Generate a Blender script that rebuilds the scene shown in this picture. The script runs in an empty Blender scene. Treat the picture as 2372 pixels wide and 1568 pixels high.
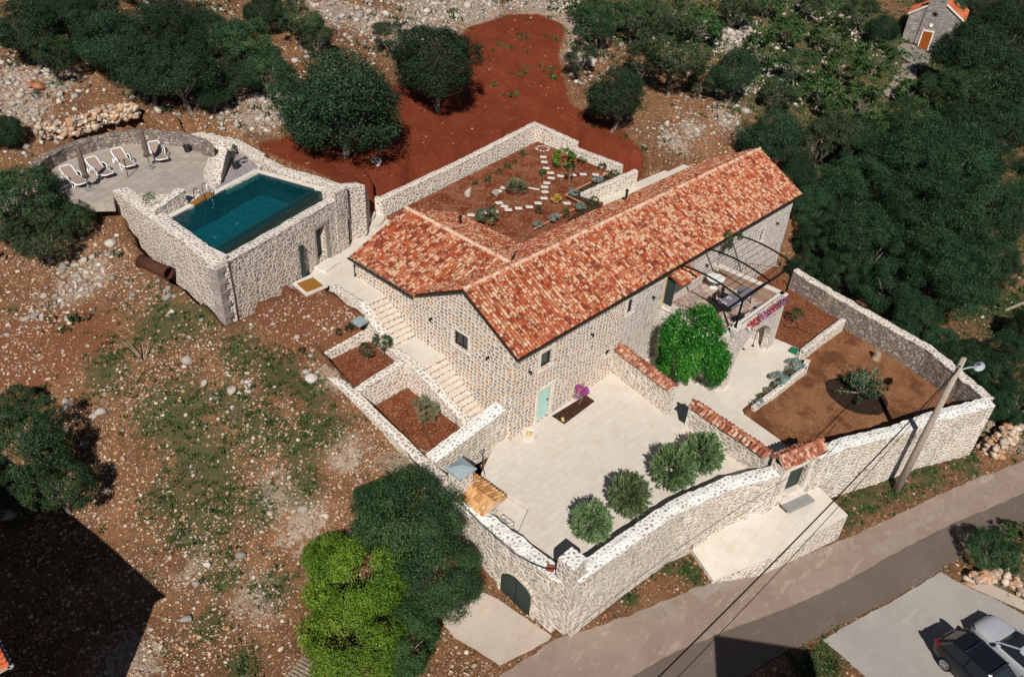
import bpy, bmesh, math, random
import numpy as np
from math import radians, sin, cos, pi
from mathutils import Vector, Matrix, noise
random.seed(7); rng = np.random.default_rng(7)
scene = bpy.context.scene
COL = scene.collection
# ------------------------------------------------------------------ camera (surveyed from the house's edges)
CAM = np.array([-23.65657, -20.78709, 28.70861])
RT = np.array([0.69171809, -0.72010256, 0.0545746])
UP = np.array([0.38338718, 0.43021377, 0.81727008])
FW = np.array([0.61199702, 0.5443973, -0.57366474])
FPX = 1843.61
cd = bpy.data.cameras.new("camera"); cam = bpy.data.objects.new("camera", cd); COL.objects.link(cam)
cd.sensor_width = 36; cd.lens = FPX/2372*36; cd.clip_end = 2000; cd.clip_start = 0.5
cam.matrix_world = Matrix(((RT[0], UP[0], -FW[0], CAM[0]), (RT[1], UP[1], -FW[1], CAM[1]), (RT[2], UP[2], -FW[2], CAM[2]), (0, 0, 0, 1)))
scene.camera = cam
# ------------------------------------------------------------------ light
SUN_AZ, SUN_EL = radians(48), radians(42.5)          # where the light travels to / its height
world = bpy.data.worlds.new("World"); scene.world = world; world.use_nodes = True
wn = world.node_tree.nodes; wl = world.node_tree.links
bg = wn["Background"]; bg.inputs[1].default_value = 0.05
sky = wn.new("ShaderNodeTexSky"); sky.sky_type = 'NISHITA'; sky.sun_disc = False
sky.sun_elevation = SUN_EL; sky.sun_rotation = SUN_AZ + pi; sky.air_density = 0.55; sky.dust_density = 0.1; sky.ozone_density = 1.0
wl.new(sky.outputs[0], bg.inputs[0])
ld = bpy.data.lights.new("sun", 'SUN'); ld.energy = 5.0; ld.angle = radians(0.53); ld.color = (1.0, 0.95, 0.885)
sun = bpy.data.objects.new("sun", ld); COL.objects.link(sun)
sd = Vector((sin(SUN_AZ)*cos(SUN_EL), cos(SUN_AZ)*cos(SUN_EL), -sin(SUN_EL)))
sun.rotation_euler = sd.to_track_quat('-Z', 'Y').to_euler(); sun.location = (-40, -40, 60)
vs = scene.view_settings; vs.view_transform = 'Standard'; vs.look = 'None'; vs.exposure = 0.02; vs.gamma = 1.0
# ------------------------------------------------------------------ survey helpers: a sight line of the photo to a place at a known height
def ray(px, py): return FW + RT*(px-1186)/FPX - UP*(py-784)/FPX
def U(px, py, z):
    d = ray(px, py); p = CAM + d*(z-CAM[2])/d[2]; return (float(p[0]), float(p[1]), float(z))
REG = {1: (0, 300, 1.823), 2: (1200, 400, 1.3953), 3: (1000, 1000, 1.96), 4: (2200, 750, 1.6508), 5: (1500, 1500, 1.5813),
       6: (2600, 1500, 1.7734), 7: (0, 0, 1.3178), 8: (1800, 0, 1.3134), 'p': (700, 600, 1.6283), 't': (3000, 1250, 1.792),
       'g': (1650, 400, 2.086), 'q': (1550, 1550, 2.24), 'z': (2200, 750, 3.1357), 'l': (100, 400, 3.389), 'a': (0, 1000, 2.1564),
       'b': (0, 1650, 1.9767), 'c': (1200, 1650, 2.1367), 'v': (3150, 2050, 2.682), 'k': (1850, 1750, 1.792), 'w': (2600, 950, 2.2396),
       's': (1000, 750, 2.56), 'n': (1150, 550, 2.986), 'h': (3100, 0, 2.56)}
def P(r, x, y):
    a, b, s = REG[r]; return ((a+x/s)/1.5203, (b+y/s)/1.5203)
def S(r, x, y, z): return U(*P(r, x, y), z)
def S2(r, x, y, z): return S(r, x, y, z)[:2]
# ------------------------------------------------------------------ tagging
def tag(o, label=None, cat=None, group=None, kind=None):
    if label: o['label'] = label
    if cat: o['category'] = cat
    if group: o['group'] = group
    if kind: o['kind'] = kind
    return o
def thing(name, label, cat, loc=(0, 0, 0), rz=0, group=None):
    o = bpy.data.objects.new(name, None); COL.objects.link(o); o.location = loc; o.rotation_euler = (0, 0, rz)
    o.empty_display_size = .2
    return tag(o, label, cat, group)
def copy_tree(o, parent=None):
    c = o.copy(); COL.objects.link(c); c.parent = parent
    for ch in list(o.children): copy_tree(ch, c)
    return c
# ------------------------------------------------------------------ mesh helpers
class MB:
    def __init__(s): s.v = []; s.f = []; s.mi = []; s.uv = None; s.tv = []
    def add(s, vs_, fs_, tv=None, mi=0):
        n = len(s.v); s.v += [tuple(map(float, v)) for v in vs_]; s.f += [tuple(i+n for i in f) for f in fs_]
        s.tv += [random.random() if tv is None else tv]*len(fs_); s.mi += [mi]*len(fs_); return s
    def box(s, c, d, rz=0, rx=0, ry=0, tv=None, taper=1.0):
        x, y, z = d[0]/2, d[1]/2, d[2]/2
        m = Matrix.Translation(c) @ Matrix.Rotation(rz, 4, 'Z') @ Matrix.Rotation(ry, 4, 'Y') @ Matrix.Rotation(rx, 4, 'X')
        q = [(-x, -y, -z), (x, -y, -z), (x, y, -z), (-x, y, -z), (-x*taper, -y*taper, z), (x*taper, -y*taper, z), (x*taper, y*taper, z), (-x*taper, y*taper, z)]
        return s.add([m @ Vector(v) for v in q], [(0, 3, 2, 1), (4, 5, 6, 7), (0, 1, 5, 4), (1, 2, 6, 5), (2, 3, 7, 6), (3, 0, 4, 7)], tv)
    def tube(s, pts, r, n=8, tv=None, caps=True):
        pts = [Vector(p) for p in pts]; rr = r if isinstance(r, (list, tuple)) else [r]*len(pts)
        vs_ = []; up = Vector((0, 0, 1)); prev = None
        for i, p in enumerate(pts):
            t = (pts[min(i+1, len(pts)-1)]-pts[max(i-1, 0)]).normalized()
            a = (prev - t*prev.dot(t)) if prev else t.cross(up if abs(t.z) < .95 else Vector((1, 0, 0)))
            a.normalize(); prev = a; b = t.cross(a)
            for k in range(n):
                w = 2*pi*k/n; vs_.append(p + a*cos(w)*rr[i] + b*sin(w)*rr[i])
        fs_ = [(i*n+k, i*n+(k+1) % n, (i+1)*n+(k+1) % n, (i+1)*n+k) for i in range(len(pts)-1) for k in range(n)]
        if caps: fs_ += [tuple(range(n))[::-1], tuple((len(pts)-1)*n+k for k in range(n))]
        return s.add(vs_, fs_, tv)
    def cyl(s, c, r, h, n=24, r2=None, tv=None):
        return s.tube([c, (c[0], c[1], c[2]+h)], [r, r if r2 is None else r2], n, tv)
    def lathe(s, c, prof, n=24, tv=None):
        vs_ = [(c[0]+r*cos(2*pi*k/n), c[1]+r*sin(2*pi*k/n), c[2]+z) for r, z in prof for k in range(n)]
        fs_ = [(i*n+k, i*n+(k+1) % n, (i+1)*n+(k+1) % n, (i+1)*n+k) for i in range(len(prof)-1) for k in range(n)]
        return s.add(vs_, fs_, tv)
    def build(s, name, m, parent=None, smooth=False, bevel=0, uv=True):
        me = bpy.data.meshes.new(name); me.from_pydata(s.v, [], s.f); me.update()
        mats = m if isinstance(m, (list, tuple)) else [m]
        for q in mats: me.materials.append(q)
        if len(mats) > 1: me.polygons.foreach_set('material_index', s.mi)
        if len(s.tv) == len(s.f):
            at = me.attributes.new('tv', 'FLOAT', 'FACE'); at.data.foreach_set('value', s.tv)
        if smooth: me.polygons.foreach_set('use_smooth', [True]*len(s.f))
        if s.uv is not None:
            ul = me.uv_layers.new(name='UVMap'); ul.data.foreach_set('uv', np.array(s.uv, dtype=np.float32).ravel())
        elif uv: boxuv(me)
        o = bpy.data.objects.new(name, me); COL.objects.link(o)
        if parent: o.parent = parent
        if bevel:
            b = o.modifiers.new('bevel', 'BEVEL'); b.width = bevel; b.segments = 2; b.limit_method = 'ANGLE'
        return o
def boxuv(me):
    ul = me.uv_layers.new(name='UVMap')
    for p in me.polygons:
        n = p.normal
        if abs(n.z) > .75: t = Vector((1, 0, 0)); b = Vector((0, 1, 0))
        else:
            t = Vector((0, 0, 1)).cross(n).normalized(); b = n.cross(t)
            if abs(n.x) > abs(n.y): pass
        for li in p.loop_indices:
            co = me.vertices[me.loops[li].vertex_index].co
            ul.data[li].uv = (co.dot(t), co.dot(b))
def nrm(a):
    L = math.hypot(*a) or 1; return (a[0]/L, a[1]/L)
def inpoly(x, y, poly):
    c = False; n = len(poly); j = n-1
    for i in range(n):
        xi, yi = poly[i][0], poly[i][1]; xj, yj = poly[j][0], poly[j][1]
        if (yi > y) != (yj > y) and x < (xj-xi)*(y-yi)/(yj-yi)+xi: c = not c
        j = i
    return c
def inpoly_np(X, Y, poly):
    c = np.zeros(X.shape, bool); n = len(poly); j = n-1
    for i in range(n):
        xi, yi = poly[i][0], poly[i][1]; xj, yj = poly[j][0], poly[j][1]
        if yi != yj: c ^= ((yi > Y) != (yj > Y)) & (X < (xj-xi)*(Y-yi)/(yj-yi)+xi)
        j = i
    return c
def distpoly_np(X, Y, poly):
    d = np.full(X.shape, 1e9); n = len(poly)
    for i in range(n):
        ax, ay = poly[i][0], poly[i][1]; bx, by = poly[(i+1) % n][0], poly[(i+1) % n][1]
        vx, vy = bx-ax, by-ay; t = np.clip(((X-ax)*vx+(Y-ay)*vy)/(vx*vx+vy*vy+1e-9), 0, 1)
        d = np.minimum(d, np.hypot(X-ax-t*vx, Y-ay-t*vy))
    return np.where(inpoly_np(X, Y, poly), -d, d)
# ------------------------------------------------------------------ materials
def lin(h):
    h = h.lstrip('#'); c = [int(h[i:i+2], 16)/255 for i in (0, 2, 4)]
    return tuple((x/12.92 if x <= .04045 else ((x+.055)/1.055)**2.4) for x in c)+(1,)
class Mat:
    def __init__(s, name, rough=.85, spec=.3):
        s.m = bpy.data.materials.new(name); s.m.use_nodes = True; s.t = s.m.node_tree; s.n = s.t.nodes; s.l = s.t.links
        s.b = s.n['Principled BSDF']; s.b.inputs['Roughness'].default_value = rough; s.b.inputs['Specular IOR Level'].default_value = spec
    def N(s, typ, ins=None, **kw):
        q = s.n.new(typ)
        for k, v in kw.items(): setattr(q, k, v)
        for k, v in (ins or {}).items(): s.set(q.inputs[k], v)
        return q
    def set(s, inp, v):
        if hasattr(v, 'is_output') or isinstance(v, bpy.types.NodeSocket): s.l.new(v, inp)
        else: inp.default_value = v
    def math(s, op, a, b=0.0, c=None, clamp=False):
        q = s.n.new('ShaderNodeMath'); q.operation = op; q.use_clamp = clamp; s.set(q.inputs[0], a); s.set(q.inputs[1], b)
        if c is not None: s.set(q.inputs[2], c)
        return q.outputs[0]
    def mix(s, f, a, b, mode='MIX'):
        q = s.n.new('ShaderNodeMix'); q.data_type = 'RGBA'; q.blend_type = mode
        s.set(q.inputs[0], f); s.set(q.inputs[6], a); s.set(q.inputs[7], b); return q.outputs[2]
    def ramp(s, f, stops, interp='LINEAR'):
        q = s.n.new('ShaderNodeValToRGB'); q.color_ramp.interpolation = interp; e = q.color_ramp.elements
        while len(e) < len(stops): e.new(.5)
        for i, (p_, c) in enumerate(stops):
            e[i].position = p_; e[i].color = c if len(c) == 4 else (*c, 1)
        s.set(q.inputs[0], f); return q.outputs[0]
    def sr(s, f, lo, hi):      # smooth step to 0..1
        q = s.n.new('ShaderNodeMapRange'); q.interpolation_type = 'SMOOTHSTEP'; s.set(q.inputs[0], f)
        q.inputs[1].default_value = lo; q.inputs[2].default_value = hi; return q.outputs[0]
    def uvc(s): return s.N('ShaderNodeTexCoord').outputs['UV']
    def obj(s): return s.N('ShaderNodeTexCoord').outputs['Object']
    def geo(s): return s.N('ShaderNodeNewGeometry').outputs['Position']
    def attr(s, n, k='Fac'): return s.N('ShaderNodeAttribute', attribute_name=n).outputs[k]
    def mapping(s, v, sc=(1, 1, 1), loc=(0, 0, 0), rot=(0, 0, 0)):
        return s.N('ShaderNodeMapping', {'Vector': v, 'Scale': sc, 'Location': loc, 'Rotation': rot}).outputs[0]
    def noise(s, v, sc, det=3, rough=.6, out='Fac'):
        return s.N('ShaderNodeTexNoise', {'Vector': v, 'Scale': sc, 'Detail': det, 'Roughness': rough}).outputs[out]
    def vor(s, v, sc=1, feat='F1', rnd=1.0, dim='3D'):
        q = s.n.new('ShaderNodeTexVoronoi'); q.voronoi_dimensions = dim; q.feature = feat
        s.set(q.inputs['Vector'], v); q.inputs['Scale'].default_value = sc; q.inputs['Randomness'].default_value = rnd; return q
    def bump(s, h, d=.02, st=1.0):
        q = s.N('ShaderNodeBump', {'Height': h, 'Distance': d, 'Strength': st}); s.l.new(q.outputs[0], s.b.inputs['Normal'])
    def col(s, c): s.set(s.b.inputs['Base Color'], c); return s
def plain(name, hexc, rough=.6, spec=.4, metal=0, var=.12, nsc=6):
    M = Mat(name, rough, spec); c = lin(hexc)
    n = M.noise(M.obj(), nsc, 4)
    d = tuple(x*(1-var) for x in c[:3])+(1,); e = tuple(min(1, x*(1+var)) for x in c[:3])+(1,)
    M.col(M.mix(M.sr(n, .3, .7), d, e)); M.b.inputs['Metallic'].default_value = metal; return M.m
def stone(name, w, h, mort, stones, mw=(.05, .13), rnd=.7, bump=.035, dist=.12, rough=.9, stain=.18, wash=None, soft=.28):
    """masonry in metres of UV: irregular stones in mortar"""
    M = Mat(name, rough, .2); uv = M.uvc()
    nz = M.N('ShaderNodeTexNoise', {'Vector': uv, 'Scale': 5.0, 'Detail': 2.0}).outputs['Color']
    off = M.N('ShaderNodeVectorMath', {0: nz, 1: (.5, .5, .5)}, operation='SUBTRACT').outputs[0]
    off = M.N('ShaderNodeVectorMath', {0: off, 'Scale': dist*min(w, h)*3}, operation='SCALE').outputs[0]
    v = M.N('ShaderNodeVectorMath', {0: uv, 1: off}, operation='ADD').outputs[0]
    v = M.mapping(v, (1/w, 1/h, 1))
    a = M.vor(v, 1, 'F1', rnd, '2D'); e = M.vor(v, 1, 'DISTANCE_TO_EDGE', rnd, '2D').outputs['Distance']
    sep = M.N('ShaderNodeSeparateColor', {0: a.outputs['Color']})
    k = M.ramp(sep.outputs[0], stones, 'CONSTANT')
    fine = M.noise(uv, 22, 3, .7)
    k = M.mix(M.math('MULTIPLY', M.sr(fine, .35, .7), .35), k, (.08, .07, .065, 1), 'MIX')
    k = M.mix(.25, k, sep.outputs[1], 'SOFT_LIGHT')
    k = M.mix(M.math('MULTIPLY', M.sr(M.noise(uv, 2.6, 4, .7), .25, .7), soft*2), k, mort)
    e2 = M.math('ADD', e, M.math('MULTIPLY', M.math('SUBTRACT', fine, .5), .05))
    mask = M.sr(e2, *mw)
    big = M.noise(uv, .45, 3)
    mo = M.mix(M.math('MULTIPLY', M.sr(big, .4, .7), stain*2), mort, tuple(x*.72 for x in mort[:2])+(mort[2]*.62, 1))
    mo = M.mix(M.math('MULTIPLY', M.sr(M.noise(uv, 9, 3), .4, .75), .22), mo, tuple(x*.6 for x in mort[:3])+(1,))
    if wash:   # lime run over some of the stones
        mask = M.math('MULTIPLY', mask, M.sr(M.math('ADD', M.noise(uv, 1.3, 3), M.math('MULTIPLY', sep.outputs[2], .35)), wash, wash+.14))
    M.col(M.mix(mask, mo, k)); hgt = M.math('ADD', M.sr(e2, mw[0]*.6, mw[1]*2), M.math('MULTIPLY', fine, .35))
    M.bump(hgt, bump); return M.m
c3 = lambda *h: [lin(x) for x in h]
def ST(*hx): return [(i/len(hx), lin(x)) for i, x in enumerate(hx)]
m_house = stone('house_stone', .29, .22, lin('#e6dacb'), ST('#8f8683', '#b59a83', '#a39a95', '#c08e68', '#c7b8a6', '#7f7879', '#b3a79c', '#a98a72', '#d0c3b2', '#918b8c', '#c9996f', '#9c8f88'), (.11, .19), .55, soft=.12)
m_house_grey = stone('house_stone_grey', .40, .26, lin('#e0d6ca'), ST('#a39a97', '#aea39c', '#958e8e', '#b5aaa1', '#a29892', '#bdb2a8', '#8d8789', '#aa9f97'), (.05, .11), .5, soft=.42)
m_pool_stone = stone('pool_wall_stone', .33, .22, lin('#dccfc2'), ST('#8e8480', '#a39185', '#b4a89f', '#7f7776', '#a08c7c', '#c0b3a6', '#91867f', '#b29a85'), (.08, .17), .85, .05, .2)
m_coping = stone('coping_stone', .27, .22, lin('#e0d7cb'), ST('#82797a', '#968b86', '#6f6a6e', '#a2928a', '#8b807c', '#ad9c8e', '#7a7477', '#b58f74'), (.13, .24), .95, .03, .22)
m_coping_white = stone('white_coping_stone', .25, .20, lin('#efece6'), ST('#77716f', '#8f8984', '#65625f', '#9a918a', '#857b75', '#a79c92', '#5f5c5b'), (.2, .28), 1.0, .03, .25, wash=.5)
m_perim = stone('perimeter_stone', .36, .22, lin('#e0d6ca'), ST('#94877f', '#a9987f', '#b7a78f', '#85807e', '#b59c7c', '#c5b69e', '#9d8f83', '#ab9d93'), (.07, .18), .9, .05, .25, stain=.3, wash=.5)
m_garden_wall = stone('garden_wall_stone', .30, .23, lin('#e6dccf'), ST('#978d8a', '#ab9683', '#bdb1a5', '#86807f', '#c0a083', '#c9bfb1', '#a09691', '#b7a594'), (.11, .21), .85)
m_dry = stone('dry_wall_stone', .34, .26, lin('#8a7d72'), ST('#9d938c', '#b0a598', '#8b827d', '#bfb3a4', '#a39284', '#7d7674'), (.02, .08), .95, .08, .3)
m_quoin = stone('cut_grey_stone', .9, .5, lin('#a59a92'), ST('#968d89', '#a1978f', '#8c8482', '#aca198'), (.01, .03), .5, .02)
def paving(name, w, h, c1, c2, joint, rot=0, bumpd=.004, jw=.02, stains=.3):
    M = Mat(name, .75, .3); g = M.geo(); v = M.mapping(g, (1, 1, 1), rot=(0, 0, rot))
    br = M.n.new('ShaderNodeTexBrick'); M.l.new(v, br.inputs['Vector'])
    for k, val in (('Color1', c1), ('Color2', c2), ('Mortar', joint), ('Scale', 1.0), ('Mortar Size', jw), ('Brick Width', w), ('Row Height', h), ('Bias', 0.0), ('Mortar Smooth', .3)): M.set(br.inputs[k], val)
    n = M.noise(g, 1.1, 4); n2 = M.noise(g, 7, 4, .7)
    k = M.mix(M.math('MULTIPLY', M.sr(n, .45, .75), stains), br.outputs[0], tuple(x*y for x, y in zip(c1[:3], (.82, .68, .52)))+(1,))
    k = M.mix(M.math('MULTIPLY', M.sr(n2, .45, .8), .25), k, tuple(x*.72 for x in c1[:3])+(1,))
    M.col(k); M.bump(M.math('ADD', M.math('MULTIPLY', br.outputs[1], -1.0), M.math('MULTIPLY', n2, .3)), bumpd); return M.m
m_court = paving('travertine_paving', .62, .41, lin('#cbc2b6'), lin('#d0c8bd'), lin('#beb3a6'), jw=.006, stains=.34)
m_path = paving('pale_path_paving', .9, .6, lin('#cdc4b8'), lin('#d1c9bd'), lin('#c0b5a8'), jw=.005, stains=.3)
m_deck_stone = paving('grey_slab_paving', .62, .62, lin('#a1968c'), lin('#b0a69b'), lin('#82786f'), rot=radians(-25), jw=.014, stains=.35)
m_step = plain('pale_step_stone', '#d2c6b7', .8, .25, var=.1, nsc=4)
m_coping_slab = plain('pale_slab_stone', '#d2cabf', .75, .3, var=.1, nsc=3)
def soil(name, a, b, c, speck, sc=14, thr=.62, bd=.03, patch=None):
    M = Mat(name, .95, .1); g = M.geo(); n = M.noise(g, .8, 4); n2 = M.noise(g, sc, 4, .75)
    k = M.mix(M.sr(n, .35, .65), a, b); k = M.mix(M.sr(n2, .45, .65), k, c)
    v = M.vor(g, sc*.9, 'F1'); s1 = M.N('ShaderNodeSeparateColor', {0: v.outputs['Color']}).outputs[0]
    k = M.mix(M.math('MULTIPLY', M.sr(s1, thr, thr+.12), .8), k, speck)
    if patch: k = M.mix(M.math('MULTIPLY', M.sr(M.noise(g, .45, 5, .65), .5, .62), .8), k, patch)
    M.col(k)
    M.bump(M.math('ADD', n2, M.math('MULTIPLY', v.outputs['Distance'], .6)), bd); return M.m
m_mulch = soil('bark_mulch', lin('#6b3c28'), lin('#7a4830'), lin('#55301f'), lin('#9c6a4a'), 16, .7)
m_gsoil = soil('garden_soil', lin('#6a3521'), lin('#87573f'), lin('#5d2d1b'), lin('#9a7257'), 11, .8)
m_dsoil = soil('dark_soil', lin('#4a3226'), lin('#3f2b22'), lin('#35241c'), lin('#6b5140'), 14, .85)
m_rsoil = soil('brown_garden_soil', lin('#7a5136'), lin('#93694a'), lin('#644029'), lin('#a9805f'), 13, .9, patch=lin('#5a3825'))
m_gravel = soil('grey_gravel', lin('#8d8285'), lin('#9a9092'), lin('#6f6668'), lin('#c2b9b8'), 22, .5, .05)
def asphalt(name, a, b, c, patch=None):
    M = Mat(name, .9, .2); g = M.geo(); n = M.noise(g, .35, 4); n2 = M.noise(g, 40, 3, .7); n3 = M.noise(g, 2.2, 5, .7)
    k = M.mix(M.sr(n, .35, .65), a, b); k = M.mix(M.math('MULTIPLY', M.sr(n3, .5, .75), .5), k, c)
    k = M.mix(M.math('MULTIPLY', M.sr(n2, .4, .7), .3), k, tuple(x*.6 for x in a[:3])+(1,))
    v = M.vor(M.N('ShaderNodeVectorMath', {0: g, 1: M.N('ShaderNodeTexNoise', {'Vector': g, 'Scale': 1.5, 'Detail': 3.0}).outputs['Color']}, operation='ADD').outputs[0], .22, 'DISTANCE_TO_EDGE').outputs['Distance']
    k = M.mix(M.math('MULTIPLY', M.math('MULTIPLY', M.sr(v, .006, .0), .3), M.sr(n, .5, .6)), k, (.1, .085, .07, 1))
    k = M.mix(M.math('MULTIPLY', M.sr(M.noise(M.mapping(g, (.5, 1.6, 1), rot=(0, 0, .45)), .9, 6, .75), .56, .66), .5), k, c)
    M.col(k); M.bump(M.math('ADD', n2, n3), .008); return M.m
m_road = asphalt('worn_asphalt', lin('#8a776b'), lin('#968478'), lin('#b0a293'))
m_road_dark = asphalt('newer_asphalt', lin('#65594f'), lin('#6c6057'), lin('#7a6e65'))
m_lot = asphalt('parking_concrete', lin('#9b958e'), lin('#a39d96'), lin('#b0a9a0'))
m_drive = asphalt('driveway_concrete', lin('#b5a698'), lin('#c0b2a3'), lin('#a89a86'))
m_worn = asphalt('broken_road_edge', lin('#92857a'), lin('#8a7c71'), lin('#a69a8c'))
def rocks_mat():
    M = Mat('field_stone', .9, .2); t = M.attr('tv')
    k = M.ramp(t, ST('#b3a292', '#c2ad97', '#a08e7e', '#ba9777', '#c8b8a5', '#a8846a', '#978779', '#cdbda9', '#b79a80', '#b5845f'), 'CONSTANT')
    n = M.noise(M.obj(), 5, 4, .7); k = M.mix(M.math('MULTIPLY', M.sr(n, .4, .75), .45), k, lin('#7c6a5c')); M.col(k); M.bump(n, .04); return M.m
m_rock = rocks_mat()
def white_rocks():
    M = Mat('pale_limestone', .9, .2); t = M.attr('tv')
    k = M.ramp(t, ST('#a8a097', '#b8aea3', '#938c85', '#b0a494', '#a3988b', '#c2b9ad', '#857e77'), 'CONSTANT')
    n = M.noise(M.obj(), 4, 4, .7); k = M.mix(M.math('MULTIPLY', M.sr(n, .4, .75), .4), k, lin('#7b756f')); M.col(k); M.bump(n, .05); return M.m
m_wrock = white_rocks()
def tiles_mat(name, cols, cream, amt, dark='#7a3a24'):
    M = Mat(name, .8, .25); uv = M.uvc(); t = M.attr('tv')
    k = M.ramp(t, ST(*cols), 'CONSTANT')
    n = M.noise(uv, 1.15, 2, .5); n2 = M.noise(uv, 5, 3, .7)
    tt = M.math('MULTIPLY', M.math('FRACT', M.math('MULTIPLY', t, 7.31)), .22)
    k = M.mix(M.math('MULTIPLY', M.sr(M.math('ADD', n, tt), amt, amt+.2), .85), k, cream)
    k = M.mix(M.math('MULTIPLY', M.sr(n2, .52, .75), .45), k, lin(dark)); M.col(k); M.bump(n2, .006); return M.m
m_tile = tiles_mat('clay_roof_tile', ('#9c4526', '#a8512f', '#843822', '#a85f40', '#743324', '#a05433', '#8a432c', '#a8694a'), lin('#d0b190'), .57)
m_tile_old = tiles_mat('weathered_roof_tile', ('#9a5a42', '#a76850', '#8d4f3a', '#b37a5e', '#7f4736'), lin('#cfae94'), .60)
m_tile_yellow = tiles_mat('ochre_tile', ('#b98550', '#c6945c', '#ad7845', '#cba06e', '#b5774c'), lin('#e3bd8c'), .62, '#9c5b2f')
m_tile_red = tiles_mat('orange_roof_tile', ('#b1593a', '#bc6745', '#a44f33', '#c4744f'), lin('#c98e6c'), .7)
m_under = plain('roof_underlay', '#5a3323', .9)
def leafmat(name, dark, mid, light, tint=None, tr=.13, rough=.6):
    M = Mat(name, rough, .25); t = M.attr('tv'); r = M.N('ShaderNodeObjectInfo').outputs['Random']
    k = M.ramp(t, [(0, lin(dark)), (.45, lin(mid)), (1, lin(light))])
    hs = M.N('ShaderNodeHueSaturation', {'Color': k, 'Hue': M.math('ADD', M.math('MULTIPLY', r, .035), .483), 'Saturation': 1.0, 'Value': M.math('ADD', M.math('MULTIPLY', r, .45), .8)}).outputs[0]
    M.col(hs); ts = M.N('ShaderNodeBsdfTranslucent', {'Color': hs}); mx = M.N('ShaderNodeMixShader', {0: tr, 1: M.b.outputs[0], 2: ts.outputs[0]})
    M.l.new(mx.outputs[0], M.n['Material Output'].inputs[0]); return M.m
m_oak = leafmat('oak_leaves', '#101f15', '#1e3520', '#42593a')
m_olive_dark = leafmat('scrub_leaves', '#1c281c', '#314229', '#5a6a44')
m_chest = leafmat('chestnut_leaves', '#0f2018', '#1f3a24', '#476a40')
m_olive = leafmat('olive_leaves', '#4a5238', '#6b7350', '#99a07e', tr=.15)
m_bush = leafmat('round_olive_leaves', '#34492c', '#587044', '#8c9d72')
m_lemon = leafmat('lemon_leaves', '#174010', '#26641b', '#5f9638', rough=.35)
m_bright = leafmat('walnut_leaves', '#2f4d16', '#567a22', '#93a63a', tr=.2)
m_dkleaf = leafmat('foreground_leaves', '#182a18', '#284026', '#557040')
m_weed = leafmat('weed_leaves', '#23391f', '#335027', '#56703c')
m_dry_grass = leafmat('dry_grass', '#6a5638', '#8a7046', '#a98f5c', tr=.1)
m_lav = leafmat('lavender_leaves', '#4f6560', '#6d8580', '#93a69c', tr=.1)
m_boug = leafmat('bougainvillea_bracts', '#7a1560', '#9a2a80', '#c05aa6')
m_red = leafmat('red_petals', '#b01530', '#cf3050', '#e88098')
m_pinkf = leafmat('pink_petals', '#b03a80', '#d060a0', '#e8a0c8')
m_yel = leafmat('yellow_leaves', '#8a7a20', '#c8b040', '#e8d878')
m_juni = leafmat('juniper_leaves', '#2a4a38', '#3c6048', '#8a8a68')
def barkm(name, a, b):
    M = Mat(name, .95, .1); v = M.mapping(M.obj(), (1, 1, .25)); n = M.noise(v, 9, 5, .75); M.col(M.mix(M.sr(n, .35, .65), lin(a), lin(b))); M.bump(n, .03); return M.m
m_bark = barkm('grey_bark', '#4e463e', '#8a8076'); m_wood = barkm('weathered_wood', '#7a6a58', '#a89884'); m_brownwood = barkm('brown_wood', '#6b3f1c', '#8a5526')
m_black = plain('black_metal', '#1d2021', .45, .5, .6); m_dkframe = plain('charcoal_frame', '#2c2b2c', .5, .4)
m_gutter = plain('dark_brown_gutter', '#2b211d', .5, .4); m_green = plain('dark_green_paint', '#25352f', .5, .4, var=.1, nsc=3)
m_mint = plain('mint_paint', '#a9cfc5', .6, .3, var=.05); m_white = plain('white_plastic', '#e2e2e0', .35, .5, var=.02)
m_sling = plain('taupe_sling_fabric', '#958379', .8, .2, var=.06, nsc=30); m_umb = plain('taupe_canvas', '#6f5d54', .9, .1, var=.2, nsc=8)
m_rust = plain('rusty_steel', '#4e3023', .9, .3, .2, var=.35, nsc=9); m_ledge = plain('deck_board', '#8f6226', .8, .2, var=.2, nsc=12)
m_steel = plain('stainless_steel', '#b8bdc0', .18, .5, 1.0, var=.05); m_pot = plain('black_pot', '#22252a', .6, .4)
m_pewter = plain('galvanised_sheet', '#97a5a8', .55, .4, .1, var=.1, nsc=2); m_hatch = plain('green_hatch', '#1f6a48', .6, .4, var=.1)
m_mort = plain('cream_mortar', '#cdb49b', .9, .1, var=.15, nsc=9); m_slate = plain('grey_slab', '#8d8b88', .8, .3, var=.1)
m_conc = plain('pole_concrete', '#9b8f82', .9, .2, var=.15, nsc=5); m_cable = plain('black_cable', '#141414', .6, .3)
m_cream = plain('cream_board', '#cbb06a', .7, .3); m_terr = plain('brick_tile', '#8f4a38', .8, .2, var=.15)
m_cloth = plain('grey_runner_cloth', '#6f6b72', .8, .2, var=.2, nsc=25); m_plate = plain('white_china', '#dcdcda', .3, .5, var=.02)
m_lamp = plain('lamp_grey', '#a9b0b6', .4, .5, var=.05); m_chapeldoor = plain('varnished_door', '#8a4310', .5, .4, var=.2)
m_chapel = stone('chapel_stone', .55, .32, lin('#8f8780'), ST('#8b837e', '#968e87', '#7f7874', '#a09790', '#87807a'), (.02, .05), .4)
def glassm(name='window_glass', c=(.02, .025, .03, 1)):
    M = Mat(name, .06, .6); M.col(c); return M.m
m_glass = glassm()
def carpaint(name, c, rough=.25):
    M = Mat(name, rough, .5); M.col(M.mix(M.sr(M.noise(M.obj(), 3, 2), .3, .7), c, tuple(x*.93 for x in c[:3])+(1,))); M.b.inputs['Coat Weight'].default_value = .35; M.b.inputs['Coat Roughness'].default_value = .06; return M.m
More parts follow.
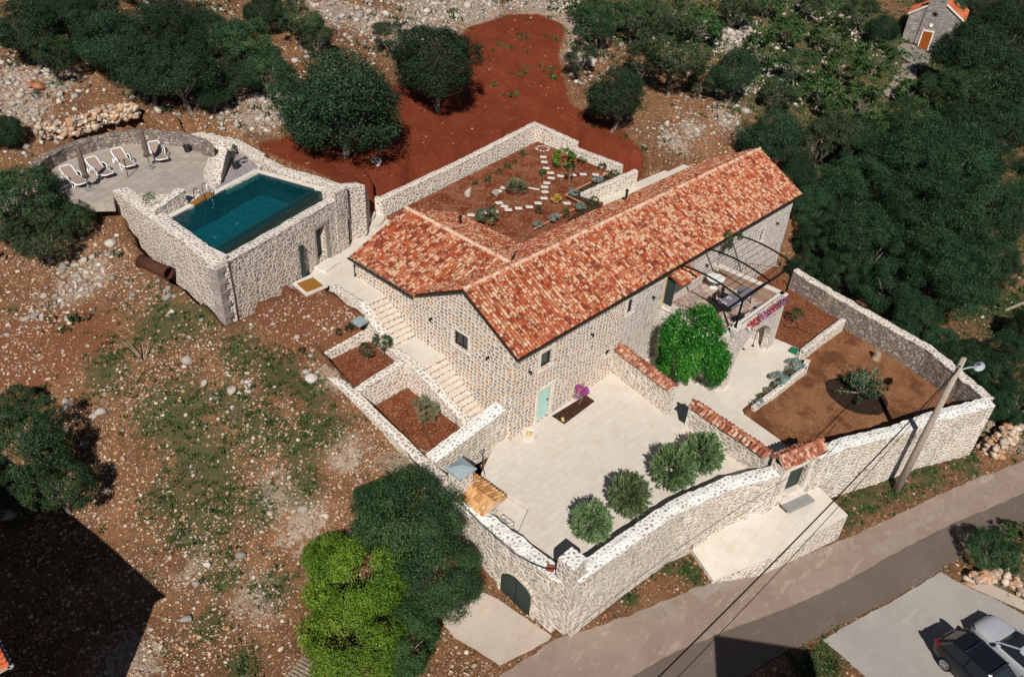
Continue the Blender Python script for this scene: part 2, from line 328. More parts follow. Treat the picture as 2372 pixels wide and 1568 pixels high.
m_carblack = carpaint('black_car_paint', (.008, .009, .011, 1)); m_carsilver = carpaint('silver_car_paint', (.42, .43, .46, 1), .35)
m_tyre = plain('tyre_rubber', '#1a1a1b', .85, .2); m_alloy = plain('alloy_rim', '#b5b8bb', .3, .5, .8); m_tail = plain('red_lens', '#6a1015', .2, .6)
m_lens = plain('head_lamp_glass', '#1d2a33', .08, .7)
def watermat():
    M = Mat('pool_water', .04, .5); g = M.geo()
    n = M.noise(g, 3.5, 4, .65); n2 = M.noise(g, .8, 2)
    M.bump(M.math('ADD', n, M.math('MULTIPLY', n2, .6)), .03, .5)
    M.b.inputs['Transmission Weight'].default_value = 1.0; M.b.inputs['IOR'].default_value = 1.33; M.col((.35, .93, .98, 1)); return M.m
m_water = watermat()
def poolstone(name, a, b, w=.6, h=.3):
    M = Mat(name, .6, .4); uv = M.uvc(); br = M.n.new('ShaderNodeTexBrick'); M.l.new(uv, br.inputs['Vector'])
    for k, val in (('Color1', a), ('Color2', b), ('Mortar', tuple(x*.6 for x in a[:3])+(1,)), ('Scale', 1.0), ('Mortar Size', .006), ('Brick Width', w), ('Row Height', h)): M.set(br.inputs[k], val)
    n = M.noise(M.geo(), 6, 5, .75); M.col(M.mix(M.math('MULTIPLY', M.sr(n, .4, .7), .4), br.outputs[0], tuple(x*.5 for x in a[:3])+(1,))); return M.m
m_pooltile = poolstone('dark_pool_tile', lin('#34443f'), lin('#3e504c'))
m_poolfloor = poolstone('pool_floor_tile', lin('#2a858e'), lin('#35949c'))
# ------------------------------------------------------------------ terrain survey
CP = [(521,727,5.25),(440,690,5.4),(350,612,5.9),(300,560,6.4),(262,500,7.3),(180,560,6.0),(100,640,5.2),(0,700,4.6),(0,900,3.0),(0,560,6.4),(250,800,4.0),(450,850,3.7),(600,900,3.0),
 (620,700,4.9),(700,655,4.45),(770,700,4.25),(840,745,4.0),(600,780,4.1),(700,835,2.75),(850,1010,1.5),(950,1100,0.7),(1010,1180,-0.3),(1060,1270,-1.9),(1080,1350,-2.6),(1060,1420,-2.75),
 (1150,1540,-2.85),(700,1250,-1.0),(700,1550,-2.5),(400,1050,1.2),(400,1300,-0.9),(150,1200,0.3),(0,1400,-0.5),(300,1560,-2.0),(900,1560,-2.7),
 (1290,1476,-2.75),(1500,1360,-2.9),(1650,1300,-3.0),(1800,1200,-3.0),(1960,1230,-3.05),(2072,1140,-2.85),(2200,1060,-2.9),(2290,1020,-2.8),(2372,1080,-3.1),(2372,1250,-3.3),(1300,1568,-3.0),
 (1800,1500,-3.25),(2150,1400,-3.4),(2372,1560,-3.5),(2372,1300,-3.3),(2000,1568,-3.4),
 (2320,930,-1.8),(2250,800,-1.2),(2372,700,-0.6),(2100,700,-1.4),(1900,640,-1.8),(2372,850,-1.6),(2372,970,-2.6),
 (1880,560,-.8),(1900,450,1.0),(2100,400,1.5),(2372,500,.5),(1860,400,3.6),(1760,330,5.6),(1900,300,5.2),(2100,250,4.6),(2372,300,2.5),(2125,115,5.0),(2372,100,4),(2200,0,6),(2372,0,5),
 (1600,300,6.4),(1510,370,6.0),(1500,330,6.3),(1500,200,8.2),(1650,150,8.6),(1760,200,7.8),(1900,100,8),(1500,50,10.5),(1700,0,11),(1900,0,9.5),
 (1250,285,6.5),(1100,355,6.2),(960,425,6.1),(880,462,6.2),(850,440,6.9),(820,420,7.9),(760,400,8.1),(650,350,8.3),(580,330,8.5),(700,380,8.1),
 (1200,150,9.0),(1200,40,10.8),(1000,300,7.4),(900,380,7.0),(1330,200,8.0),(1400,320,6.7),(1186,0,11.6),(1000,50,11),(1300,60,10.5),
 (560,280,8.9),(460,270,9.0),(320,265,9.3),(150,290,8.7),(90,330,8.3),(0,400,7.4),(0,300,8.8),(0,200,10.2),(100,200,10.3),(300,200,10.0),(500,200,10),(650,200,10),(0,0,13),(300,0,13),(600,0,13),(900,0,12.3),(300,100,11.6),(650,100,11.6),(850,60,11.4)]
CPW = np.array([U(*c) for c in CP] + [(-24, -12, -2.5), (-30, 5, 0), (-12, -20, -3), (0, -28, -3.5), (20, -32, -3.8), (40, -24, -3.6), (120, -10, 2), (160, 40, 8), (110, 80, 13), (20, 130, 17), (-30, 60, 12), (180, 0, 4), (-35, 30, 6), (31, 9, 4.2), (31, 0, -1.6), (28, -4, -1.7),(-10,-12,-3.0),(-17,-6,-2.4)])
def tps_fit(pw, lam=.02):
    n = len(pw); X = pw[:, :2]/20; d = np.linalg.norm(X[:, None]-X[None], axis=2); K = np.where(d > 0, d*d*np.log(d+1e-12), 0)+np.eye(n)*lam
    A = np.zeros((n+3, n+3)); A[:n, :n] = K; A[:n, n] = 1; A[:n, n+1:] = X; A[n, :n] = 1; A[n+1:, :n] = X.T
    return X, np.linalg.solve(A, np.r_[pw[:, 2], 0, 0, 0])
TX, TW = tps_fit(CPW)
def terr(x, y):
    q = np.stack([np.atleast_1d(x), np.atleast_1d(y)], -1)/20; sh = q.shape[:-1]; q = q.reshape(-1, 2); out = np.empty(len(q))
    for i in range(0, len(q), 20000):
        s = q[i:i+20000]; d = np.linalg.norm(s[:, None]-TX[None], axis=2); K = np.where(d > 0, d*d*np.log(d+1e-12), 0)
        out[i:i+20000] = K @ TW[:len(TX)] + TW[len(TX)] + s @ TW[len(TX)+1:]
    return out.reshape(sh)
def T1(x, y): return float(terr(x, y)[0])
def GP(px, py, h=0.0):
    """where the sight line meets the terrain (plus h)"""
    d = ray(px, py); t = np.linspace(8, 320, 1300)/np.linalg.norm(d); p = CAM[None]+d[None]*t[:, None]
    g = p[:, 2]-terr(p[:, 0], p[:, 1])-h; i = np.argmax(g < 0)
    if g[i] >= 0: i = len(t)-1
    a = t[max(i-1, 0)]; b = t[i]
    for _ in range(18):
        m = (a+b)/2; q = CAM+d*m
        if q[2]-T1(q[0], q[1])-h > 0: a = m
        else: b = m
    q = CAM+d*b; return (float(q[0]), float(q[1]), float(q[2]-h))
WPTS = lambda L: [U(*q) for q in L]
# pool building key points
ZC = 7.95; ZD = 8.15
pc = [S('p', 100, 560, ZC), S('p', 770, 170, ZC)]
# ---- footprint in which the natural ground is dug away (floors lie there)
FRONT = [(-5.15, -8.85), (0.4, -9.35), (2.0, -9.6), (5.0, -10.55), (8.0, -11.85), (12.2, -13.3), (15.2, -14.65), (18.1, -15.7), (21.9, -17.55)]
DIG = [(-4.9, -8.5), (-5.0, 9.3), (-1.7, 9.5), (-2.3, 13.6)] + [S2('p', 590, 600, 4.4), S2('p', 860, 400, 4.4), S2('n', 560, 560, 4.6), S2('g', 500, 130, 5.3), S2('g', 1130, 400, 5.2), S2('g', 1240, 470, 4.6), (29.4, 9.2), (29.4, -.4), (26.4, -2.6), (21.6, -17.0)] + [(x-.1, y+.4) for x, y in FRONT[::-1][1:]]
POOL = [S2('p', 120, 590, ZC), S2('p', 770, 200, ZC), S2('p', 835, 60, ZD), S2(1, 1640, 440, ZD), S2(1, 1350, 420, ZD), S2(1, 1300, 600, ZD), S2(1, 1180, 640, ZD), S2(1, 760, 740, ZD), S2(1, 900, 930, ZD)]
DECK = [S2('l', *q, ZD) for q in ((60, 620), (300, 470), (600, 330), (900, 235), (1300, 215), (1700, 240), (2000, 330), (2150, 520), (2080, 700), (2120, 960), (1020, 960), (1020, 1070), (700, 1075), (350, 930))]
GAPP = [S2(1, *q, ZD) for q in ((1180, 300), (1340, 300), (1540, 350), (1700, 440), (1660, 560), (1380, 700), (1215, 790), (960, 880), (810, 745), (800, 705), (1100, 560))]
REDW = [GP(*q)[:2] for q in ((1180, 30), (1080, 60), (1000, 150), (900, 190), (640, 320), (575, 335), (640, 372), (760, 420), (855, 470), (1245, 300), (1450, 385), (1515, 385), (1450, 300), (1330, 240), (1300, 130), (1320, 60), (1250, 30))]
# terrain grid with wider cells far away
def warp(a, b, c0, n, k):
    t = np.linspace(-1, 1, n); s = np.sinh(k*t)/np.sinh(k); return np.where(s < 0, c0+s*(c0-a), c0+s*(b-c0))
gx = warp(-48, 215, 6, 330, 2.1); gy = warp(-60, 150, 4, 330, 1.6)
GX, GY = np.meshgrid(gx, gy); GZ = terr(GX, GY)
nzv = np.array([noise.fractal((x*.35, y*.35, 0), 1, 2, 5) for x, y in zip(GX.ravel(), GY.ravel())]).reshape(GX.shape)
nz2 = np.array([noise.noise((x*1.9, y*1.9, 3)) for x, y in zip(GX.ravel(), GY.ravel())]).reshape(GX.shape)
dred = distpoly_np(GX, GY, REDW)
soft = np.clip(dred/1.5, .15, 1)
ROADL = WPTS([(1180, 1590, -3.0), (1500, 1430, -3.05), (1800, 1310, -3.15), (2060, 1190, -3.1), (2372, 1090, -3.15)])
flat = np.clip((GY*0+1), 0, 1)
lowside = np.clip((terr(GX, GY)+2.7)/1.2, 0, 1)   # smooth by the road
GZ = GZ+(nzv*.16+nz2*.05)*soft*lowside
ind = distpoly_np(GX, GY, DIG); GZ = np.where(ind < -.05, np.minimum(GZ, -5.0), GZ)
ind2 = distpoly_np(GX, GY, POOL); GZ = np.where(ind2 < -.15, np.minimum(GZ, 4.0), GZ)
ind3 = distpoly_np(GX, GY, DECK); GZ = np.where(ind3 < .1, np.minimum(GZ, ZD-.25), GZ)
ind4 = distpoly_np(GX, GY, GAPP); GZ = np.where(ind4 < .0, np.minimum(GZ, ZD-.35), GZ)
TRAY = [S2('s', *q, 4.5) for q in ((20, 640), (280, 500), (460, 640), (200, 800))]; GZ = np.where(distpoly_np(GX, GY, TRAY) < .15, np.minimum(GZ, 4.42), GZ)
ny, nx = GX.shape
idx = np.arange(nx*ny).reshape(ny, nx)
q = np.stack([idx[:-1, :-1], idx[:-1, 1:], idx[1:, 1:], idx[1:, :-1]], -1).reshape(-1, 4)
def fast_mesh(name, V, Q, mat=None, tv=None, smooth=False, uv=False):
    me = bpy.data.meshes.new(name); me.vertices.add(len(V)); me.vertices.foreach_set('co', np.asarray(V, np.float32).ravel())
    k = Q.shape[1]; me.loops.add(Q.size); me.loops.foreach_set('vertex_index', Q.astype(np.int32).ravel())
    me.polygons.add(len(Q)); me.polygons.foreach_set('loop_start', np.arange(0, Q.size, k, dtype=np.int32))
    if smooth: me.polygons.foreach_set('use_smooth', np.ones(len(Q), bool))
    if tv is not None:
        at = me.attributes.new('tv', 'FLOAT', 'FACE'); at.data.foreach_set('value', np.asarray(tv, np.float32))
    if mat: me.materials.append(mat)
    me.update(calc_edges=True); me.validate(); return me
me = fast_mesh('hillside', np.stack([GX, GY, GZ], -1).reshape(-1, 3), q, None, smooth=True)
hill = bpy.data.objects.new('ground', me); COL.objects.link(hill); tag(hill, kind='structure')
# masks for the ground's cover
def blobs(L):
    m = np.zeros(GX.shape)
    for px, py, r in L:
        x, y, z = GP(px, py); m = np.maximum(m, np.exp(-((GX-x)**2+(GY-y)**2)/(r*r)))
    return m
GRASS = [(380,740,2),(450,730,1.8),(420,960,2.2),(560,820,1.5),(640,860,1.6),(720,900,1.2),(740,990,1.5),(600,1000,1.8),(480,1080,2),(460,1210,2.2),(520,1170,1.5),(440,1040,1.8),(600,1180,1.2),(360,960,1.5),(700,1130,1.2),(390,1160,1.2),(520,1330,1.2),(640,1360,1),(480,1450,1),(560,1540,1),(250,860,1.5),(700,1040,1.4),(540,930,1.4),
 (1540,1305,.8),(1600,1330,.7),(1960,1200,1.2),(2000,1150,1.5),(2080,1130,1.4),(2150,1105,1.3),(2240,1080,1.2),(1900,1545,1.2),(1930,1500,1),(2300,1280,2),(2372,1330,2),(1460,1390,.6),
 (1500,60,6),(1620,60,8),(1750,100,10),(1850,180,10),(1950,100,14),(2000,250,9),(2250,200,18),(2100,450,8),(2250,500,8),(2300,700,5),(2372,950,3),(1900,420,5),(2372,60,20),(1950,30,14),(1780,220,6),(2060,180,8)]
PALE = [(850,50,3),(920,70,3),(780,30,3),(1000,20,4),(1100,20,4),(1250,20,4),(1330,60,3),(1340,130,2),(600,270,2.5),(630,240,2),(40,190,2.2),(60,250,2),(130,190,1.6),(20,480,1.5),(600,1380,1.5),(430,1290,1.6),(200,640,1.5),(110,720,1.2),(170,680,1.2),(700,1200,1.5),(800,1050,1.2),(1560,330,1.5),(1600,300,1.2),(1680,275,1.6),(1720,200,1.6),(300,1530,1.5),(640,1150,1.5),(760,880,1),(20,250,1.5),(1000,60,3),(880,380,.8),(1100,40,3.5),(1660,90,3),(1770,170,3),(2330,1330,1.5),(2330,1000,2)]
ORANGE = [(100,800,3.5),(60,850,2.5),(180,780,2.5),(400,1290,1),(800,720,2),(750,690,2),(700,700,1.8),(820,740,1),(640,730,1.5),(740,705,1.6),(790,720,1.3),(720,760,1.6),(660,690,1.5),(790,770,1.2),(700,800,1.3),(610,710,1.2)]
gm = blobs(GRASS); pm = blobs(PALE); om = blobs(ORANGE)
red_m = 1/(1+np.exp((dred+.3)/.35))
me.color_attributes.new('cover', 'FLOAT_COLOR', 'POINT').data.foreach_set('color', np.stack([red_m, gm, pm, om], -1).astype(np.float32).ravel())
def groundmat():
    M = Mat('rocky_ground', .95, .1); g = M.geo(); a = M.N('ShaderNodeAttribute', attribute_name='cover'); sp = M.N('ShaderNodeSeparateColor', {0: a.outputs['Color']})
    n1 = M.noise(g, .5, 5, .7); n2 = M.noise(g, 3, 5, .75); n3 = M.noise(g, 15, 4, .75)
    k = M.mix(M.sr(n1, .35, .65), lin('#66462f'), lin('#805a3e')); k = M.mix(M.math('MULTIPLY', M.sr(n2, .45, .7), .8), k, lin('#432f22')); k = M.mix(M.math('MULTIPLY', M.sr(n3, .5, .75), .7), k, lin('#a3805f'))
    def peb(sc, lo, hi, stops):
        v = M.vor(M.mapping(g, (1, 1, .6)), sc, 'F1'); s = M.N('ShaderNodeSeparateColor', {0: v.outputs['Color']})
        sz = M.math('SUBTRACT', M.math('MULTIPLY', s.outputs[1], .42), v.outputs['Distance'])
        return M.math('MULTIPLY', M.sr(sz, .0, .05), M.sr(s.outputs[0], lo, hi)), M.ramp(s.outputs[2], stops, 'CONSTANT'), v
    st = ST('#b79c82', '#c6ad93', '#a07f66', '#c29a78', '#cdbba8', '#ab8262')
    p1, c1, v1 = peb(8, .15, .3, st); p2, c2, v2 = peb(4.2, .35, .5, st); p3, c3_, v3 = peb(17, .15, .3, st)
    k = M.mix(M.math('MULTIPLY', p3, .75), k, c3_); k = M.mix(p1, k, c1); k = M.mix(p2, k, c2)
    pale = M.mix(M.sr(n2, .35, .6), lin('#958779'), lin('#b3a392')); pale = M.mix(M.sr(M.vor(g, 6, 'DISTANCE_TO_EDGE').outputs['Distance'], .0, .05), lin('#5b4a3f'), pale)
    k = M.mix(M.math('MULTIPLY', M.sr(M.math('ADD', M.math('MULTIPLY', sp.outputs[2], .8), M.math('ADD', M.math('MULTIPLY', M.math('SUBTRACT', n2, .5), 2.4), M.math('SUBTRACT', n3, .5))), .42, .62), .85), k, pale)
    orr = M.mix(M.sr(n3, .4, .65), lin('#7f523a'), lin('#63402d')); orr = M.mix(M.math('MULTIPLY', p1, .7), orr, lin('#b58a6a'))
    k = M.mix(M.sr(M.math('ADD', a.outputs['Alpha'], M.math('MULTIPLY', M.math('SUBTRACT', n2, .5), 1.0)), .4, .75), k, orr)
    gr = M.mix(M.sr(n3, .35, .65), lin('#2c3c24'), lin('#485634')); gr = M.mix(M.sr(n2, .45, .7), gr, lin('#5d5038'))
    gf = M.sr(M.math('ADD', M.math('MULTIPLY', sp.outputs[1], .9), M.math('ADD', M.math('MULTIPLY', M.math('SUBTRACT', n2, .5), 2.6), M.math('MULTIPLY', M.math('SUBTRACT', n3, .5), 1.2))), .42, .62)
    k = M.mix(M.math('MULTIPLY', gf, .8), k, gr); k = M.mix(M.math('MULTIPLY', p2, .8), k, c2)
    rd = M.mix(M.sr(n1, .3, .7), lin('#6a301d'), lin('#7a3b26')); rd = M.mix(M.math('MULTIPLY', M.sr(n3, .45, .68), .85), rd, lin('#4d2012'))
    sp4 = M.vor(g, 3.4, 'F1'); s4 = M.N('ShaderNodeSeparateColor', {0: sp4.outputs['Color']})
    rd = M.mix(M.math('MULTIPLY', M.sr(M.math('SUBTRACT', .16, sp4.outputs['Distance']), 0, .05), M.sr(s4.outputs[0], .75, .8)), rd, lin('#b07c58'))
    rf = M.sr(M.math('ADD', sp.outputs[0], M.math('MULTIPLY', M.math('SUBTRACT', n2, .5), .9)), .4, .6)
    k = M.mix(rf, k, rd); M.col(k)
    h = M.math('ADD', M.math('MULTIPLY', p1, .6), M.math('ADD', p2, M.math('MULTIPLY', n3, .8)))
    M.bump(M.math('MULTIPLY', h, M.math('SUBTRACT', 1.0, M.math('MULTIPLY', rf, .6))), .07); return M.m
me.materials.append(groundmat())
def Zg(x, y):   # terrain with its local ruggedness
    i = np.clip(np.searchsorted(gx, x)-1, 0, nx-2); j = np.clip(np.searchsorted(gy, y)-1, 0, ny-2)
    u = (x-gx[i])/(gx[i+1]-gx[i]); v = (y-gy[j])/(gy[j+1]-gy[j])
    return GZ[j, i]*(1-u)*(1-v)+GZ[j, i+1]*u*(1-v)+GZ[j+1, i]*(1-u)*v+GZ[j+1, i+1]*u*v
# ------------------------------------------------------------------ flat sheets
def sheet(name, pts, m, kind='structure', thick=.12, parent=None, label=None, cat=None):
    """a floor slab: polygon with its own heights and real thickness"""
    b = MB(); n = len(pts); top = [tuple(p) for p in pts]; bot = [(p[0], p[1], p[2]-thick) for p in pts]
    a = sum(pts[i][0]*pts[(i+1) % n][1]-pts[(i+1) % n][0]*pts[i][1] for i in range(n))
    if a < 0: top = top[::-1]; bot = bot[::-1]
    b.add(top+bot, [tuple(range(n)), tuple(range(2*n-1, n-1, -1))]+[(i, i+n, (i+1) % n+n, (i+1) % n) for i in range(n)])
    o = b.build(name, m, parent)
    if not parent: tag(o, label, cat, kind=kind)
    return o
def resample(path, zs, step=.35):
    P_, Z_ = [], []
    for i in range(len(path)-1):
        a, b = path[i], path[i+1]; L = math.hypot(b[0]-a[0], b[1]-a[1]); n = max(1, int(round(L/step)))
        for k in range(n): t = k/n; P_.append((a[0]+(b[0]-a[0])*t, a[1]+(b[1]-a[1])*t)); Z_.append(zs[i]+(zs[i+1]-zs[i])*t)
    P_.append(tuple(path[-1][:2])); Z_.append(zs[-1]); return P_, Z_
def jit(p, s=.03, f=2.3): 
    q = Vector(p)*f; return (p[0]+noise.noise(q)*s, p[1]+noise.noise(q+Vector((9, 3, 1)))*s, p[2]+noise.noise(q+Vector((4, 7, 2)))*s)
def stonewall(name, path, thick, ztop, zbot, mw, mc, label, cat='wall', group=None, parent=None, cop=.09, over=.015, js=.04, closed=False):
    """thick >0: body lies to the left of the path. ztop: number or list; zbot: number or function"""
    zt = ztop if isinstance(ztop, (list, tuple)) else [ztop]*len(path)
    pts, Z = resample(path, zt)
    if closed: pts = pts[:-1]; Z = Z[:-1]
    n = len(pts); N_ = []
    for i in range(n):
        a = pts[(i-1) % n] if closed else pts[max(i-1, 0)]; b = pts[(i+1) % n] if closed else pts[min(i+1, n-1)]
        p = pts[i]; d1 = nrm((p[0]-a[0], p[1]-a[1])); d2 = nrm((b[0]-p[0], b[1]-p[1]))
        if not closed and i == 0: d1 = d2
        if not closed and i == n-1: d2 = d1
        m = nrm((d1[0]+d2[0], d1[1]+d2[1])); c = max(.5, m[0]*d1[0]+m[1]*d1[1]); N_.append((-m[1]/c, m[0]/c))
    inn = [(p[0]+q[0]*thick, p[1]+q[1]*thick) for p, q in zip(pts, N_)]
    def zb(p): return zbot(p) if callable(zbot) else zbot
    b = MB(); R_ = 5; rings = []
    for i in range(n):
        p, r = pts[i], inn[i]; z0 = min(zb(p), zb(r)); z1 = Z[i]-cop; ring = []
        for k in range(R_): ring.append(jit((p[0], p[1], z0+(z1-z0)*k/(R_-1)), js*.6))
        for k in range(R_): ring.append(jit((r[0], r[1], z1+(z0-z1)*k/(R_-1)), js*.6))
        rings.append(ring)
    V = [v for r in rings for v in r]; K = 2*R_; F = []
    m = n if closed else n-1
    for i in range(m):
        j = (i+1) % n
        for k in range(K-1):
            q = (i*K+k, j*K+k, j*K+k+1, i*K+k+1); F.append(q if thick < 0 else q[::1])
    if not closed: F += [tuple(range(K)), tuple((n-1)*K+k for k in range(K-1, -1, -1))]
    if thick > 0: pass
    b.add(V, F)
    own = parent is None
    root = thing(name, label, cat, (0, 0, 0), group=group) if own else parent
    o = b.build('masonry', mw, root)
    # coping
    c = MB(); V = []; F = []; so = over if thick > 0 else -over
    for i in range(n):
        p, r, q = pts[i], inn[i], N_[i]; z1 = Z[i]
        a = (p[0]-q[0]*so, p[1]-q[1]*so); d = (r[0]+q[0]*so, r[1]+q[1]*so); md = ((a[0]+d[0])/2, (a[1]+d[1])/2)
        for x, y, z in ((a[0], a[1], z1-cop), (a[0], a[1], z1-.012), (md[0], md[1], z1+.02), (d[0], d[1], z1-.012), (d[0], d[1], z1-cop)): V.append(jit((x, y, z), js, 2.9))
    for i in range(m):
        j = (i+1) % n
        for k in range(4): F.append((i*5+k, j*5+k, j*5+k+1, i*5+k+1))
        F.append((i*5+4, j*5+4, j*5, i*5))
    if not closed: F += [(0, 1, 2, 3, 4), tuple((n-1)*5+k for k in (4, 3, 2, 1, 0))]
    c.add(V, F); co = c.build('coping', mc, root)
    for ob in (o, co):
        bm = bmesh.new(); bm.from_mesh(ob.data); bmesh.ops.recalc_face_normals(bm, faces=bm.faces); bm.to_mesh(ob.data); bm.free()
        ob.data.uv_layers.remove(ob.data.uv_layers[0]); boxuv(ob.data)
    return root
def gz(d=.4): return lambda p: T1(p[0], p[1])-d
# ------------------------------------------------------------------ floors of the compound
sheet('courtyard', [(-2.9, -.8, 0), (-2.6, -3.9, 0), (-4.25, -4.7, 0), (-3.9, -8.7, 0), (2.1, -9.0, 0), (8.2, -11.3, 0), (8.25, -4.5, 0), (9.3, .2, 0), (-.6, .4, 0)], m_court, thick=1.0)
sheet('lower_court_floor', [(-4.9, .6, -.32), (-2.93, .6, -.32), (-2.93, -.75, -.32), (-2.64, -3.95, -.32), (-4.1, -4.62, -.32), (-4.9, -4.6, -.32)], m_path, thick=.6)
sheet('strip_floor', [(-5.3, -4.55, -.9), (-3.2, -4.55, -.9), (-3.2, -8.9, -.9), (-5.3, -8.9, -.9)], m_path, thick=.3)
PZ = lambda x: -0.8+max(0, min(1, (x-12.5)/7))*.7
patio = [(9.3, .2), (9.2, -4.6), (8.7, -5.6), (8.95, -11.4), (12.3, -12.6), (12.15, -9.4), (12.7, -7.2), (20.1, -6.6), (19.9, -4.75), (29.2, -4.7), (29.2, .2)]
sheet('patio_paving', [(8.6, -12.1, -.8), (11.6, -12.9, -.8), (12.05, -9.3, -.8), (12.45, -7.1, -.8), (12.6, 0.2, -.8), (9.2, .2, -.8), (8.7, -5.2, -.8)], m_path, thick=.5)
sheet('arcade_paving', [(12.452, -7.1, -.8), (20.1, -6.65, -.12), (19.95, -4.75, -.12), (19.95, .2, -.12), (12.602, .2, -.8)], m_path, thick=.5)
sheet('lower_garden_soil', [(11.5, -12.3, -.62), (12.05, -9.3, -.62), (12.47, -7.15, -.62), (20.1, -6.66, -.62), (24.6, -6.3, -.62), (26.2, -6.6, -.62), (22.6, -16.9, -.62), (21.7, -17.2, -.62), (15.2, -14.3, -.62)], m_rsoil, thick=.5)
sheet('middle_garden_soil', [(20.11, -6.62, -.14), (19.96, -4.7, -.14), (19.96, .1, -.14), (28.9, .1, -.14), (26.5, -2.6, -.14), (25.6, -6.9, -.14), (24.4, -6.95, -.14)], m_mulch, thick=.9)
# stair strip along the west front: paths, landing, planters
sheet('upper_path', [(-1.35, 10.25, 4.4), (0.05, 10.25, 4.4), (0.05, 13.0, 4.4), (8, 13.2, 4.4), (6.2, 17.9, 4.4), (4.6, 19.6, 4.4)]+[S('p', 862, 400, 4.4), S('p', 655, 560, 4.4), S('p', 640, 600, 4.4)], m_path, thick=.5)
sheet('stair_landing', [(-1.45, 5.25, 2.85), (0.05, 5.25, 2.85), (0.05, 7.55, 2.85), (-1.3, 7.55, 2.85)], m_path, thick=.5)
sheet('upper_planter_soil', [(-5.15, 6.3, 2.35), (-1.75, 6.3, 2.35), (-1.6, 9.4, 2.4), (-5.15, 9.4, 2.4)], m_mulch, thick=.4)
sheet('lower_planter_soil', [(-4.98, .8, 1.05), (-1.75, .8, 1.05), (-1.75, 5.95, 1.15), (-4.98, 5.95, 1.15)], m_mulch, thick=.4)
# the walled garden behind the house
GA = (5.9, 17.6); GB = (22.6, 19.0); GC = (22.9, 11.0)
sheet('walled_garden_soil', [(7.9, 12.0, 4.55), (5.95, 17.4, 4.62), (22.6, 19.0, 5.3), (23.3, 10.9, 5.1), (18.0, 10.0, 4.9), (18.6, 9.1, 4.85), (16.5, 7.5, 4.75), (7.9, 7.5, 4.55)], m_gsoil, thick=.6)
def garden_z(x, y): return 4.55+max(0, (x-6))*.04+.02
sheet('herb_bed_soil', [(9.2, 7.5, 4.72), (15.7, 7.5, 4.93), S('g', 855, 670, 5.0), S('g', 715, 610, 5.07), S('g', 1010, 460, 5.2), S('g', 1080, 480, 5.2), S('g', 800, 600, 5.08), (17.9, 9.3, 5.07), (17.5, 7.5, 5.0)], m_dsoil, thick=.1)
sheet('back_path', [(17.4, 7.0, 4.55), (17.9, 10.2, 4.55), (24.6, 10.0, 4.55), (30.5, 9.9, 4.55), (30.5, 7.0, 4.55)], m_path, thick=.5)
# stairs (each flight one thing with real treads)
def stairs(name, x0, x1, ya, za, yb, zb_, n, label):
    t = thing(name, label, 'stairs'); tr = MB(); ri = MB()
    for i in range(n):
        y0 = ya+(yb-ya)*i/n; y1 = ya+(yb-ya)*(i+1)/n; z = za+(zb_-za)*(i+1)/n; h = (zb_-za)/n
        wx = x0+random.uniform(-.03, .03)
        tr.box(((wx+x1)/2, (y0+y1)/2-.01, z-.025), (x1-wx, abs(y1-y0)+.03, .05))
        ri.box(((wx+x1)/2+.0, (y0+y1)/2+.015, z-.05-h), (x1-wx-.03, abs(y1-y0), h*2-.002))
    ri.build('riser', m_pool_stone, t); tr.build('tread', m_step, t, bevel=.012); return t
stairs('stone_stairs', -1.35, -.01, 7.55, 2.85, 10.25, 4.4, 9, 'upper flight of pale stone stairs beside the west wall, below the pool path')
stairs('stone_stairs', -1.45, -.01, .9, .05, 5.25, 2.85, 15, 'lower flight of pale stone stairs beside the west wall, ending near the courtyard')
# cheek strips and planter walls
def cheek(path, zs, label):
    return stonewall('low_stone_wall', path, .5, zs, lambda p: -1.0 if p[1] < 6.3 else 1.5, m_garden_wall, m_coping, label)
cheek([(-1.45, 12.7), (-1.3, 10.2), (-1.38, 7.5)][::-1], [2.95, 4.48, 4.46], 'sloping stone kerb between the upper stairs and the mulch bank')
cheek([(-1.46, .75), (-1.46, 5.2), (-1.4, 7.45)], [1.25, 2.78, 2.95], 'stone kerb between the lower stairs and the planters')
stonewall('planter_wall', [(-1.4, 9.45), (-5.5, 9.55)], -.4, [3.15, 2.75], lambda p: 1.6, m_garden_wall, m_coping, 'stone cross wall of the upper planter, with the mulch bank behind')
stonewall('planter_wall', [(-1.55, 6.0), (-5.2, 6.0)], -.42, [3.0, 2.5], 0.0, m_garden_wall, m_coping, 'stone cross wall between the two planters')
stonewall('boundary_wall', [(-5.15, 9.9), (-5.1, 6), (-4.95, .9), (-4.95, -.6)][::-1], .5, [1.25, 1.35, 2.5, 2.8], lambda p: min(-.6, T1(p[0]-.8, p[1])-.5) if p[1] < 1 else T1(p[0]-.8, p[1])-.6, m_garden_wall, m_coping, 'flush stone wall along the west side of the planters')
stonewall('retaining_wall', [(-.1, .25), (-4.9, .3)][::-1], .75, [1.5, 2.15], -.5, m_perim, m_coping_white, 'thick rough wall with white mortar top at the foot of the stairs')
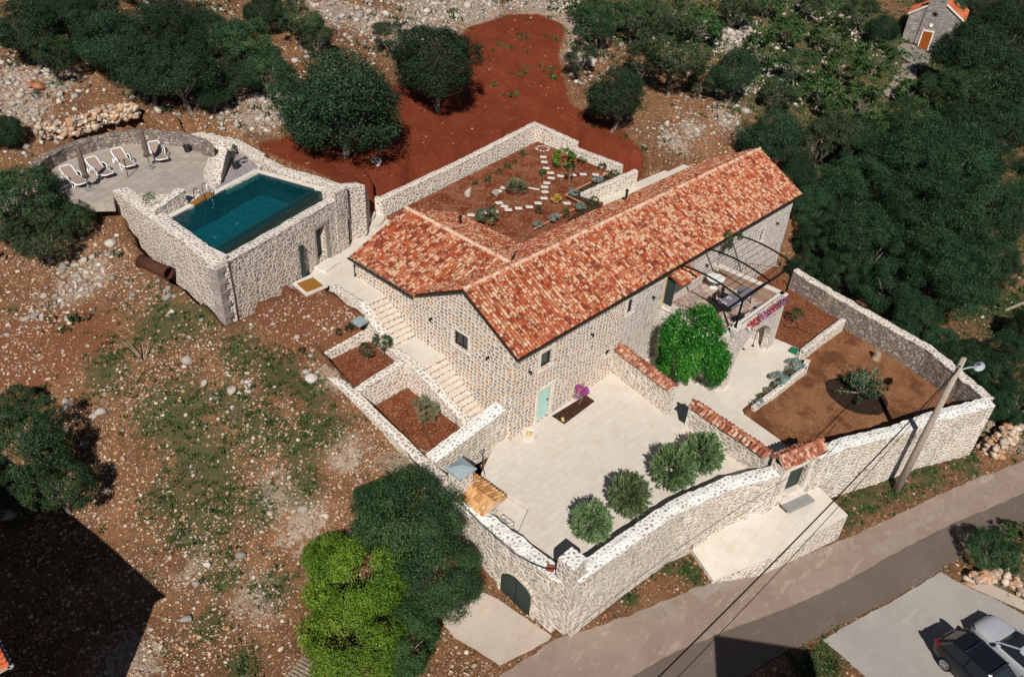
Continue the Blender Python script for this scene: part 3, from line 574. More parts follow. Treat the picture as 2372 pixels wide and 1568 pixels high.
# perimeter walls
CZ = 1.0
stonewall('perimeter_wall', [(-4.95, -8.9), (-1.5, -9.2), (1.8, -9.6), (5.0, -10.55), (7.35, -11.7)], .72, [1.0, 1.0, 1.0, 1.0, 1.02], lambda p: T1(p[0]-.5, p[1]-1.2)-.5, m_perim, m_coping_white, 'long front wall with white speckled top between the corner pillar and the green gate', js=.07)
stonewall('perimeter_wall', [(9.9, -12.55), (12.2, -13.3), (15.2, -14.7), (18.1, -15.75), (19.9, -16.6), (21.9, -17.55)], .72, [1.15, 1.05, .95, .95, .95, 1.0], lambda p: T1(p[0]-.3, p[1]-1.3)-.6, m_perim, m_coping_white, 'long front wall with white speckled top right of the green gate, behind the pole', js=.07)
stonewall('garage_wall', [(-5.45, -.6), (-5.45, -4), (-5.45, -8.15)], .72, [.8, .62, .75], lambda p: T1(p[0]-1.2, p[1])-.5, m_perim, m_coping_white, 'wall with the arched garage door beside the concrete driveway', js=.07)
stonewall('garden_side_wall', [(22.55, -17.3), (24.9, -13), (26.2, -5.9), (27.2, -2.4)], .6, [1.0, 1.1, 1.3, 1.3], lambda p: T1(p[0]+.6, p[1])-.6, m_dry, m_coping, 'rough grey stone wall between the lower garden and the chestnut trees', js=.09)
pz = thing('corner_pillar', 'square stone pillar rising at the street corner of the walls', 'pillar', (-4.9, -8.35, 0))
b = MB(); b.box((0, 0, -.2), (.95, .95, 4.4), taper=.93); b.build('shaft', m_perim, pz); b = MB(); b.box((0, 0, 2.04), (.86, .86, .1)); b.build('cap', m_coping_white, pz, bevel=.03)
o = MB().box((-5.15, -7.45, .8), (.34, .34, .06), rz=.5).build('clay_slab', m_terr); tag(o, 'small square red tile lying on the wall top beside the corner pillar', 'tile')
# pool-side compound walls (z of tops from the sight lines)
KB = stonewall('low_retaining_wall', [(23.2, 9.6), (17.7, 10.1)][::-1], .0 or .42, [5.35, 5.75], 4.3, m_garden_wall, m_coping, 'stepped stone wall behind the main roof, beside the herb bed')
stonewall('garden_wall', [(22.75, 11.0), (22.6, 15.3)], -.5, [5.8, 5.8], 4.4, m_garden_wall, m_coping, 'lower stepped garden wall at the right end of the walled garden')
stonewall('garden_wall', [(22.6, 15.3), (22.5, 19.3), (14.0, 18.45), (5.9, 17.75), (5.4, 18.6)], -.5, [6.3, 6.55, 6.0, 5.65, 5.65], 4.2, m_garden_wall, m_coping, 'long stone wall separating the walled garden from the red field')
stonewall('field_end_wall', [S2('n', 450, 470, 5.9)[:2], S2('n', 400, 290, 8.0), S2('n', 210, 320, 8.1)], -.55, [5.9, 7.9, 8.1], 4.2, m_pool_stone, m_coping, 'tall stone wall block beside the rounded steps')
# ------------------------------------------------------------------ rocks
ico = bmesh.new(); bmesh.ops.create_icosphere(ico, subdivisions=1, radius=1); IV = np.array([v.co[:] for v in ico.verts]); IF = np.array([[v.index for v in f.verts] for f in ico.faces]); ico.free()
ico = bmesh.new(); bmesh.ops.create_icosphere(ico, subdivisions=2, radius=1); IV2 = np.array([v.co[:] for v in ico.verts]); IF2 = np.array([[v.index for v in f.verts] for f in ico.faces]); ico.free()
def rocks_mesh(name, pos, size, mat, squash=.65, iv=None, if_=None):
    iv = IV if iv is None else iv; if_ = IF if if_ is None else if_
    n = len(pos); pos = np.asarray(pos); size = np.asarray(size)
    s = size[:, None]*np.stack([rng.uniform(.7, 1.3, n), rng.uniform(.6, 1.1, n), rng.uniform(.45, .85, n)*squash/.65], 1)
    V = iv[None]*(1+rng.uniform(-.2, .2, (n, len(iv), 1)))
    for _ in range(4 if len(iv) > 20 else 2):   # flat broken faces
        pn = rng.normal(size=(n, 1, 3)); pn /= np.linalg.norm(pn, axis=-1, keepdims=True); dd_ = (V*pn).sum(-1, keepdims=True)-rng.uniform(.4, .75, (n, 1, 1)); V = V-pn*np.maximum(dd_, 0)
    V = V*s[:, None]
    a = rng.uniform(0, 2*pi, n); ca, sa = np.cos(a)[:, None], np.sin(a)[:, None]
    x = V[..., 0]*ca-V[..., 1]*sa; y = V[..., 0]*sa+V[..., 1]*ca; z = V[..., 2]+rng.uniform(-.35, .35, (n, 1))*x
    V = np.stack([x, y, z], -1)+pos[:, None]
    F = if_[None]+(np.arange(n)*len(iv))[:, None, None]
    return fast_mesh(name, V.reshape(-1, 3), F.reshape(-1, 3), mat, np.repeat(rng.random(n), len(if_)))
def rocks_obj(name, pos, size, mat, **kw):
    o = bpy.data.objects.new(name, rocks_mesh(name, pos, size, mat, **kw)); COL.objects.link(o); return o
def rockwall(name, line, h, w, n, sz, mat, label, group=None):
    """dry stone wall: many fitted rocks piled in a line (one thing)"""
    line = [Vector(p) for p in line]; L = [0]
    for a, b in zip(line, line[1:]): L.append(L[-1]+(b-a).length)
    P_, Z_ = [], []
    for i in range(n):
        t = random.random()*L[-1]; k = max(j for j in range(len(line)-1) if L[j] <= t); u = (t-L[k])/(L[k+1]-L[k])
        p = line[k].lerp(line[k+1], u); d = (line[k+1]-line[k]).normalized(); q = Vector((-d.y, d.x, 0)); hh = random.random()
        p = p+q*random.uniform(-.5, .5)*w*(1-.55*hh)+Vector((0, 0, hh*h)); P_.append(p[:]); Z_.append(sz*random.uniform(.6, 1.35))
    return tag(rocks_obj(name, P_, Z_, mat, squash=.8), label, 'wall', group)
# ------------------------------------------------------------------ pool house, pool and sun deck
A = Vector(S(1, 1035, 885, ZD)); B = Vector(S(1, 1648, 560, ZD)); C = Vector(S('p', 728, 122, ZD)); D = Vector(S('p', 165, 487, ZD))
F0 = S('p', 88, 556, ZC+.1); F1 = S('p', 778, 172, ZC)
ph = thing('pool_terrace_building', 'rough stone building with pool on top, dark doorway and shower column on its front', 'building', (0, 0, 0))
dvec = Vector((F1[0]-F0[0], F1[1]-F0[1], 0)).normalized(); nvec = Vector((-dvec.y, dvec.x, 0)); FL = math.hypot(F1[0]-F0[0], F1[1]-F0[1])
def onf(px, py, r='s'):     # point on the front wall's plane
    x, y = P(r, px, py); d = ray(x, y); n = np.array([nvec.x, nvec.y, 0]); t = ((np.array(F0)-CAM)@n)/(d@n); q = CAM+d*t; return float((q[0]-F0[0])*dvec.x+(q[1]-F0[1])*dvec.y), float(q[2])
dl, dzt = onf(285, 180); dr, dzb = onf(375, 370); dl2, dzb2 = onf(308, 450); dr2, dzt2 = onf(378, 112)
du0, du1 = (dl+dl2)/2, (dr+dr2)/2; dz0 = min(max(4.55, (dzb+dzb2)/2), 4.85); dz1 = dz0+2.0
def F_(u, z, off=0): p = Vector(F0)+dvec*u+nvec*off; return (p.x, p.y, z)
def wallpanel(b, O, ud, L, z0, z1, holes, depth, nd, sub=.5, js=0):
    """wall face with openings and their reveals. ud along, nd into the wall"""
    us = sorted({0, L, *[h[0] for h in holes], *[h[1] for h in holes]}); zs = sorted({z0, z1, *[h[2] for h in holes], *[h[3] for h in holes]})
    def sd(a): 
        r = []
        for p, q in zip(a, a[1:]): n = max(1, int((q-p)/sub)); r += [p+(q-p)*k/n for k in range(n)]
        return r+[a[-1]]
    us = sd(us); zs = sd(zs)
    pt = lambda u, z, o=0: (O[0]+ud[0]*u+nd[0]*o, O[1]+ud[1]*u+nd[1]*o, z)
    V = {}; vs_ = []
    def vid(u, z):
        k = (round(u, 4), round(z, 4))
        if k not in V:
            V[k] = len(vs_); p = pt(u, z); vs_.append(jit(p, js) if js and not any(h[0]-.02 <= u <= h[1]+.02 and h[2]-.02 <= z <= h[3]+.02 for h in holes) else p)
        return V[k]
    F = []
    for i in range(len(us)-1):
        for j in range(len(zs)-1):
            cu, cz = (us[i]+us[i+1])/2, (zs[j]+zs[j+1])/2
            if any(h[0] < cu < h[1] and h[2] < cz < h[3] for h in holes): continue
            F.append((vid(us[i], zs[j]), vid(us[i+1], zs[j]), vid(us[i+1], zs[j+1]), vid(us[i], zs[j+1])))
    b.add(vs_, F)
    for h in holes:
        c = [(h[0], h[2]), (h[1], h[2]), (h[1], h[3]), (h[0], h[3])]
        for k in range(4):
            p, q = c[k], c[(k+1) % 4]; b.add([pt(*p), pt(*q), pt(*q, depth), pt(*p, depth)], [(3, 2, 1, 0)])
wb = MB(); wallpanel(wb, F0, dvec, FL+.05, 3.7, ZC-.08, [(du0, du1, dz0, dz1)], .45, nvec, .35, .03); wb.build('front_wall', m_pool_stone, ph)
wb = MB()   # back of the front wall (towards the channel)
a = Vector(F_(0.1, 3.7, .5)); bb_ = Vector(F_(FL, 3.7, .5)); wb.add([a, bb_, (bb_.x, bb_.y, ZC-.08), (a.x, a.y, ZC-.08)], [(0, 1, 2, 3)]); wb.build('channel_wall', m_pooltile, ph)
cb = MB(); n = int(FL/.35); V = []; F = []
for i in range(n+1):
    u = FL*i/n
    for o_, z in ((-.03, ZC-.1), (-.03, ZC), (.27, ZC+.02), (.56, ZC), (.56, ZC-.1)): V.append(jit(F_(u, z, o_), .05, 2.7))
for i in range(n): F += [(i*5+k, (i+1)*5+k, (i+1)*5+k+1, i*5+k+1) for k in range(4)]
cb.add(V, F+[(0, 1, 2, 3, 4)]); cb.build('coping', m_coping, ph)
# dark doorway and its cut-stone surround
dr_ = MB(); p = F_((du0+du1)/2, (dz0+dz1)/2, .4); rz = math.atan2(dvec.y, dvec.x); dr_.box(p, (du1-du0+.02, .06, dz1-dz0), rz=rz); dd = dr_.build('door', m_green, ph)
sb = MB(); w_ = .2
for (u0, u1, z0, z1) in ((du0-w_, du0, dz0-.15, dz1), (du1, du1+w_+.1, dz0-.15, dz1), (du0-w_, du1+w_+.1, dz1, dz1+.24)): 
    p = F_((u0+u1)/2, (z0+z1)/2, .06); sb.box(p, (u1-u0-.004, .2, z1-z0-.004), rz=rz)
sb.build('door_surround', m_quoin, ph, bevel=.012)
# lift steps
b = MB(); b.box(F_((du0+du1)/2-.15, 4.43, -.42), (du1-du0+.5, .85, .3), rz=rz); tag(b.build('doorstep', m_coping_slab, None, bevel=.02), 'pale stone doorstep in front of the dark pool house door', 'step')
# corner quoins, at the left outer corner
qb = MB()
for i in range(11): p = F_(.19 if i % 2 else .27, 4.35+i*.34, .1+(.1 if i % 2 else 0)); qb.box(p, (.42 if i % 2 else .6, .5 if not i % 2 else .66, .325), rz=rz)
qb.build('corner_stones', m_quoin, ph, bevel=.03)
# tower at the right end of the front wall, left wall, right wall
stonewall('w', [F_(FL-.02, 0, -.06)[:2], F_(FL+1.0, 0, -.06)[:2]], .95, 8.42, 3.8, m_pool_stone, m_coping, '', parent=ph)
L1 = S(1, 728, 692, ZD+.25); L2 = S(1, 1140, 980, ZD+.2)
stonewall('w', [F_(.02, 0, .06)[:2], L2[:2], L1[:2]], -.8, [8.12, 8.35, 8.55], lambda p: min(T1(p[0]-.8, p[1])-.6, 5.0), m_pool_stone, m_coping, '', parent=ph)
RW = [S(1, *q, ZD+.25)[:2] for q in ((2225, 648), (2050, 590), (1850, 535), (1650, 440), (1530, 360), (1350, 325))]
stonewall('pool_side_wall', RW, .62, [8.42, 8.42, 8.42, 8.45, 8.5, 8.5], 6.2, m_pool_stone, m_coping, 'curving low stone wall between the pool and the red field')
stonewall('deck_partition_wall', [S2(1, 1420, 640, ZD), S2(1, 1475, 500, ZD), S2(1, 1470, 470, ZD)], .45, [8.5, 9.2, 9.35], 7.5, m_pool_stone, m_coping, 'sloping stone wall right of the pool ladder beside a gravel pocket')
stonewall('deck_partition_wall', [S2(1, 1000, 872, ZD), S2(1, 1208, 765, ZD)], .5, [8.75, 9.05], 7.5, m_pool_stone, m_coping, 'short stone wall left of the pool ladder behind a potted olive')
# buttress beside the rounded steps
q0 = S('n', 240, 870, 4.5); q1 = S('n', 335, 770, 4.5)
stonewall('buttress_wall', [q0[:2], q1[:2]], .5, [6.9, 6.95], 4.2, m_pool_stone, m_coping, 'narrow stone buttress between the pool house and the rounded steps')
# rounded steps
st = thing('rounded_steps', 'two rounded pale steps curving beside the stone buttress', 'steps')
cx, cy, _ = S('n', 330, 640, 4.6)
for i, (r, z) in enumerate(((1.75, 4.62), (1.15, 4.86))):
    b = MB(); b.lathe((cx, cy, 0), [(r, 4.3), (r, z), (.01, z)], 40); b.build('step', m_path, st)
# pool basin
pl = thing('swimming_pool', 'rectangular infinity pool with dark tiles and turquoise water on the stone terrace', 'swimming pool')
lerp = lambda p, q, t: p.lerp(q, t)
W1a, W1b = lerp(A, D, .80), lerp(B, C, .84); W2a, W2b = lerp(A, D, .865), lerp(B, C, .895)
def down(p, z): return Vector((p.x, p.y, z))
ZW = ZD-.1; ZF = ZD-1.5
b = MB()
def quad(b, *p): b.add(p, [tuple(range(len(p)))])
for p, q in ((A, B), (B, W1b), (W1b, W1a), (W1a, A)): quad(b, down(p, ZW+.09), down(q, ZW+.09), down(q, ZF), down(p, ZF))
ins = b.build('basin_wall', m_pooltile, pl)
b = MB(); quad(b, down(A, ZF), down(B, ZF), down(W1b, ZF), down(W1a, ZF)); b.build('basin_floor', m_poolfloor, pl)
b = MB(); quad(b, down(W1a, ZW-.03), down(W1b, ZW-.03), down(W2b, ZW-.03), down(W2a, ZW-.03)); quad(b, down(W2a, ZW-.03), down(W2b, ZW-.03), down(W2b, ZD-.62), down(W2a, ZD-.62))
quad(b, down(W2a, ZD-.6), down(W2b, ZD-.6), down(C, ZD-.6), down(D, ZD-.6)); quad(b, down(C, ZC), down(B, ZC), down(B, ZD-.8), down(C, ZD-.8)); quad(b, down(D, ZC), down(A, ZC), down(A, ZD-.8), down(D, ZD-.8)); quad(b, down(C, ZC), down(D, ZC), down(D, ZD-.8), down(C, ZD-.8)); b.build('overflow_channel', m_pooltile, pl)
def wmat():
    M = Mat('pool_water_surface', .03, .5); g = M.geo()
    n = M.noise(g, 5, 4, .6); n2 = M.noise(g, 1.2, 2); bp = M.N('ShaderNodeBump', {'Height': M.math('ADD', n, n2), 'Distance': .02, 'Strength': .35}).outputs[0]
    tr = M.N('ShaderNodeBsdfTransparent', {'Color': (.42, .90, .93, 1)}); gl = M.N('ShaderNodeBsdfGlossy', {'Roughness': .05, 'Normal': bp}); fr = M.N('ShaderNodeFresnel', {'IOR': 1.33, 'Normal': bp}).outputs[0]
    df = M.N('ShaderNodeBsdfDiffuse', {'Color': M.mix(M.sr(n, .35, .65), lin('#063a44'), lin('#0c5661')), 'Normal': bp})
    m1 = M.N('ShaderNodeMixShader', {0: .42, 1: tr.outputs[0], 2: df.outputs[0]}); m2 = M.N('ShaderNodeMixShader', {0: fr, 1: m1.outputs[0], 2: gl.outputs[0]})
    M.l.new(m2.outputs[0], M.n['Material Output'].inputs[0]); return M.m
b = MB(); quad(b, down(W2a, ZW), down(W2b, ZW), down(B, ZW), down(A, ZW)); b.build('water', wmat(), pl)
def rim(p, q, w, side, z=ZD):
    d = (q-p).normalized(); n_ = Vector((-d.y, d.x, 0))*side*w; return [down(p, z), down(q, z), down(q+n_, z), down(p+n_, z)]
b = MB()
def slab(b, pts, t): 
    n = len(pts); a = [Vector(p) for p in pts]; c_ = [v-Vector((0, 0, t)) for v in a]; b.add(a+c_, [tuple(range(n)), tuple(range(2*n-1, n-1, -1))]+[(i, i+n, (i+1) % n+n, (i+1) % n) for i in range(n)])
dAB = (B-A).normalized(); nAB = Vector((-dAB.y, dAB.x, 0))
slab(b, [down(A-dAB*.3, ZD+.02), down(B+dAB*.3, ZD+.02), down(B+dAB*.3+nAB*.36, ZD+.02), down(A-dAB*.3+nAB*.36, ZD+.02)], .12)
slab(b, [down(B, ZD+.02), down(B+dAB*.35, ZD+.02), down(C+dAB*.35, ZD+.02), down(C, ZD+.02)], .12); slab(b, [down(A, ZD+.02), down(D, ZD+.02), down(D-dAB*.35, ZD+.02), down(A-dAB*.35, ZD+.02)], .12)
b.build('rim', m_coping_slab, pl)
b = MB()
for px, py in ((1505, 693), (1213, 853), (1515, 898), (1365, 888), (1507, 805)):
    q = S(1, px, py, ZW-.5); b = MB(); b.lathe((q[0], q[1], ZF+.02), [(.1, 0), (.1, .03), (.01, .03)], 12); b.build('floor_light', m_white, pl)

# ladder
lad = thing('pool_ladder', 'curved stainless steel ladder rails at the back edge of the pool', 'ladder'); n_ = -nAB
for px, py in ((1290, 750), (1345, 715)):
    q = Vector(S(1, px, py, ZD+.03)); pts = [q+nAB*.45]+[q+nAB*(.42-.45*t)+Vector((0, 0, .62+.16*sin(t*pi))) for t in (0, .25, .5, .75, 1)]+[q-nAB*.18+Vector((0, 0, .2)), q-nAB*.2-Vector((0, 0, .9))]
    MB().tube(pts, .028, 10).build('rail', m_steel, lad, smooth=True)
q = Vector(S(1, 1318, 735, ZD+.03))-nAB*.22
for k in range(3): MB().box((q.x, q.y, ZD-.35-.28*k), (.5, .1, .04), rz=rz).build('rung', m_steel, lad)
# deck, board and gravel pockets
sheet('pool_surround', [(x, y, ZD-.02) for x, y in GAPP], m_coping, thick=.4)
sheet('sun_deck', DECK_PTS := [(x, y, ZD) for x, y in DECK], m_deck_stone, thick=.5)
sheet('gravel_pocket', [S(1, *q, ZD+.006) for q in ((1375, 690), (1650, 545), (1650, 510), (1540, 430), (1470, 480), (1400, 620))], m_gravel, 'stuff', .1, label='grey gravel filling the pocket behind the far end of the pool', cat='gravel')
sheet('gravel_pocket', [S(1, *q, ZD+.006) for q in ((985, 860), (1030, 885), (1230, 775), (1210, 765), (1000, 840), (900, 760), (880, 780))], m_gravel, 'stuff', .1, label='grey gravel strip beside the near end of the pool', cat='gravel')
b = MB(); slab(b, [S(1, *q, ZD+.035) for q in ((1212, 760), (1345, 680), (1370, 690), (1380, 697), (1250, 770))], .03); tag(b.build('deck_board', m_ledge), 'brown wooden mat at the pool ladder', 'mat')
stonewall('deck_back_wall', [S2('l', *q, ZD) for q in ((170, 760), (300, 650), (470, 560), (800, 450), (1100, 382), (1350, 365), (1560, 372), (1800, 395), (1900, 420), (2060, 480), (2140, 530))], .5, [ZD+.8]*11, lambda p: 7.3, m_dry, m_dry, 'curved weathered stone wall around the sun deck', js=.08)
# ------------------------------------------------------------------ sun loungers
def make_lounger():
    t = thing('sun_lounger', '', 'sun lounger', group='white sun loungers on the deck')
    L, w = 1.95, .68; hinge = .75; ang = radians(38)
    def back(s, y, z=0): return (-(hinge-L/2)*0+(-L/2+hinge)-s*cos(ang), y, .33+s*sin(ang)+z)
    x0 = -L/2+hinge
    f = MB()
    pts = [(x0, -w/2, .33), (L/2-.1, -w/2, .30), (L/2, -w/2+.1, .30), (L/2, w/2-.1, .30), (L/2-.1, w/2, .30), (x0, w/2, .33)]; f.tube(pts, .04, 8)
    f.build('frame', m_white, t, smooth=True)
    f = MB(); f.tube([(x0, -w/2, .33), back(.72, -w/2), back(.8, -w/2+.1), back(.8, w/2-.1), back(.72, w/2), (x0, w/2, .33)], .04, 8); f.build('back_frame', m_white, t, smooth=True)
    s = MB(); s.add([(x0, -w/2+.03, .345), (L/2-.03, -w/2+.03, .31), (L/2-.03, w/2-.03, .31), (x0, w/2-.03, .345)], [(0, 1, 2, 3)]); s.add([back(.78, -w/2+.03, .015), (x0, -w/2+.03, .345), (x0, w/2-.03, .345), back(.78, w/2-.03, .015)], [(0, 1, 2, 3)])
    o = s.build('sling', m_sling, t); m = o.modifiers.new('s', 'SOLIDIFY'); m.thickness = .02
    for sy in (-1, 1):
        f = MB(); f.tube([(.72, sy*w/2, .30), (.62, sy*(w/2+.03), .03), (.4, sy*(w/2+.03), .0), (.18, sy*(w/2+.02), .28)], .032, 8); f.build('leg', m_white, t, smooth=True)
        f = MB(); f.tube([(-.45, sy*w/2, .32), (-.6, sy*(w/2+.03), .03), (-.75, sy*(w/2+.03), .02), (-.78, sy*w/2, .3)], .032, 8); f.build('leg', m_white, t, smooth=True)
        f = MB(); f.tube([back(.25, sy*w/2), (x0-.02, sy*(w/2+.06), .60), (x0+.32, sy*(w/2+.06), .56), (x0+.42, sy*(w/2+.02), .33)], .034, 8); f.build('armrest', m_white, t, smooth=True)
    return t
LG = [((420, 640), (640, 830), 'leftmost white sun lounger partly behind leafy branches'), ((720, 540), (950, 720), 'second white sun lounger from the left, beside the closed parasol'), ((1030, 430), (1210, 620), 'third white sun lounger, with a short dark post at its foot'), ((1500, 370), (1600, 540), 'rightmost white sun lounger beside the second closed parasol')]
lg0 = make_lounger()
for i, (h, f, lab) in enumerate(LG):
    o = lg0 if i == 0 else copy_tree(lg0); a = Vector(S('l', *h, ZD+.7)); c = Vector(S('l', *f, ZD+.3)); d = (c-a); d.z = 0
    m = c-d.normalized()*.85; o.location = (m.x, m.y, ZD+.005); o.rotation_euler = (0, 0, math.atan2(d.y, d.x)); o['label'] = lab
# closed parasols
def make_parasol():
    t = thing('closed_parasol', '', 'parasol', group='closed taupe parasols on the deck')
    b = MB(); b.box((0, 0, .03), (.5, .5, .06)); b.cyl((0, 0, .06), .05, .25, 12); b.build('base', m_slate, t, bevel=.01)
    b = MB(); b.cyl((0, 0, .05), .022, 2.55, 10); b.build('pole', m_dkframe, t)
    b = MB(); prof = [(.03, 2.62), (.07, 2.55), (.1, 2.2), (.13, 1.7), (.15, 1.25), (.1, 1.12), (.13, 1.0), (.17, .72), (.03, .78)]
    n = 40; V = []; F = []
    for i, (r, z) in enumerate(prof):
        for k in range(n): rr = r*(1+.28*sin(k*8*2*pi/n+i*.15)+.1*sin(k*3+i)); V.append((rr*cos(2*pi*k/n), rr*sin(2*pi*k/n), z+.03*sin(k*5)))
    F = [(i*n+k, i*n+(k+1) % n, (i+1)*n+(k+1) % n, (i+1)*n+k) for i in range(len(prof)-1) for k in range(n)]
    b.add(V, F); b.build('canopy', m_umb, t, smooth=True); b = MB(); b.lathe((0, 0, 1.1), [(.125, 0), (.135, .03), (.125, .06)], 16); b.build('tie', m_umb, t); return t
um = make_parasol()
for i, (q, lab) in enumerate((((722, 905), 'closed taupe parasol on the left, between the first two loungers'), ((1452, 645), 'closed taupe parasol on the right, beside the rightmost lounger'))):
    o = um if i == 0 else copy_tree(um); o.location = S('l', *q, ZD+.01); o.rotation_euler = (radians(-2), radians(1), i*.6); o['label'] = lab
q = S('l', 1190, 762, ZD); t = thing('post', 'short rusty post standing on the deck by the third lounger', 'post', q)
MB().cyl((0, 0, 0), .025, 1.1, 10).build('shaft', m_rust, t); MB().lathe((0, 0, 1.08), [(.05, 0), (.05, .05), (.0, .06)], 12).build('knob', m_rust, t)
# outdoor shower
q = F_(*[onf(160, 590)[0]], 4.42, -.22); t = thing('outdoor_shower', 'tall dark green shower column standing against the pool house wall', 'shower', q, rz)
b = MB(); b.box((0, 0, 1.08), (.3, .14, 2.16)); b.build('column', m_green, t, bevel=.03); b = MB(); b.tube([(0, -.03, 2.12), (.0, -.12, 2.17), (0, -.28, 2.14)], .035, 8); b.build('shower_head', m_green, t, smooth=True)
b = MB(); b.tube([(0, -.05, 1.15), (0, -.11, 1.17)], .025, 8); b.box((0, -.12, 1.17), (.12, .02, .03)); b.build('tap', m_steel, t)
t = thing('shower_tray', 'brown wooden shower mat in a pale stone frame', 'shower mat'); b = MB()
slab(b, [S('s', *q, 4.60) for q in ((115, 635), (262, 580), (357, 655), (205, 715))], .04); b.build('mat', m_ledge, t); b = MB(); slab(b, [S('s', *q, 4.58) for q in ((75, 630), (270, 540), (395, 650), (200, 735))], .15); b.build('frame', m_coping_slab, t)
# rusty cylinder lying on the field
q = Vector(GP(*P(1, 905, 1135), .25)); r = Vector(GP(*P(1, 1085, 1215), .25)); t = thing('rusty_culvert_pipe', 'rusty brown metal cylinder lying beside the pool wall', 'pipe'); d = (r-q).normalized()
b = MB(); pr = [q+Vector((0, 0, .33)), r+Vector((0, 0, .33))]; b.tube(pr, .34, 28, caps=False); o = b.build('shell', m_rust, t, smooth=True); m = o.modifiers.new('s', 'SOLIDIFY'); m.thickness = .05
b = MB(); b.tube([pr[0], pr[0]+d*.07], .39, 28); b.build('end_cap', m_rust, t); b = MB(); b.tube([pr[1]-d*.1, pr[1]+d*.02], .38, 28, caps=False); o = b.build('rim', m_rust, t); m = o.modifiers.new('s', 'SOLIDIFY'); m.thickness = .05
# ------------------------------------------------------------------ clay tile fields
def tilefield(b, O, A_, S_, L, D_, pred=None, w=.215, ex=.36, hgt=.085, lift=.045, jitter=.014):
    """barrel tiles: columns along A_ (eave), rows up S_ (slope). O: eave start, slightly above the roof plane"""
    O = Vector(O); A_ = Vector(A_).normalized(); S_ = Vector(S_).normalized(); N_ = A_.cross(S_).normalized()
    if N_.z < 0: N_ = -N_
    nc = int(round(L/w)); nr = int(math.ceil(D_/ex)); w = L/nc; ex = D_/nr
    if b.uv is None: b.uv = []
    prof = [(0.04, 0), (.2, .72), (.5, 1), (.8, .72), (.96, 0)]
    for i in range(nc):
        for j in range(nr):
            if pred:
                c = O+A_*(i+.5)*w+S_*(j+.5)*ex
                if not pred(c): continue
            jx = random.uniform(-1, 1)*jitter; jz = random.uniform(-.5, 1)*jitter; k0 = len(b.v); tv = random.random(); ru, rv = random.random()*50, random.random()*50
            o = O+A_*(i*w+jx)+S_*(j*ex-.03+random.uniform(-1, 1)*jitter)+N_*(lift+jz); o2 = O+A_*(i*w+jx*.5)+S_*(j*ex+ex+.02)+N_*jz*.3
            V = []
            for (u, h) in prof: V.append(o+A_*(u*w)+N_*(h*hgt))
            for (u, h) in prof: V.append(o2+A_*((u-.5)*.86+.5)*w+N_*(h*hgt*.85))
            F = [(k, k+1, k+6, k+5) for k in range(4)]+[(4, 3, 2, 1, 0)]
            b.add(V, F, tv)
            for f in F[:4]: 
                for k in f: kk = k % 5; b.uv.append((ru+prof[kk][0]*.9, rv+(0 if k < 5 else 1.4)))
            for _ in range(5): b.uv.append((ru, rv))
    return b
def ridgetiles(b, p, q, r=.13, L=.4, mort=None):
    p = Vector(p); q = Vector(q); d = (q-p).normalized(); n = max(1, int(round((q-p).length/L))); L = (q-p).length/n; s = Vector((-d.y, d.x, 0)).normalized(); u = s.cross(d); u = u if u.z > 0 else -u
    if b.uv is None: b.uv = []
    for i in range(n):
        a0 = p+d*(i*L-.02); a1 = p+d*((i+1)*L+.02); V = []; tv = random.random(); ru, rv = random.random()*50, random.random()*50
        for c, rr, z in ((a0, r, .03), (a1, r*.84, 0)):
            for k in range(7): w = pi*k/6; V.append(c+s*cos(w)*rr+u*(sin(w)*rr*.95+z-.03))
        F = [(k, k+1, k+8, k+7) for k in range(6)]+[(6, 5, 4, 3, 2, 1, 0)]; b.add(V, F, tv)
        for f in F[:6]:
            for k in f: b.uv.append((ru+(k % 7)/6, rv+(0 if k < 7 else 1.3)))
        for _ in range(7): b.uv.append((ru, rv))
    if mort is not None: m_ = MB
    return b
# ------------------------------------------------------------------ the house
HL, HW, HE, HR = 29.1, 7.12, 5.8, 7.77
WX, WY, WR = 8.05, 12.75, 7.42
hs = thing('stone_house', 'long stone house with orange clay tile roof, side wing and raised terrace', 'house')
# walls with openings
door = (2.2, 3.12, 0.02, 2.12); w1 = (2.08, 2.95, 3.68, 4.70); w2 = (7.86, 8.42, 1.62, 2.1); w3 = (9.47, 10.03, 3.86, 4.88); d2 = (13.35, 14.2, 2.9, 4.85); w4 = (24.9, 25.42, 3.17, 4.18)
b = MB(); wallpanel(b, (0, 0), (1, 0), 9.3, -1.0, HE, [door, w1, w2], .26, (0, 1)); b.build('front_wall', m_house, hs)
b = MB(); wallpanel(b, (9.3, 0), (1, 0), HL-9.3, -2.4, HE, [tuple(a-9.3 if i < 2 else a for i, a in enumerate(h)) for h in (w3, d2, w4)], .26, (0, 1)); b.build('front_wall', m_house_grey, hs)
ww = (3.3, 4.4, 4.02, 4.98)
b = MB(); wallpanel(b, (0, 0), (0, 1), WY, -1.0, HE, [ww], .26, (1, 0))
b.add([(0, 0, HE), (0, HW, HE), (0, HW/2, HR-.06)], [(0, 1, 2)]); b.build('side_wall', m_house, hs)
b = MB(); b.add([(HL, 0, -2.6), (HL, HW, -2.6), (HL, HW, HE), (HL, HW/2, HR-.06), (HL, 0, HE)], [(0, 1, 2, 3, 4)]); b.build('side_wall', m_house_grey, hs)
b = MB(); b.add([(HL, HW, 2), (WX-.1, HW, 2), (WX-.1, HW, HE), (HL, HW, HE)], [(0, 1, 2, 3)]); b.add([(0, WY, 3), (WX-.25, WY, 3), (WX-.25, WY, HE), ((WX-.25)/2, WY, WR-.06), (0, WY, HE)], [(0, 1, 2, 3, 4)]); b.add([(WX-.25, WY, 3), (WX-.25, HW, 3), (WX-.25, HW, HE), (WX-.25, WY, HE)], [(0, 1, 2, 3)]); b.build('back_wall', m_house, hs)
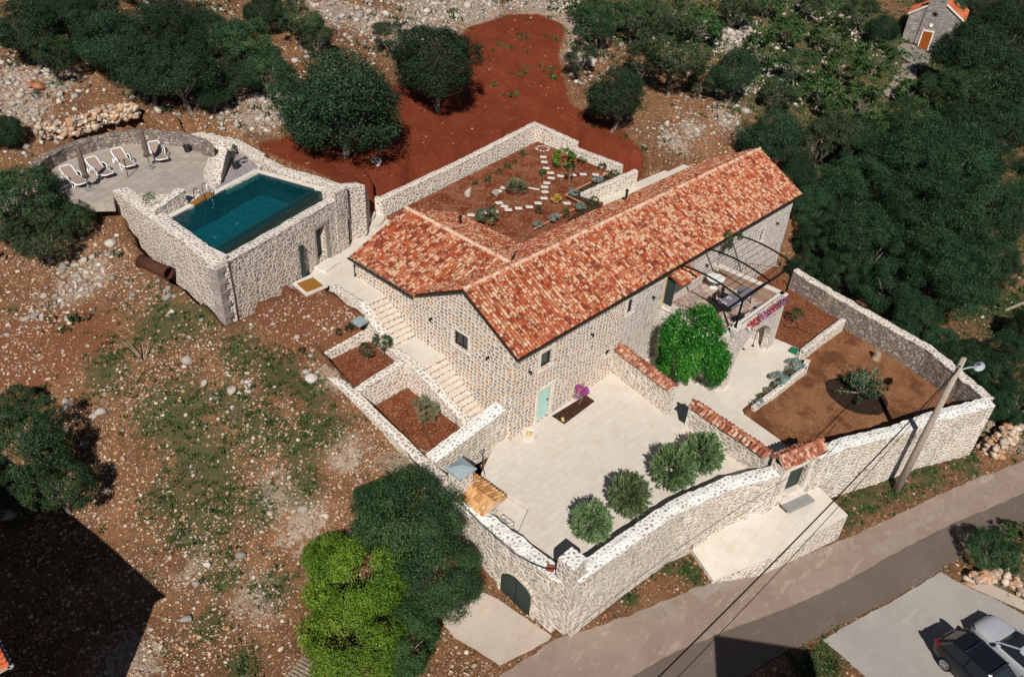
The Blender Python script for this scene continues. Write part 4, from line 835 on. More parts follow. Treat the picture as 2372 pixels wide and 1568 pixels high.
# corner stones in longer grey blocks at the street corner
b = MB()
for i in range(20):
    h_ = .285; z = .02+i*h_
    if z > 5.5: break
    l1, l2 = (.5, .32) if i % 2 else (.32, .5); b.box((l1/2-.012, l2/2-.012, z+h_/2), (l1, l2, h_-.02))
b.build('corner_stones', m_house, hs, bevel=.015)
# roof
sf = (HR-HE+.16)/(HW/2+.32); SL = math.hypot(HW/2+.32, HR-HE+.16)
rb = MB(); rb.uv = []
ez = HE-.12
wslope = (WR-HE+.12)/(WX/2+.22)
def in_wing(c):   # on the main back slope, where the wing's roof covers it
    return c.y > HW/2 and c.x < WX and c.z < min(ez+wslope*(c.x+.22), ez+wslope*(WX+.22-c.x))-.0
tilefield(rb, (-.18, -.34, ez+.03), (1, 0, 0), (0, HW/2+.32, HR-HE+.16), HL+.36, SL)
tilefield(rb, (-.18, HW+.34, ez+.03), (1, 0, 0), (0, -(HW/2+.32), HR-HE+.16), HL+.36, SL, lambda c: not in_wing(c))
WS = math.hypot(WX/2+.22, WR-HE+.12); mslope = (HR-HE+.16)/(HW/2+.32)
def on_wing(c): return c.z > ez+mslope*(HW+.34-c.y)-.02 or c.y > HW+.3
tilefield(rb, (-.22, 3.6, ez+.04), (0, 1, 0), (WX/2+.22, 0, WR-HE+.12), WY+.22-3.6, WS, on_wing)
tilefield(rb, (WX+.22, 3.6, ez+.04), (0, 1, 0), (-(WX/2+.22), 0, WR-HE+.12), WY+.22-3.6, WS, on_wing)
roof = rb.build('roof', m_tile, hs)
b = MB(); z0 = ez-.01; b.add([(-.15, -.3, z0), (HL+.15, -.3, z0), (HL+.15, HW/2, HR), (-.15, HW/2, HR)], [(0, 1, 2, 3)]); b.add([(-.15, HW+.3, z0), (HL+.15, HW+.3, z0), (HL+.15, HW/2, HR-.003), (-.15, HW/2, HR-.003)], [(3, 2, 1, 0)])
b.add([(-.18, HW+.2, z0), (-.18, WY+.18, z0), (WX/2, WY+.18, WR-.02), (WX/2, HW/2+.6, WR-.02)], [(0, 1, 2, 3)]); b.add([(WX+.18, HW/2+1, z0), (WX+.18, WY+.18, z0), (WX/2, WY+.18, WR-.02), (WX/2, HW/2+.6, WR-.02)], [(3, 2, 1, 0)])
b.add([(.12, -.29, z0-.02), (HL-.12, -.29, z0-.02), (HL-.12, HW+.29, z0-.02), (.12, HW+.29, z0-.02)], [(0, 1, 2, 3)])
b.build('roof_boards', m_under, roof)
b = MB(); b.uv = []; ridgetiles(b, (HL+.15, HW/2, HR+.09), (-.16, HW/2, HR+.09)); ridgetiles(b, (WX/2, WY+.2, WR+.08), (WX/2, HW/2+.75, WR+.08)); b.build('ridge_tiles', tiles_mat('ridge_tile', ('#b1694b', '#c08263', '#a4553a', '#cc9a7c'), lin('#d2b8a0'), .45), roof)
b = MB(); b.box((HL/2, HW/2, HR+.03), (HL+.2, .3, .09)); b.box((WX/2, (WY+HW/2)/2+.5, WR+.03), (.28, WY-HW/2-.6, .09)); b.build('ridge_mortar', m_mort, roof)
# verge trims, gutters, valley
b = MB()
def beam(b, p, q, w, h):
    p = Vector(p); q = Vector(q); d = (q-p).normalized(); s = Vector((-d.y, d.x, 0)); s = s.normalized()*w/2 if s.length > 1e-4 else Vector((w/2, 0, 0)); u = Vector((0, 0, h/2))
    b.add([p-s-u, p+s-u, p+s+u, p-s+u, q-s-u, q+s-u, q+s+u, q-s+u], [(0, 1, 2, 3), (7, 6, 5, 4), (0, 4, 5, 1), (1, 5, 6, 2), (2, 6, 7, 3), (3, 7, 4, 0)])
for p, q in (((-.2, -.34, ez-.03), (-.2, HW/2, HR-.04)), ((-.2, HW/2, HR-.04), (-.2, HW+.1, ez+.08)), ((HL+.2, -.34, ez-.03), (HL+.2, HW/2, HR-.04)), ((HL+.2, HW/2, HR-.04), (HL+.2, HW+.34, ez-.03)), ((-.2, WY+.22, ez-.02), (WX/2, WY+.22, WR-.04)), ((WX/2, WY+.22, WR-.04), (WX+.2, WY+.22, ez-.02))):
    b = MB(); beam(b, p, q, .06, .09); b.build('verge', m_gutter, hs)

def halfpipe(b, p, q, r=.075):
    p = Vector(p); q = Vector(q); d = (q-p).normalized(); s = Vector((-d.y, d.x, 0)); V = []
    for c in (p, q):
        for k in range(7): w = pi*k/6; V.append(c+s*cos(w)*r-Vector((0, 0, sin(w)*r)))
    b.add(V, [(k, k+1, k+8, k+7) for k in range(6)]+[tuple(range(7)), tuple(range(13, 6, -1))])
for p, q in (((-.2, -.40, ez-.01), (HL+.2, -.40, ez-.05)), ((-.32, HW+.25, ez-.01), (-.32, WY+.3, ez-.03)), ((WX+.25, HW+.40, ez-.02), (HL+.2, HW+.40, ez-.02))):
    b = MB(); halfpipe(b, p, q); o = b.build('gutter', m_gutter, hs); m = o.modifiers.new('s', 'SOLIDIFY'); m.thickness = .012
b = MB(); v0 = Vector((WX+.22, HW+.38, ez+.08)); v1 = Vector((WX/2+.35, HW/2+.95, WR+.06)); beam(b, v0, v1, .17, .03); b.build('valley_gutter', m_gutter, hs)
b = MB(); b.tube([(-.16, WY+.12, ez-.08), (-.1, WY+.02, ez-.3), (-.1, WY+.02, 4.42)], .04, 8); b.build('downpipe', m_gutter, hs)
# windows and doors
def window(u0, u1, z0, z1, plane, mull=True, fr=m_dkframe, sur=.14, sill=True, surm=None, sash=.06):
    ax, c = plane     # 'y',0 front / 'x',0 west
    um, zm = (u0+u1)/2, (z0+z1)/2
    def bx(b, u, off, z, du, do, dz): b.box((u, c+off, z) if ax == 'y' else (c+off, u, z), (du, do, dz) if ax == 'y' else (do, du, dz))
    b = MB(); t = sash
    for u in (u0+t/2, u1-t/2): bx(b, u, .17, zm, t, .07, z1-z0)
    for z in (z0+t/2, z1-t/2): bx(b, um, .17, z, u1-u0-2*t, .068, t)
    if mull: bx(b, um, .168, zm, t*1.3, .066, z1-z0-2*t)
    f = b.build('window', fr, hs)
    b = MB(); bx(b, um, .19, zm, u1-u0-t*1.5, .02, z1-z0-t*1.5); b.build('pane', m_glass, f)
    b = MB(); s = sur
    bx(b, u0-s/2, .02, zm, s-.004, .08, z1-z0+.0); bx(b, u1+s/2, .02, zm, s-.004, .08, z1-z0+.0); bx(b, um, .02, z1+s/2, u1-u0+2*s, .08, s-.004)
    bx(b, um, -.005, z0-s*.4, u1-u0+2*s, .14, s*.8-.004); b.build('surround', surm or m_coping_slab, f, bevel=.01)
    return f
window(*w1, ('y', 0), False, sur=.22); window(*w2, ('y', 0), False, sur=.08); window(*w3, ('y', 0), False, sur=.16); window(*w4, ('y', 0), False, sur=.14); window(*ww, ('x', 0), True, sur=.15)
b = MB(); b.box((2.66, .14, 1.07), (.92, .05, 2.1)); dm = b.build('door', m_mint, hs)
b = MB()
for i in range(13): b.box((2.66, .105, .13+i*.16), (.9, .02, .145), rx=radians(6))
b.build('slats', m_mint, dm); MB().box((3.02, .07, 1.15), (.05, .05, .16)).build('handle', m_black, dm)
b = MB(); b.box((2.06, .0, 1.06), (.2, .1, 2.1)); b.box((3.26, .0, 1.06), (.2, .1, 2.1)); b.box((2.66, .0, 2.24), (1.44, .1, .22)); b.build('surround', m_coping_slab, dm, bevel=.012)
b = MB(); b.box((13.78, .2, 3.87), (.85, .05, 1.95)); d2o = b.build('door', m_green, hs); b = MB(); b.box((13.30, -.33, 3.86), (.05, .6, 1.9)); b.box((13.26, -.33, 3.4), (.02, .5, .5)); b.build('shutter', m_green, d2o)
b = MB(); b.box((14.32, .0, 3.85), (.2, .1, 2.1)); b.box((13.2, .0, 3.85), (.2, .1, 2.1)); b.build('surround', plain('sandstone', '#bda47c', .8, .2), d2o, bevel=.01)
b = MB(); b.box((13.8, -.3, 2.82), (1.3, .6, .14)); b.build('threshold', m_coping_slab, d2o, bevel=.015)
# tiled canopy over the terrace door
b = MB(); b.uv = []; tilefield(b, (13.0, -1.25, 4.98), (1, 0, 0), (0, 1.2, .42), 2.0, 1.27); cn = b.build('canopy', m_tile, hs); b = MB(); slab(b, [(13.0, -1.22, 4.97), (15.0, -1.22, 4.97), (15.0, .0, 5.38), (13.0, .0, 5.38)], .06); b.build('boards', m_brownwood, cn)
# wall lamps
def place_plane(r, x, y, ax, c):
    d = ray(*P(r, x, y)); k = {'x': 0, 'y': 1}[ax]; q = CAM+d*(c-CAM[k])/d[k]; return tuple(map(float, q))
def make_lamp():
    t = thing('wall_lamp', '', 'wall lamp', group='small black wall lamps on the house'); MB().box((0, -.03, 0), (.09, .06, .14)).build('bracket', m_black, t, bevel=.008)
    b = MB(); b.tube([(0, -.06, .02), (0, -.15, .05)], .015, 8); b.cyl((0, -.16, -.08), .05, .17, 14); b.build('shade', m_black, t); return t
wl0 = make_lamp(); LP = [((3, 1690, 605), 'y', 'black wall lamp left of the corner window on the front wall'), ((3, 2120, 345), 'y', 'black wall lamp on the front wall between the upper windows'), (('z', 305, 925), 'y', 'black wall lamp between the narrow window and the terrace door'), (('z', 895, 575), 'y', 'black wall lamp above the terrace, right of the tiled canopy'), (('z', 1675, 112), 'y', 'black wall lamp near the far right end of the front wall'), ((3, 1022, 238), 'x', 'black wall lamp left of the window on the gable wall'), ((3, 1415, 505), 'x', 'black wall lamp right of the window on the gable wall')]
for i, (q, ax, lab) in enumerate(LP):
    o = wl0 if i == 0 else copy_tree(wl0); o.location = place_plane(*q, ax, 0); o.rotation_euler = (0, 0, 0 if ax == 'y' else -pi/2); o['label'] = lab
q = place_plane(3, 1672, 492, 'y', -.1); t = thing('security_camera', 'white dome camera under the eave at the house corner', 'camera', q); MB().lathe((0, 0, 0), [(.07, .06), (.07, 0), (.04, -.05), (.0, -.06)], 16).build('dome', m_white, t, smooth=True); MB().box((0, .06, .05), (.1, .1, .04)).build('mount', m_white, t)
t = thing('chimney_vent', 'small dark vent on the back slope of the main roof', 'roof vent', S('g', 1162, 590, 6.9)); MB().cyl((0, 0, -.3), .08, .5, 12).build('pipe', m_gutter, t); MB().lathe((0, 0, .2), [(.13, 0), (.1, .1), (.01, .14)], 12).build('cowl', m_gutter, t)
q = S(2, 587, 524, 6.9); t = thing('chimney_vent', 'small dark vent on the far slope of the wing roof', 'roof vent', q); MB().cyl((0, 0, -.3), .08, .5, 12).build('pipe', m_gutter, t); MB().lathe((0, 0, .2), [(.13, 0), (.1, .1), (.01, .14)], 12).build('cowl', m_gutter, t)
# ---- terrace wing
TX0, TX1, TY, TZ, TP = 13.25, 19.3, -5.1, 2.9, 3.62
def archwall(b, O, ud, nd, L, z0f, z1, th, a0, a1, spring, crown, n=16):
    pt = lambda u, z, o: (O[0]+ud[0]*u+nd[0]*o, O[1]+ud[1]*u+nd[1]*o, z)
    z0 = z0f
    for s0, s1 in ((0, a0), (a1, L)):
        k = max(1, int((s1-s0)/.4))
        for o in (0, th):
            for i in range(k): u, v = s0+(s1-s0)*i/k, s0+(s1-s0)*(i+1)/k; b.add([pt(u, z0, o), pt(v, z0, o), pt(v, z1, o), pt(u, z1, o)], [(0, 1, 2, 3)])
    cx = (a0+a1)/2; R = (a1-a0)/2; az = lambda u: spring+(crown-spring)*math.sqrt(max(0, 1-((u-cx)/R)**2)); us = [cx-R*cos(pi*i/n) for i in range(n+1)]
    for i in range(n):
        u, v = us[i], us[i+1]
        for o in (0, th): b.add([pt(u, az(u), o), pt(v, az(v), o), pt(v, z1, o), pt(u, z1, o)], [(0, 1, 2, 3)])
        b.add([pt(u, az(u), 0), pt(v, az(v), 0), pt(v, az(v), th), pt(u, az(u), th)], [(0, 1, 2, 3)])
    for a in (a0, a1): b.add([pt(a, z0, 0), pt(a, spring, 0), pt(a, spring, th), pt(a, z0, th)], [(0, 1, 2, 3)])
    for a in (0, L): b.add([pt(a, z0, 0), pt(a, z1, 0), pt(a, z1, th), pt(a, z0, th)], [(0, 1, 2, 3)])
    b.add([pt(0, z1, 0), pt(L, z1, 0), pt(L, z1, th), pt(0, z1, th)], [(0, 1, 2, 3)])
tr = thing('raised_terrace', 'raised stone terrace on an arch against the house front', 'terrace')
b = MB(); archwall(b, (TX0, TY), (1, 0), (0, 1), TX1-TX0, -1.0, TP, .42, .75, TX1-TX0-.85, .6, 2.45); b.build('arch_wall', m_house_grey, tr)
b = MB(); wallpanel(b, (TX0, TY+.42), (0, 1), -TY-.42, -1.2, TZ+.22, [], .3, (1, 0)); wallpanel(b, (TX0+.35, TY+.42), (0, 1), -TY-.42, -1.2, TZ+.22, [], .3, (1, 0)); b.add([(TX0, TY+.42, TZ+.22), (TX0, 0, TZ+.22), (TX0+.35, 0, TZ+.22), (TX0+.35, TY+.42, TZ+.22)], [(0, 1, 2, 3)]); b.build('side_wall', m_house_grey, tr)
b = MB(); wallpanel(b, (TX1, TY+.42), (0, 1), -TY-.42, -1.2, TP, [], .3, (-1, 0)); wallpanel(b, (TX1-.35, TY+.42), (0, 1), -TY-.42, -1.2, TP, [], .3, (-1, 0)); b.build('side_wall', m_house_grey, tr)
def flagstone():
    M = Mat('flagstone_paving', .85, .2); g = M.geo(); a = M.vor(g, 1.9, 'F1', 1, '2D'); e = M.vor(g, 1.9, 'DISTANCE_TO_EDGE', 1, '2D').outputs['Distance']
    k = M.ramp(M.N('ShaderNodeSeparateColor', {0: a.outputs['Color']}).outputs[0], ST('#96817a', '#a38d84', '#8b7672', '#b09c90', '#9a7f76'), 'CONSTANT'); M.col(M.mix(M.sr(e, .03, .06), lin('#c3b3a2'), k)); M.bump(M.sr(e, .02, .06), .01); return M.m
m_flag = flagstone()
b = MB(); b.box(((TX0+TX1)/2, TY/2, TZ-.12), (TX1-TX0-.5, -TY-.4, .24)); b.build('floor', m_flag, tr)
b = MB(); b.box((TX1-.17, TY/2+.1, TP+.03), (.42, -TY-.2, .06)); b.box(((TX0+TX1)/2, TY+.2, TP+.03), (TX1-TX0+.06, .5, .06)); b.build('coping', m_coping_slab, tr, bevel=.015)
b = MB(); b.box((TX1-.6, TY/2-.1, TZ+.22), (.5, -TY-.9, .44)); b.box((TX1-.42, TY/2-.1, TZ+.55), (.12, -TY-.9, .3)); b.build('bench', poolstone('brown_bench_stone', lin('#a08470'), lin('#94796a'), .7, .5), tr, bevel=.01)
b = MB(); b.box((14.9, TY+.63, TZ+.2), (3.4, .4, .4)); b.build('front_bench', m_coping_slab, tr, bevel=.015)
q = S('z', 1430, 1460, -.3); 
t = thing('hanging_bell_rope', 'rusty chain with a ring hanging inside the arch', 'chain', (16.6, -4.9, 0)); b = MB(); b.tube([(0, 0, 2.3), (.02, 0, 1.6), (0, 0, .95)], .02, 6); b.build('chain', m_rust, t); b = MB(); b.lathe((0, 0, .88), [(.08, 0), (.1, .05), (.05, .1)], 12); b.build('ring', m_rust, t)
# pergola
pg = thing('pergola', 'black metal pergola with arched bars and wires over the terrace', 'pergola')
def arch(x0, x1, dz=0):
    pts = []
    for i in range(13): s = i/12; pts.append((x0+(x1-x0)*s, -4.85*s, 5.62*(1-s)+5.55*s+.28*sin(pi*s)+dz))
    return pts
AR = [arch(13.95, 13.5), arch(17.0, 16.6), arch(20.0, 19.6)]
for i in (0, 1, 2): MB().tube(AR[i], .055, 8).build('arch_bar', m_black, pg)
MB().tube([AR[0][-1], AR[1][-1], AR[2][-1]], .07, 8).build('outer_beam', m_black, pg)
for p in (AR[0][-1], AR[2][-1]):
    b = MB(); b.tube([(p[0], p[1], TP+.06), p], .065, 8); b.box((p[0], p[1], TP+.07), (.16, .16, .02)); b.build('post', m_black, pg)
MB().tube([(TX0+.15, -4.8, TZ+.6), (TX0+.15, -.05, TZ+.6)], .02, 6).build('side_rail', m_black, pg)
b = MB()
for k in range(1, 12): b.tube([AR[0][k], AR[1][k], AR[2][k]], .013, 5)
b.build('wires', m_cable, pg)
MB().tube([(14.0, TY+.15, TP+.12), (19.2, TY+.15, TP+.12)], .02, 6).build('front_rail', m_black, pg)
# railing at the right of the terrace
rl = thing('iron_railing', 'black iron railing at the far end of the terrace', 'railing'); b = MB()
for k in range(17): b.tube([(TX1+.15+k*.09, -1.2-k*.15, TP-1.4), (TX1+.15+k*.09, -1.2-k*.15, TP+.6)], .012, 5)
b.build('bars', m_black, rl); b = MB(); b.tube([(TX1+.1, -1.1, TP+.6), (TX1+1.7, -3.7, TP+.6)], .02, 6); b.tube([(TX1+.1, -1.1, TP-1.3), (TX1+1.7, -3.7, TP-1.3)], .02, 6); b.build('rails', m_black, rl)
# terrace furniture
tb = thing('dining_table', 'long grey topped dining table set with white plates on the terrace', 'table', (16.6, -3.2, TZ))
b = MB(); b.box((0, 0, .75), (3.0, 1.05, .05)); b.build('table_top', m_cloth, tb, bevel=.01)
for sx in (-1, 1): 
    b = MB(); b.tube([(sx*1.1, -.4, 0), (sx*1.25, -.1, .72)], .035, 6); b.tube([(sx*1.1, .4, 0), (sx*1.25, .1, .72)], .035, 6); b.build('leg', m_black, tb)
def make_plate():
    t = thing('plate', '', 'plate', group='white plates on the dining table'); MB().lathe((0, 0, 0), [(0.005, .01), (.09, .012), (.15, .03), (.155, .026), (.09, 0), (.005, 0)], 24).build('dish', m_plate, t, smooth=True); MB().lathe((0, 0, .012), [(.005, .03), (.06, .025), (.075, .0)], 16).build('bowl', m_black, t, smooth=True); return t
p0 = make_plate()
for i, (q, lab) in enumerate((((1155, 943), 'white plate at the left end of the terrace table'), ((1285, 1008), 'white plate at the near side of the terrace table, left of the others'), ((1245, 872), 'white plate at the house side of the terrace table'), ((1375, 935), 'white plate near the right end of the terrace table'), ((1040, 1035), 'white plate at the very corner of the terrace table'))):
    o = p0 if i == 0 else copy_tree(p0); x, y, z = S('z', *q, TZ+.78); o.location = (min(max(x, 15.28), 17.9), min(max(y, -3.58), -2.82), TZ+.777); o['label'] = lab
def make_chair():
    t = thing('terrace_chair', '', 'chair', group='dark chairs around the terrace table')
    MB().box((0, 0, .44), (.46, .46, .04)).build('seat', m_dkframe, t, bevel=.01); MB().box((0, .23, .72), (.46, .035, .5), rx=radians(-8)).build('backrest', m_dkframe, t, bevel=.01)
    for sx in (-1, 1):
        for sy in (-1, 1): MB().tube([(sx*.2, sy*.2, .43), (sx*.23, sy*.25, 0)], .015, 6).build('leg', m_black, t)
        MB().tube([(sx*.24, .22, .64), (sx*.24, -.2, .64), (sx*.22, -.22, .44)], .016, 6).build('armrest', m_black, t)
    return t
c0 = make_chair()
for i, (x, y, r, lab) in enumerate(((15.6, -2.35, 0, 'dark terrace chair on the house side of the table, left of two'), (16.7, -2.3, .1, 'dark terrace chair on the house side of the table, right of two'), (14.75, -2.9, 1.4, 'dark terrace chair at the left head of the table'), (15.0, -4.2, 2.6, 'dark terrace chair at the near left corner of the table'))):
    o = c0 if i == 0 else copy_tree(c0); o.location = (x, y, TZ); o.rotation_euler = (0, 0, r); o['label'] = lab
for i, (q, lab) in enumerate((((1330, 1165), 'grey seat cushion on the front bench, left of three'), ((1430, 1088), 'grey seat cushion on the front bench, middle of three'), ((1495, 1030), 'grey seat cushion on the front bench, right of three'))):
    x, y, z = S('z', *q, TZ+.45); b = MB(); b.box((x, max(y, TY+.65), TZ+.44), (.42, .38, .07)); tag(b.build('seat_cushion', m_cloth, None, bevel=.02), lab, 'cushion', 'grey cushions on the terrace bench')
t = thing('round_table', 'round white garden table against the house wall on the terrace', 'table', (17.6, -1.0, TZ)); MB().cyl((0, 0, .68), .58, .04, 36).build('table_top', m_white, t); MB().tube([(0, 0, 0), (0, 0, .68)], .04, 8).build('column', m_white, t); MB().cyl((0, 0, 0), .25, .03, 20).build('foot', m_white, t)
# ------------------------------------------------------------------ tiled garden walls and the gate
def tiled_wall(name, p, q, th, zt, zb_, label, mat=m_tile_old):
    p = Vector((*p, 0)); q = Vector((*q, 0)); d = (q-p).normalized(); n = Vector((-d.y, d.x, 0)); L = (q-p).length
    t = thing(name, label, 'wall'); b = MB(); k = int(L/.35); V = []; F = []
    for o_ in (-th/2, th/2):
        wallpanel(b, tuple((p+n*o_)[:2]), d, L, zb_, zt, [], .2, n, .4, .03)
    for e in (0, L): a = p+d*e; b.add([(*(a-n*th/2)[:2], zb_), (*(a+n*th/2)[:2], zb_), (*(a+n*th/2)[:2], zt), (*(a-n*th/2)[:2], zt)], [(0, 1, 2, 3)])
    b.add([(*(p-n*th/2)[:2], zt), (*(q-n*th/2)[:2], zt), (*(q+n*th/2)[:2], zt), (*(p+n*th/2)[:2], zt)], [(0, 1, 2, 3)]); b.build('masonry', m_perim, t)
    b = MB(); b.uv = []
    for s in (-1, 1):
        o = p+n*s*(th/2+.14)+Vector((0, 0, zt-.02)); tilefield(b, o, d, -n*s*(th/2+.12)+Vector((0, 0, .2)), L, math.hypot(th/2+.12, .2), w=.26, ex=.42, hgt=.1, lift=.03, jitter=.02)
    ridgetiles(b, p+Vector((0, 0, zt+.24)), q+Vector((0, 0, zt+.24)), .11, .38); b.build('cap_tiles', mat, t); return t
tiled_wall('courtyard_wall', (9.15, -.05), (8.25, -4.5), .45, 1.75, -.8, 'tile capped stone wall between the house front and the courtyard opening')
tiled_wall('courtyard_wall', (8.35, -5.75), (7.75, -10.75), .45, 1.45, -.8, 'tile capped stone wall between the courtyard opening and the green gate')
gt = thing('gate_house', 'tiled gateway with dark green double door in the front wall', 'gateway'); ga = Vector((7.4, -11.72, 0)); gb_ = Vector((10.35, -12.62, 0)); gd = (gb_-ga).normalized(); gn = Vector((-gd.y, gd.x, 0)); gL = (gb_-ga).length; grz = math.atan2(gd.y, gd.x)
g0 = .62; g1 = 2.12
b = MB(); wallpanel(b, ga[:2], gd, gL, -3.2, 1.5, [(g0, g1, -.98, 1.02)], .35, gn, .4, .02); wallpanel(b, tuple((ga+gn*.7)[:2]), gd, gL, -3.2, 1.5, [(g0-.1, g1+.1, -.98, 1.05)], .0, gn, .5)
for e in (0, gL): a = ga+gd*e; c = a+gn*.7; b.add([(a.x, a.y, -3.2), (c.x, c.y, -3.2), (c.x, c.y, 1.5), (a.x, a.y, 1.5)], [(0, 1, 2, 3)])
b.build('masonry', m_perim, gt)
b = MB(); gp = lambda u, o, z: tuple((ga+gd*u+gn*o)[:2])+(z,)
b.box(gp(g0-.13, .02, .05), (.25, .2, 2.1), rz=grz); b.box(gp(g1+.13, .02, .05), (.25, .2, 2.1), rz=grz); b.box(gp((g0+g1)/2, .02, 1.15), (g1-g0+.52, .2, .2), rz=grz); b.build('surround', m_coping_slab, gt, bevel=.015)
for k in (0, 1): b = MB(); b.box(gp(g0+(g1-g0)*(.25+.5*k), .3, .02), ((g1-g0)/2-.01, .06, 2.0), rz=grz); b.build('door_leaf', m_green, gt, bevel=.008)
b = MB(); b.uv = []
for s in (-1, 1):
    o = ga+gn*(.38+s*.52)+Vector((0, 0, 1.47)); tilefield(b, o, gd, -gn*s*.5+Vector((0, 0, .36)), gL, .62, w=.235, ex=.44, hgt=.1, lift=.035, jitter=.02)
ridgetiles(b, ga+gn*.38+Vector((0, 0, 1.91)), gb_+gn*.38+Vector((0, 0, 1.91)), .13, .4); gr_ = b.build('roof', m_tile_old, gt)
b = MB(); quad(b, gp(0, -.1, 1.45), gp(gL, -.1, 1.45), gp(gL, .38, 1.8), gp(0, .38, 1.8)); quad(b, gp(0, .86, 1.45), gp(gL, .86, 1.45), gp(gL, .38, 1.8), gp(0, .38, 1.8)); b.build('roof_mortar', m_mort, gr_)
# gateway landing and its steps
ld_ = [S(5, 1475, 668, -2.55), S(5, 1600, 858, -2.8), S(5, 2350, 495, -1.3), S(5, 2190, 335, -1.3), S(5, 1735, 545, -1.85), S(5, 1895, 742, -1.95)]
lw = thing('entrance_landing', 'raised pale landing with stone sides before the green gate', 'landing'); b = MB(); wx = (0, .25); l4 = (ld_[4][0]+.1, ld_[4][1]+.35, ld_[4][2]); l0 = (ld_[0][0]+.1, ld_[0][1]+.35, ld_[0][2]); l3 = (ld_[3][0], ld_[3][1]+.2, ld_[3][2]); slab(b, [l0, ld_[1], ld_[5], l4], .08); slab(b, [l4, ld_[5], ld_[2], l3], .08); b.build('paving', m_path, lw)
b = MB(); dn = lambda p: (p[0], p[1], p[2]-.085); slab(b, [dn(l4), dn(ld_[5]), dn(ld_[2]), dn(l3)], 2.2); slab(b, [dn(l0), dn(ld_[1]), dn(ld_[5]), dn(l4)], 1.5); b.build('stone_sides', m_perim, lw)
b = MB(); b.box(gp((g0+g1)/2, -.13, -1.06), (g1-g0+.2, .3, .16), rz=grz); b.build('threshold', m_coping_slab, lw, bevel=.02); b = MB(); b.box(gp((g0+g1)/2+.1, -.55, -1.17), (g1-g0+.3, .55, .17), rz=grz); b.build('step', m_slate, lw, bevel=.02)

# garage door (arched) in the driveway wall: west face at x = -5.45
gx_ = -5.5; ay0, ay1 = -6.9, -4.98
gdr = thing('garage_door', 'dark green arched double door in the driveway wall', 'door'); b = MB(); V = [(gx_, ay0, -2.95), (gx_, ay1, -2.95)]; n = 14
V += [(gx_, ay1+(ay0-ay1)*i/n, -1.5+.52*sin(pi*i/n)) for i in range(n+1)]; Vb = [(v[0]-.05, v[1], v[2]) for v in V]; m = len(V); b.add(V+Vb, [tuple(range(m)), tuple(range(2*m-1, m-1, -1))]+[(i, (i+1) % m, (i+1) % m+m, i+m) for i in range(m)]); b.build('door_leaf', m_green, gdr)
MB().box((gx_-.06, (ay0+ay1)/2, -1.9), (.02, .02, 2.0)).build('joint', m_black, gdr); MB().cyl((gx_-.09, (ay0+ay1)/2+.08, -1.85), .035, .06, 10).build('knob', m_steel, gdr)
b = MB()
for i in range(n+1):
    w = pi*i/n; b.box((gx_-.02, (ay0+ay1)/2-(ay1-ay0)/2*1.1*cos(w), -1.5+.52*1.28*sin(w)), (.14, .24, .17), rx=pi/2-w if i not in (0, n) else 0)
for y in (ay0-.1, ay1+.1):
    for k in range(4): b.box((gx_-.02, y, -2.75+k*.36), (.14, .22, .33))
b.build('arch_stones', m_perim, gdr, bevel=.02); MB().box((gx_-.05, (ay0+ay1)/2, -2.99), (.3, 2.0, .12)).build('threshold', m_coping_slab, gdr, bevel=.02)
# ------------------------------------------------------------------ road, driveway, parking
from mathutils.geometry import delaunay_2d_cdt
def drape(name, pts, m, off, step=.7, kind='structure', rag=0.0):
    """a surface lying on the terrain: outline in the photo at ground level"""
    w = [GP(*q)[:2] for q in pts]; B_ = []
    for i in range(len(w)):
        a, c = w[i], w[(i+1) % len(w)]; L = math.hypot(c[0]-a[0], c[1]-a[1]); n = max(1, int(L/(step if not rag else .25)))
        for k in range(n):
            t = k/n; x, y = a[0]+(c[0]-a[0])*t, a[1]+(c[1]-a[1])*t
            if rag: x += noise.noise((x*1.7, y*1.7, 0))*rag+noise.noise((x*6, y*6, 5))*rag*.4; y += noise.noise((x*1.7, y*1.7, 8))*rag+noise.noise((x*6, y*6, 9))*rag*.4
            B_.append((x, y))
    xs = [p[0] for p in B_]; ys = [p[1] for p in B_]; I_ = []
    X, Y = np.meshgrid(np.arange(min(xs)+.01, max(xs), step), np.arange(min(ys)+.01, max(ys), step)); d = distpoly_np(X, Y, B_)
    I_ = [(float(a), float(b)) for a, b in zip(X[d < -.2], Y[d < -.2])]
    r = delaunay_2d_cdt([Vector(p) for p in B_+I_], [], [list(range(len(B_)))], 1, 1e-4); V = np.array([v[:] for v in r[0]]); z = terr(V[:, 0], V[:, 1])+off
    b = MB(); b.add(np.c_[V, z], r[2]); o = b.build(name, m); o.data.update()
    bm = bmesh.new(); bm.from_mesh(o.data); bmesh.ops.recalc_face_normals(bm, faces=bm.faces)
    if bm.faces and sum(f.normal.z for f in bm.faces) < 0: bmesh.ops.reverse_faces(bm, faces=bm.faces)
    bm.to_mesh(o.data); bm.free(); return tag(o, kind=kind)
LE = [(1120, 1600), (1160, 1562), (1285, 1482), (1400, 1445), (1500, 1408), (1600, 1368), (1710, 1333), (1850, 1290), (1985, 1237), (2120, 1172), (2250, 1112), (2372, 1068), (2560, 1010)]
RE = [(2560, 1150), (2372, 1215), (2260, 1275), (2177, 1320), (2066, 1387), (1960, 1440), (1870, 1486), (1760, 1540), (1640, 1640), (1400, 1760)]
drape('road', LE+RE, m_road, .03, rag=.10)
drape('newer_road_strip', [(2560, 1085), (2372, 1142), (2290, 1178), (2207, 1213), (2070, 1283), (1940, 1356), (1820, 1410), (1710, 1450), (1560, 1512), (1440, 1580), (1400, 1640)][::-1]+RE[:-1], m_road_dark, .036, rag=.05)
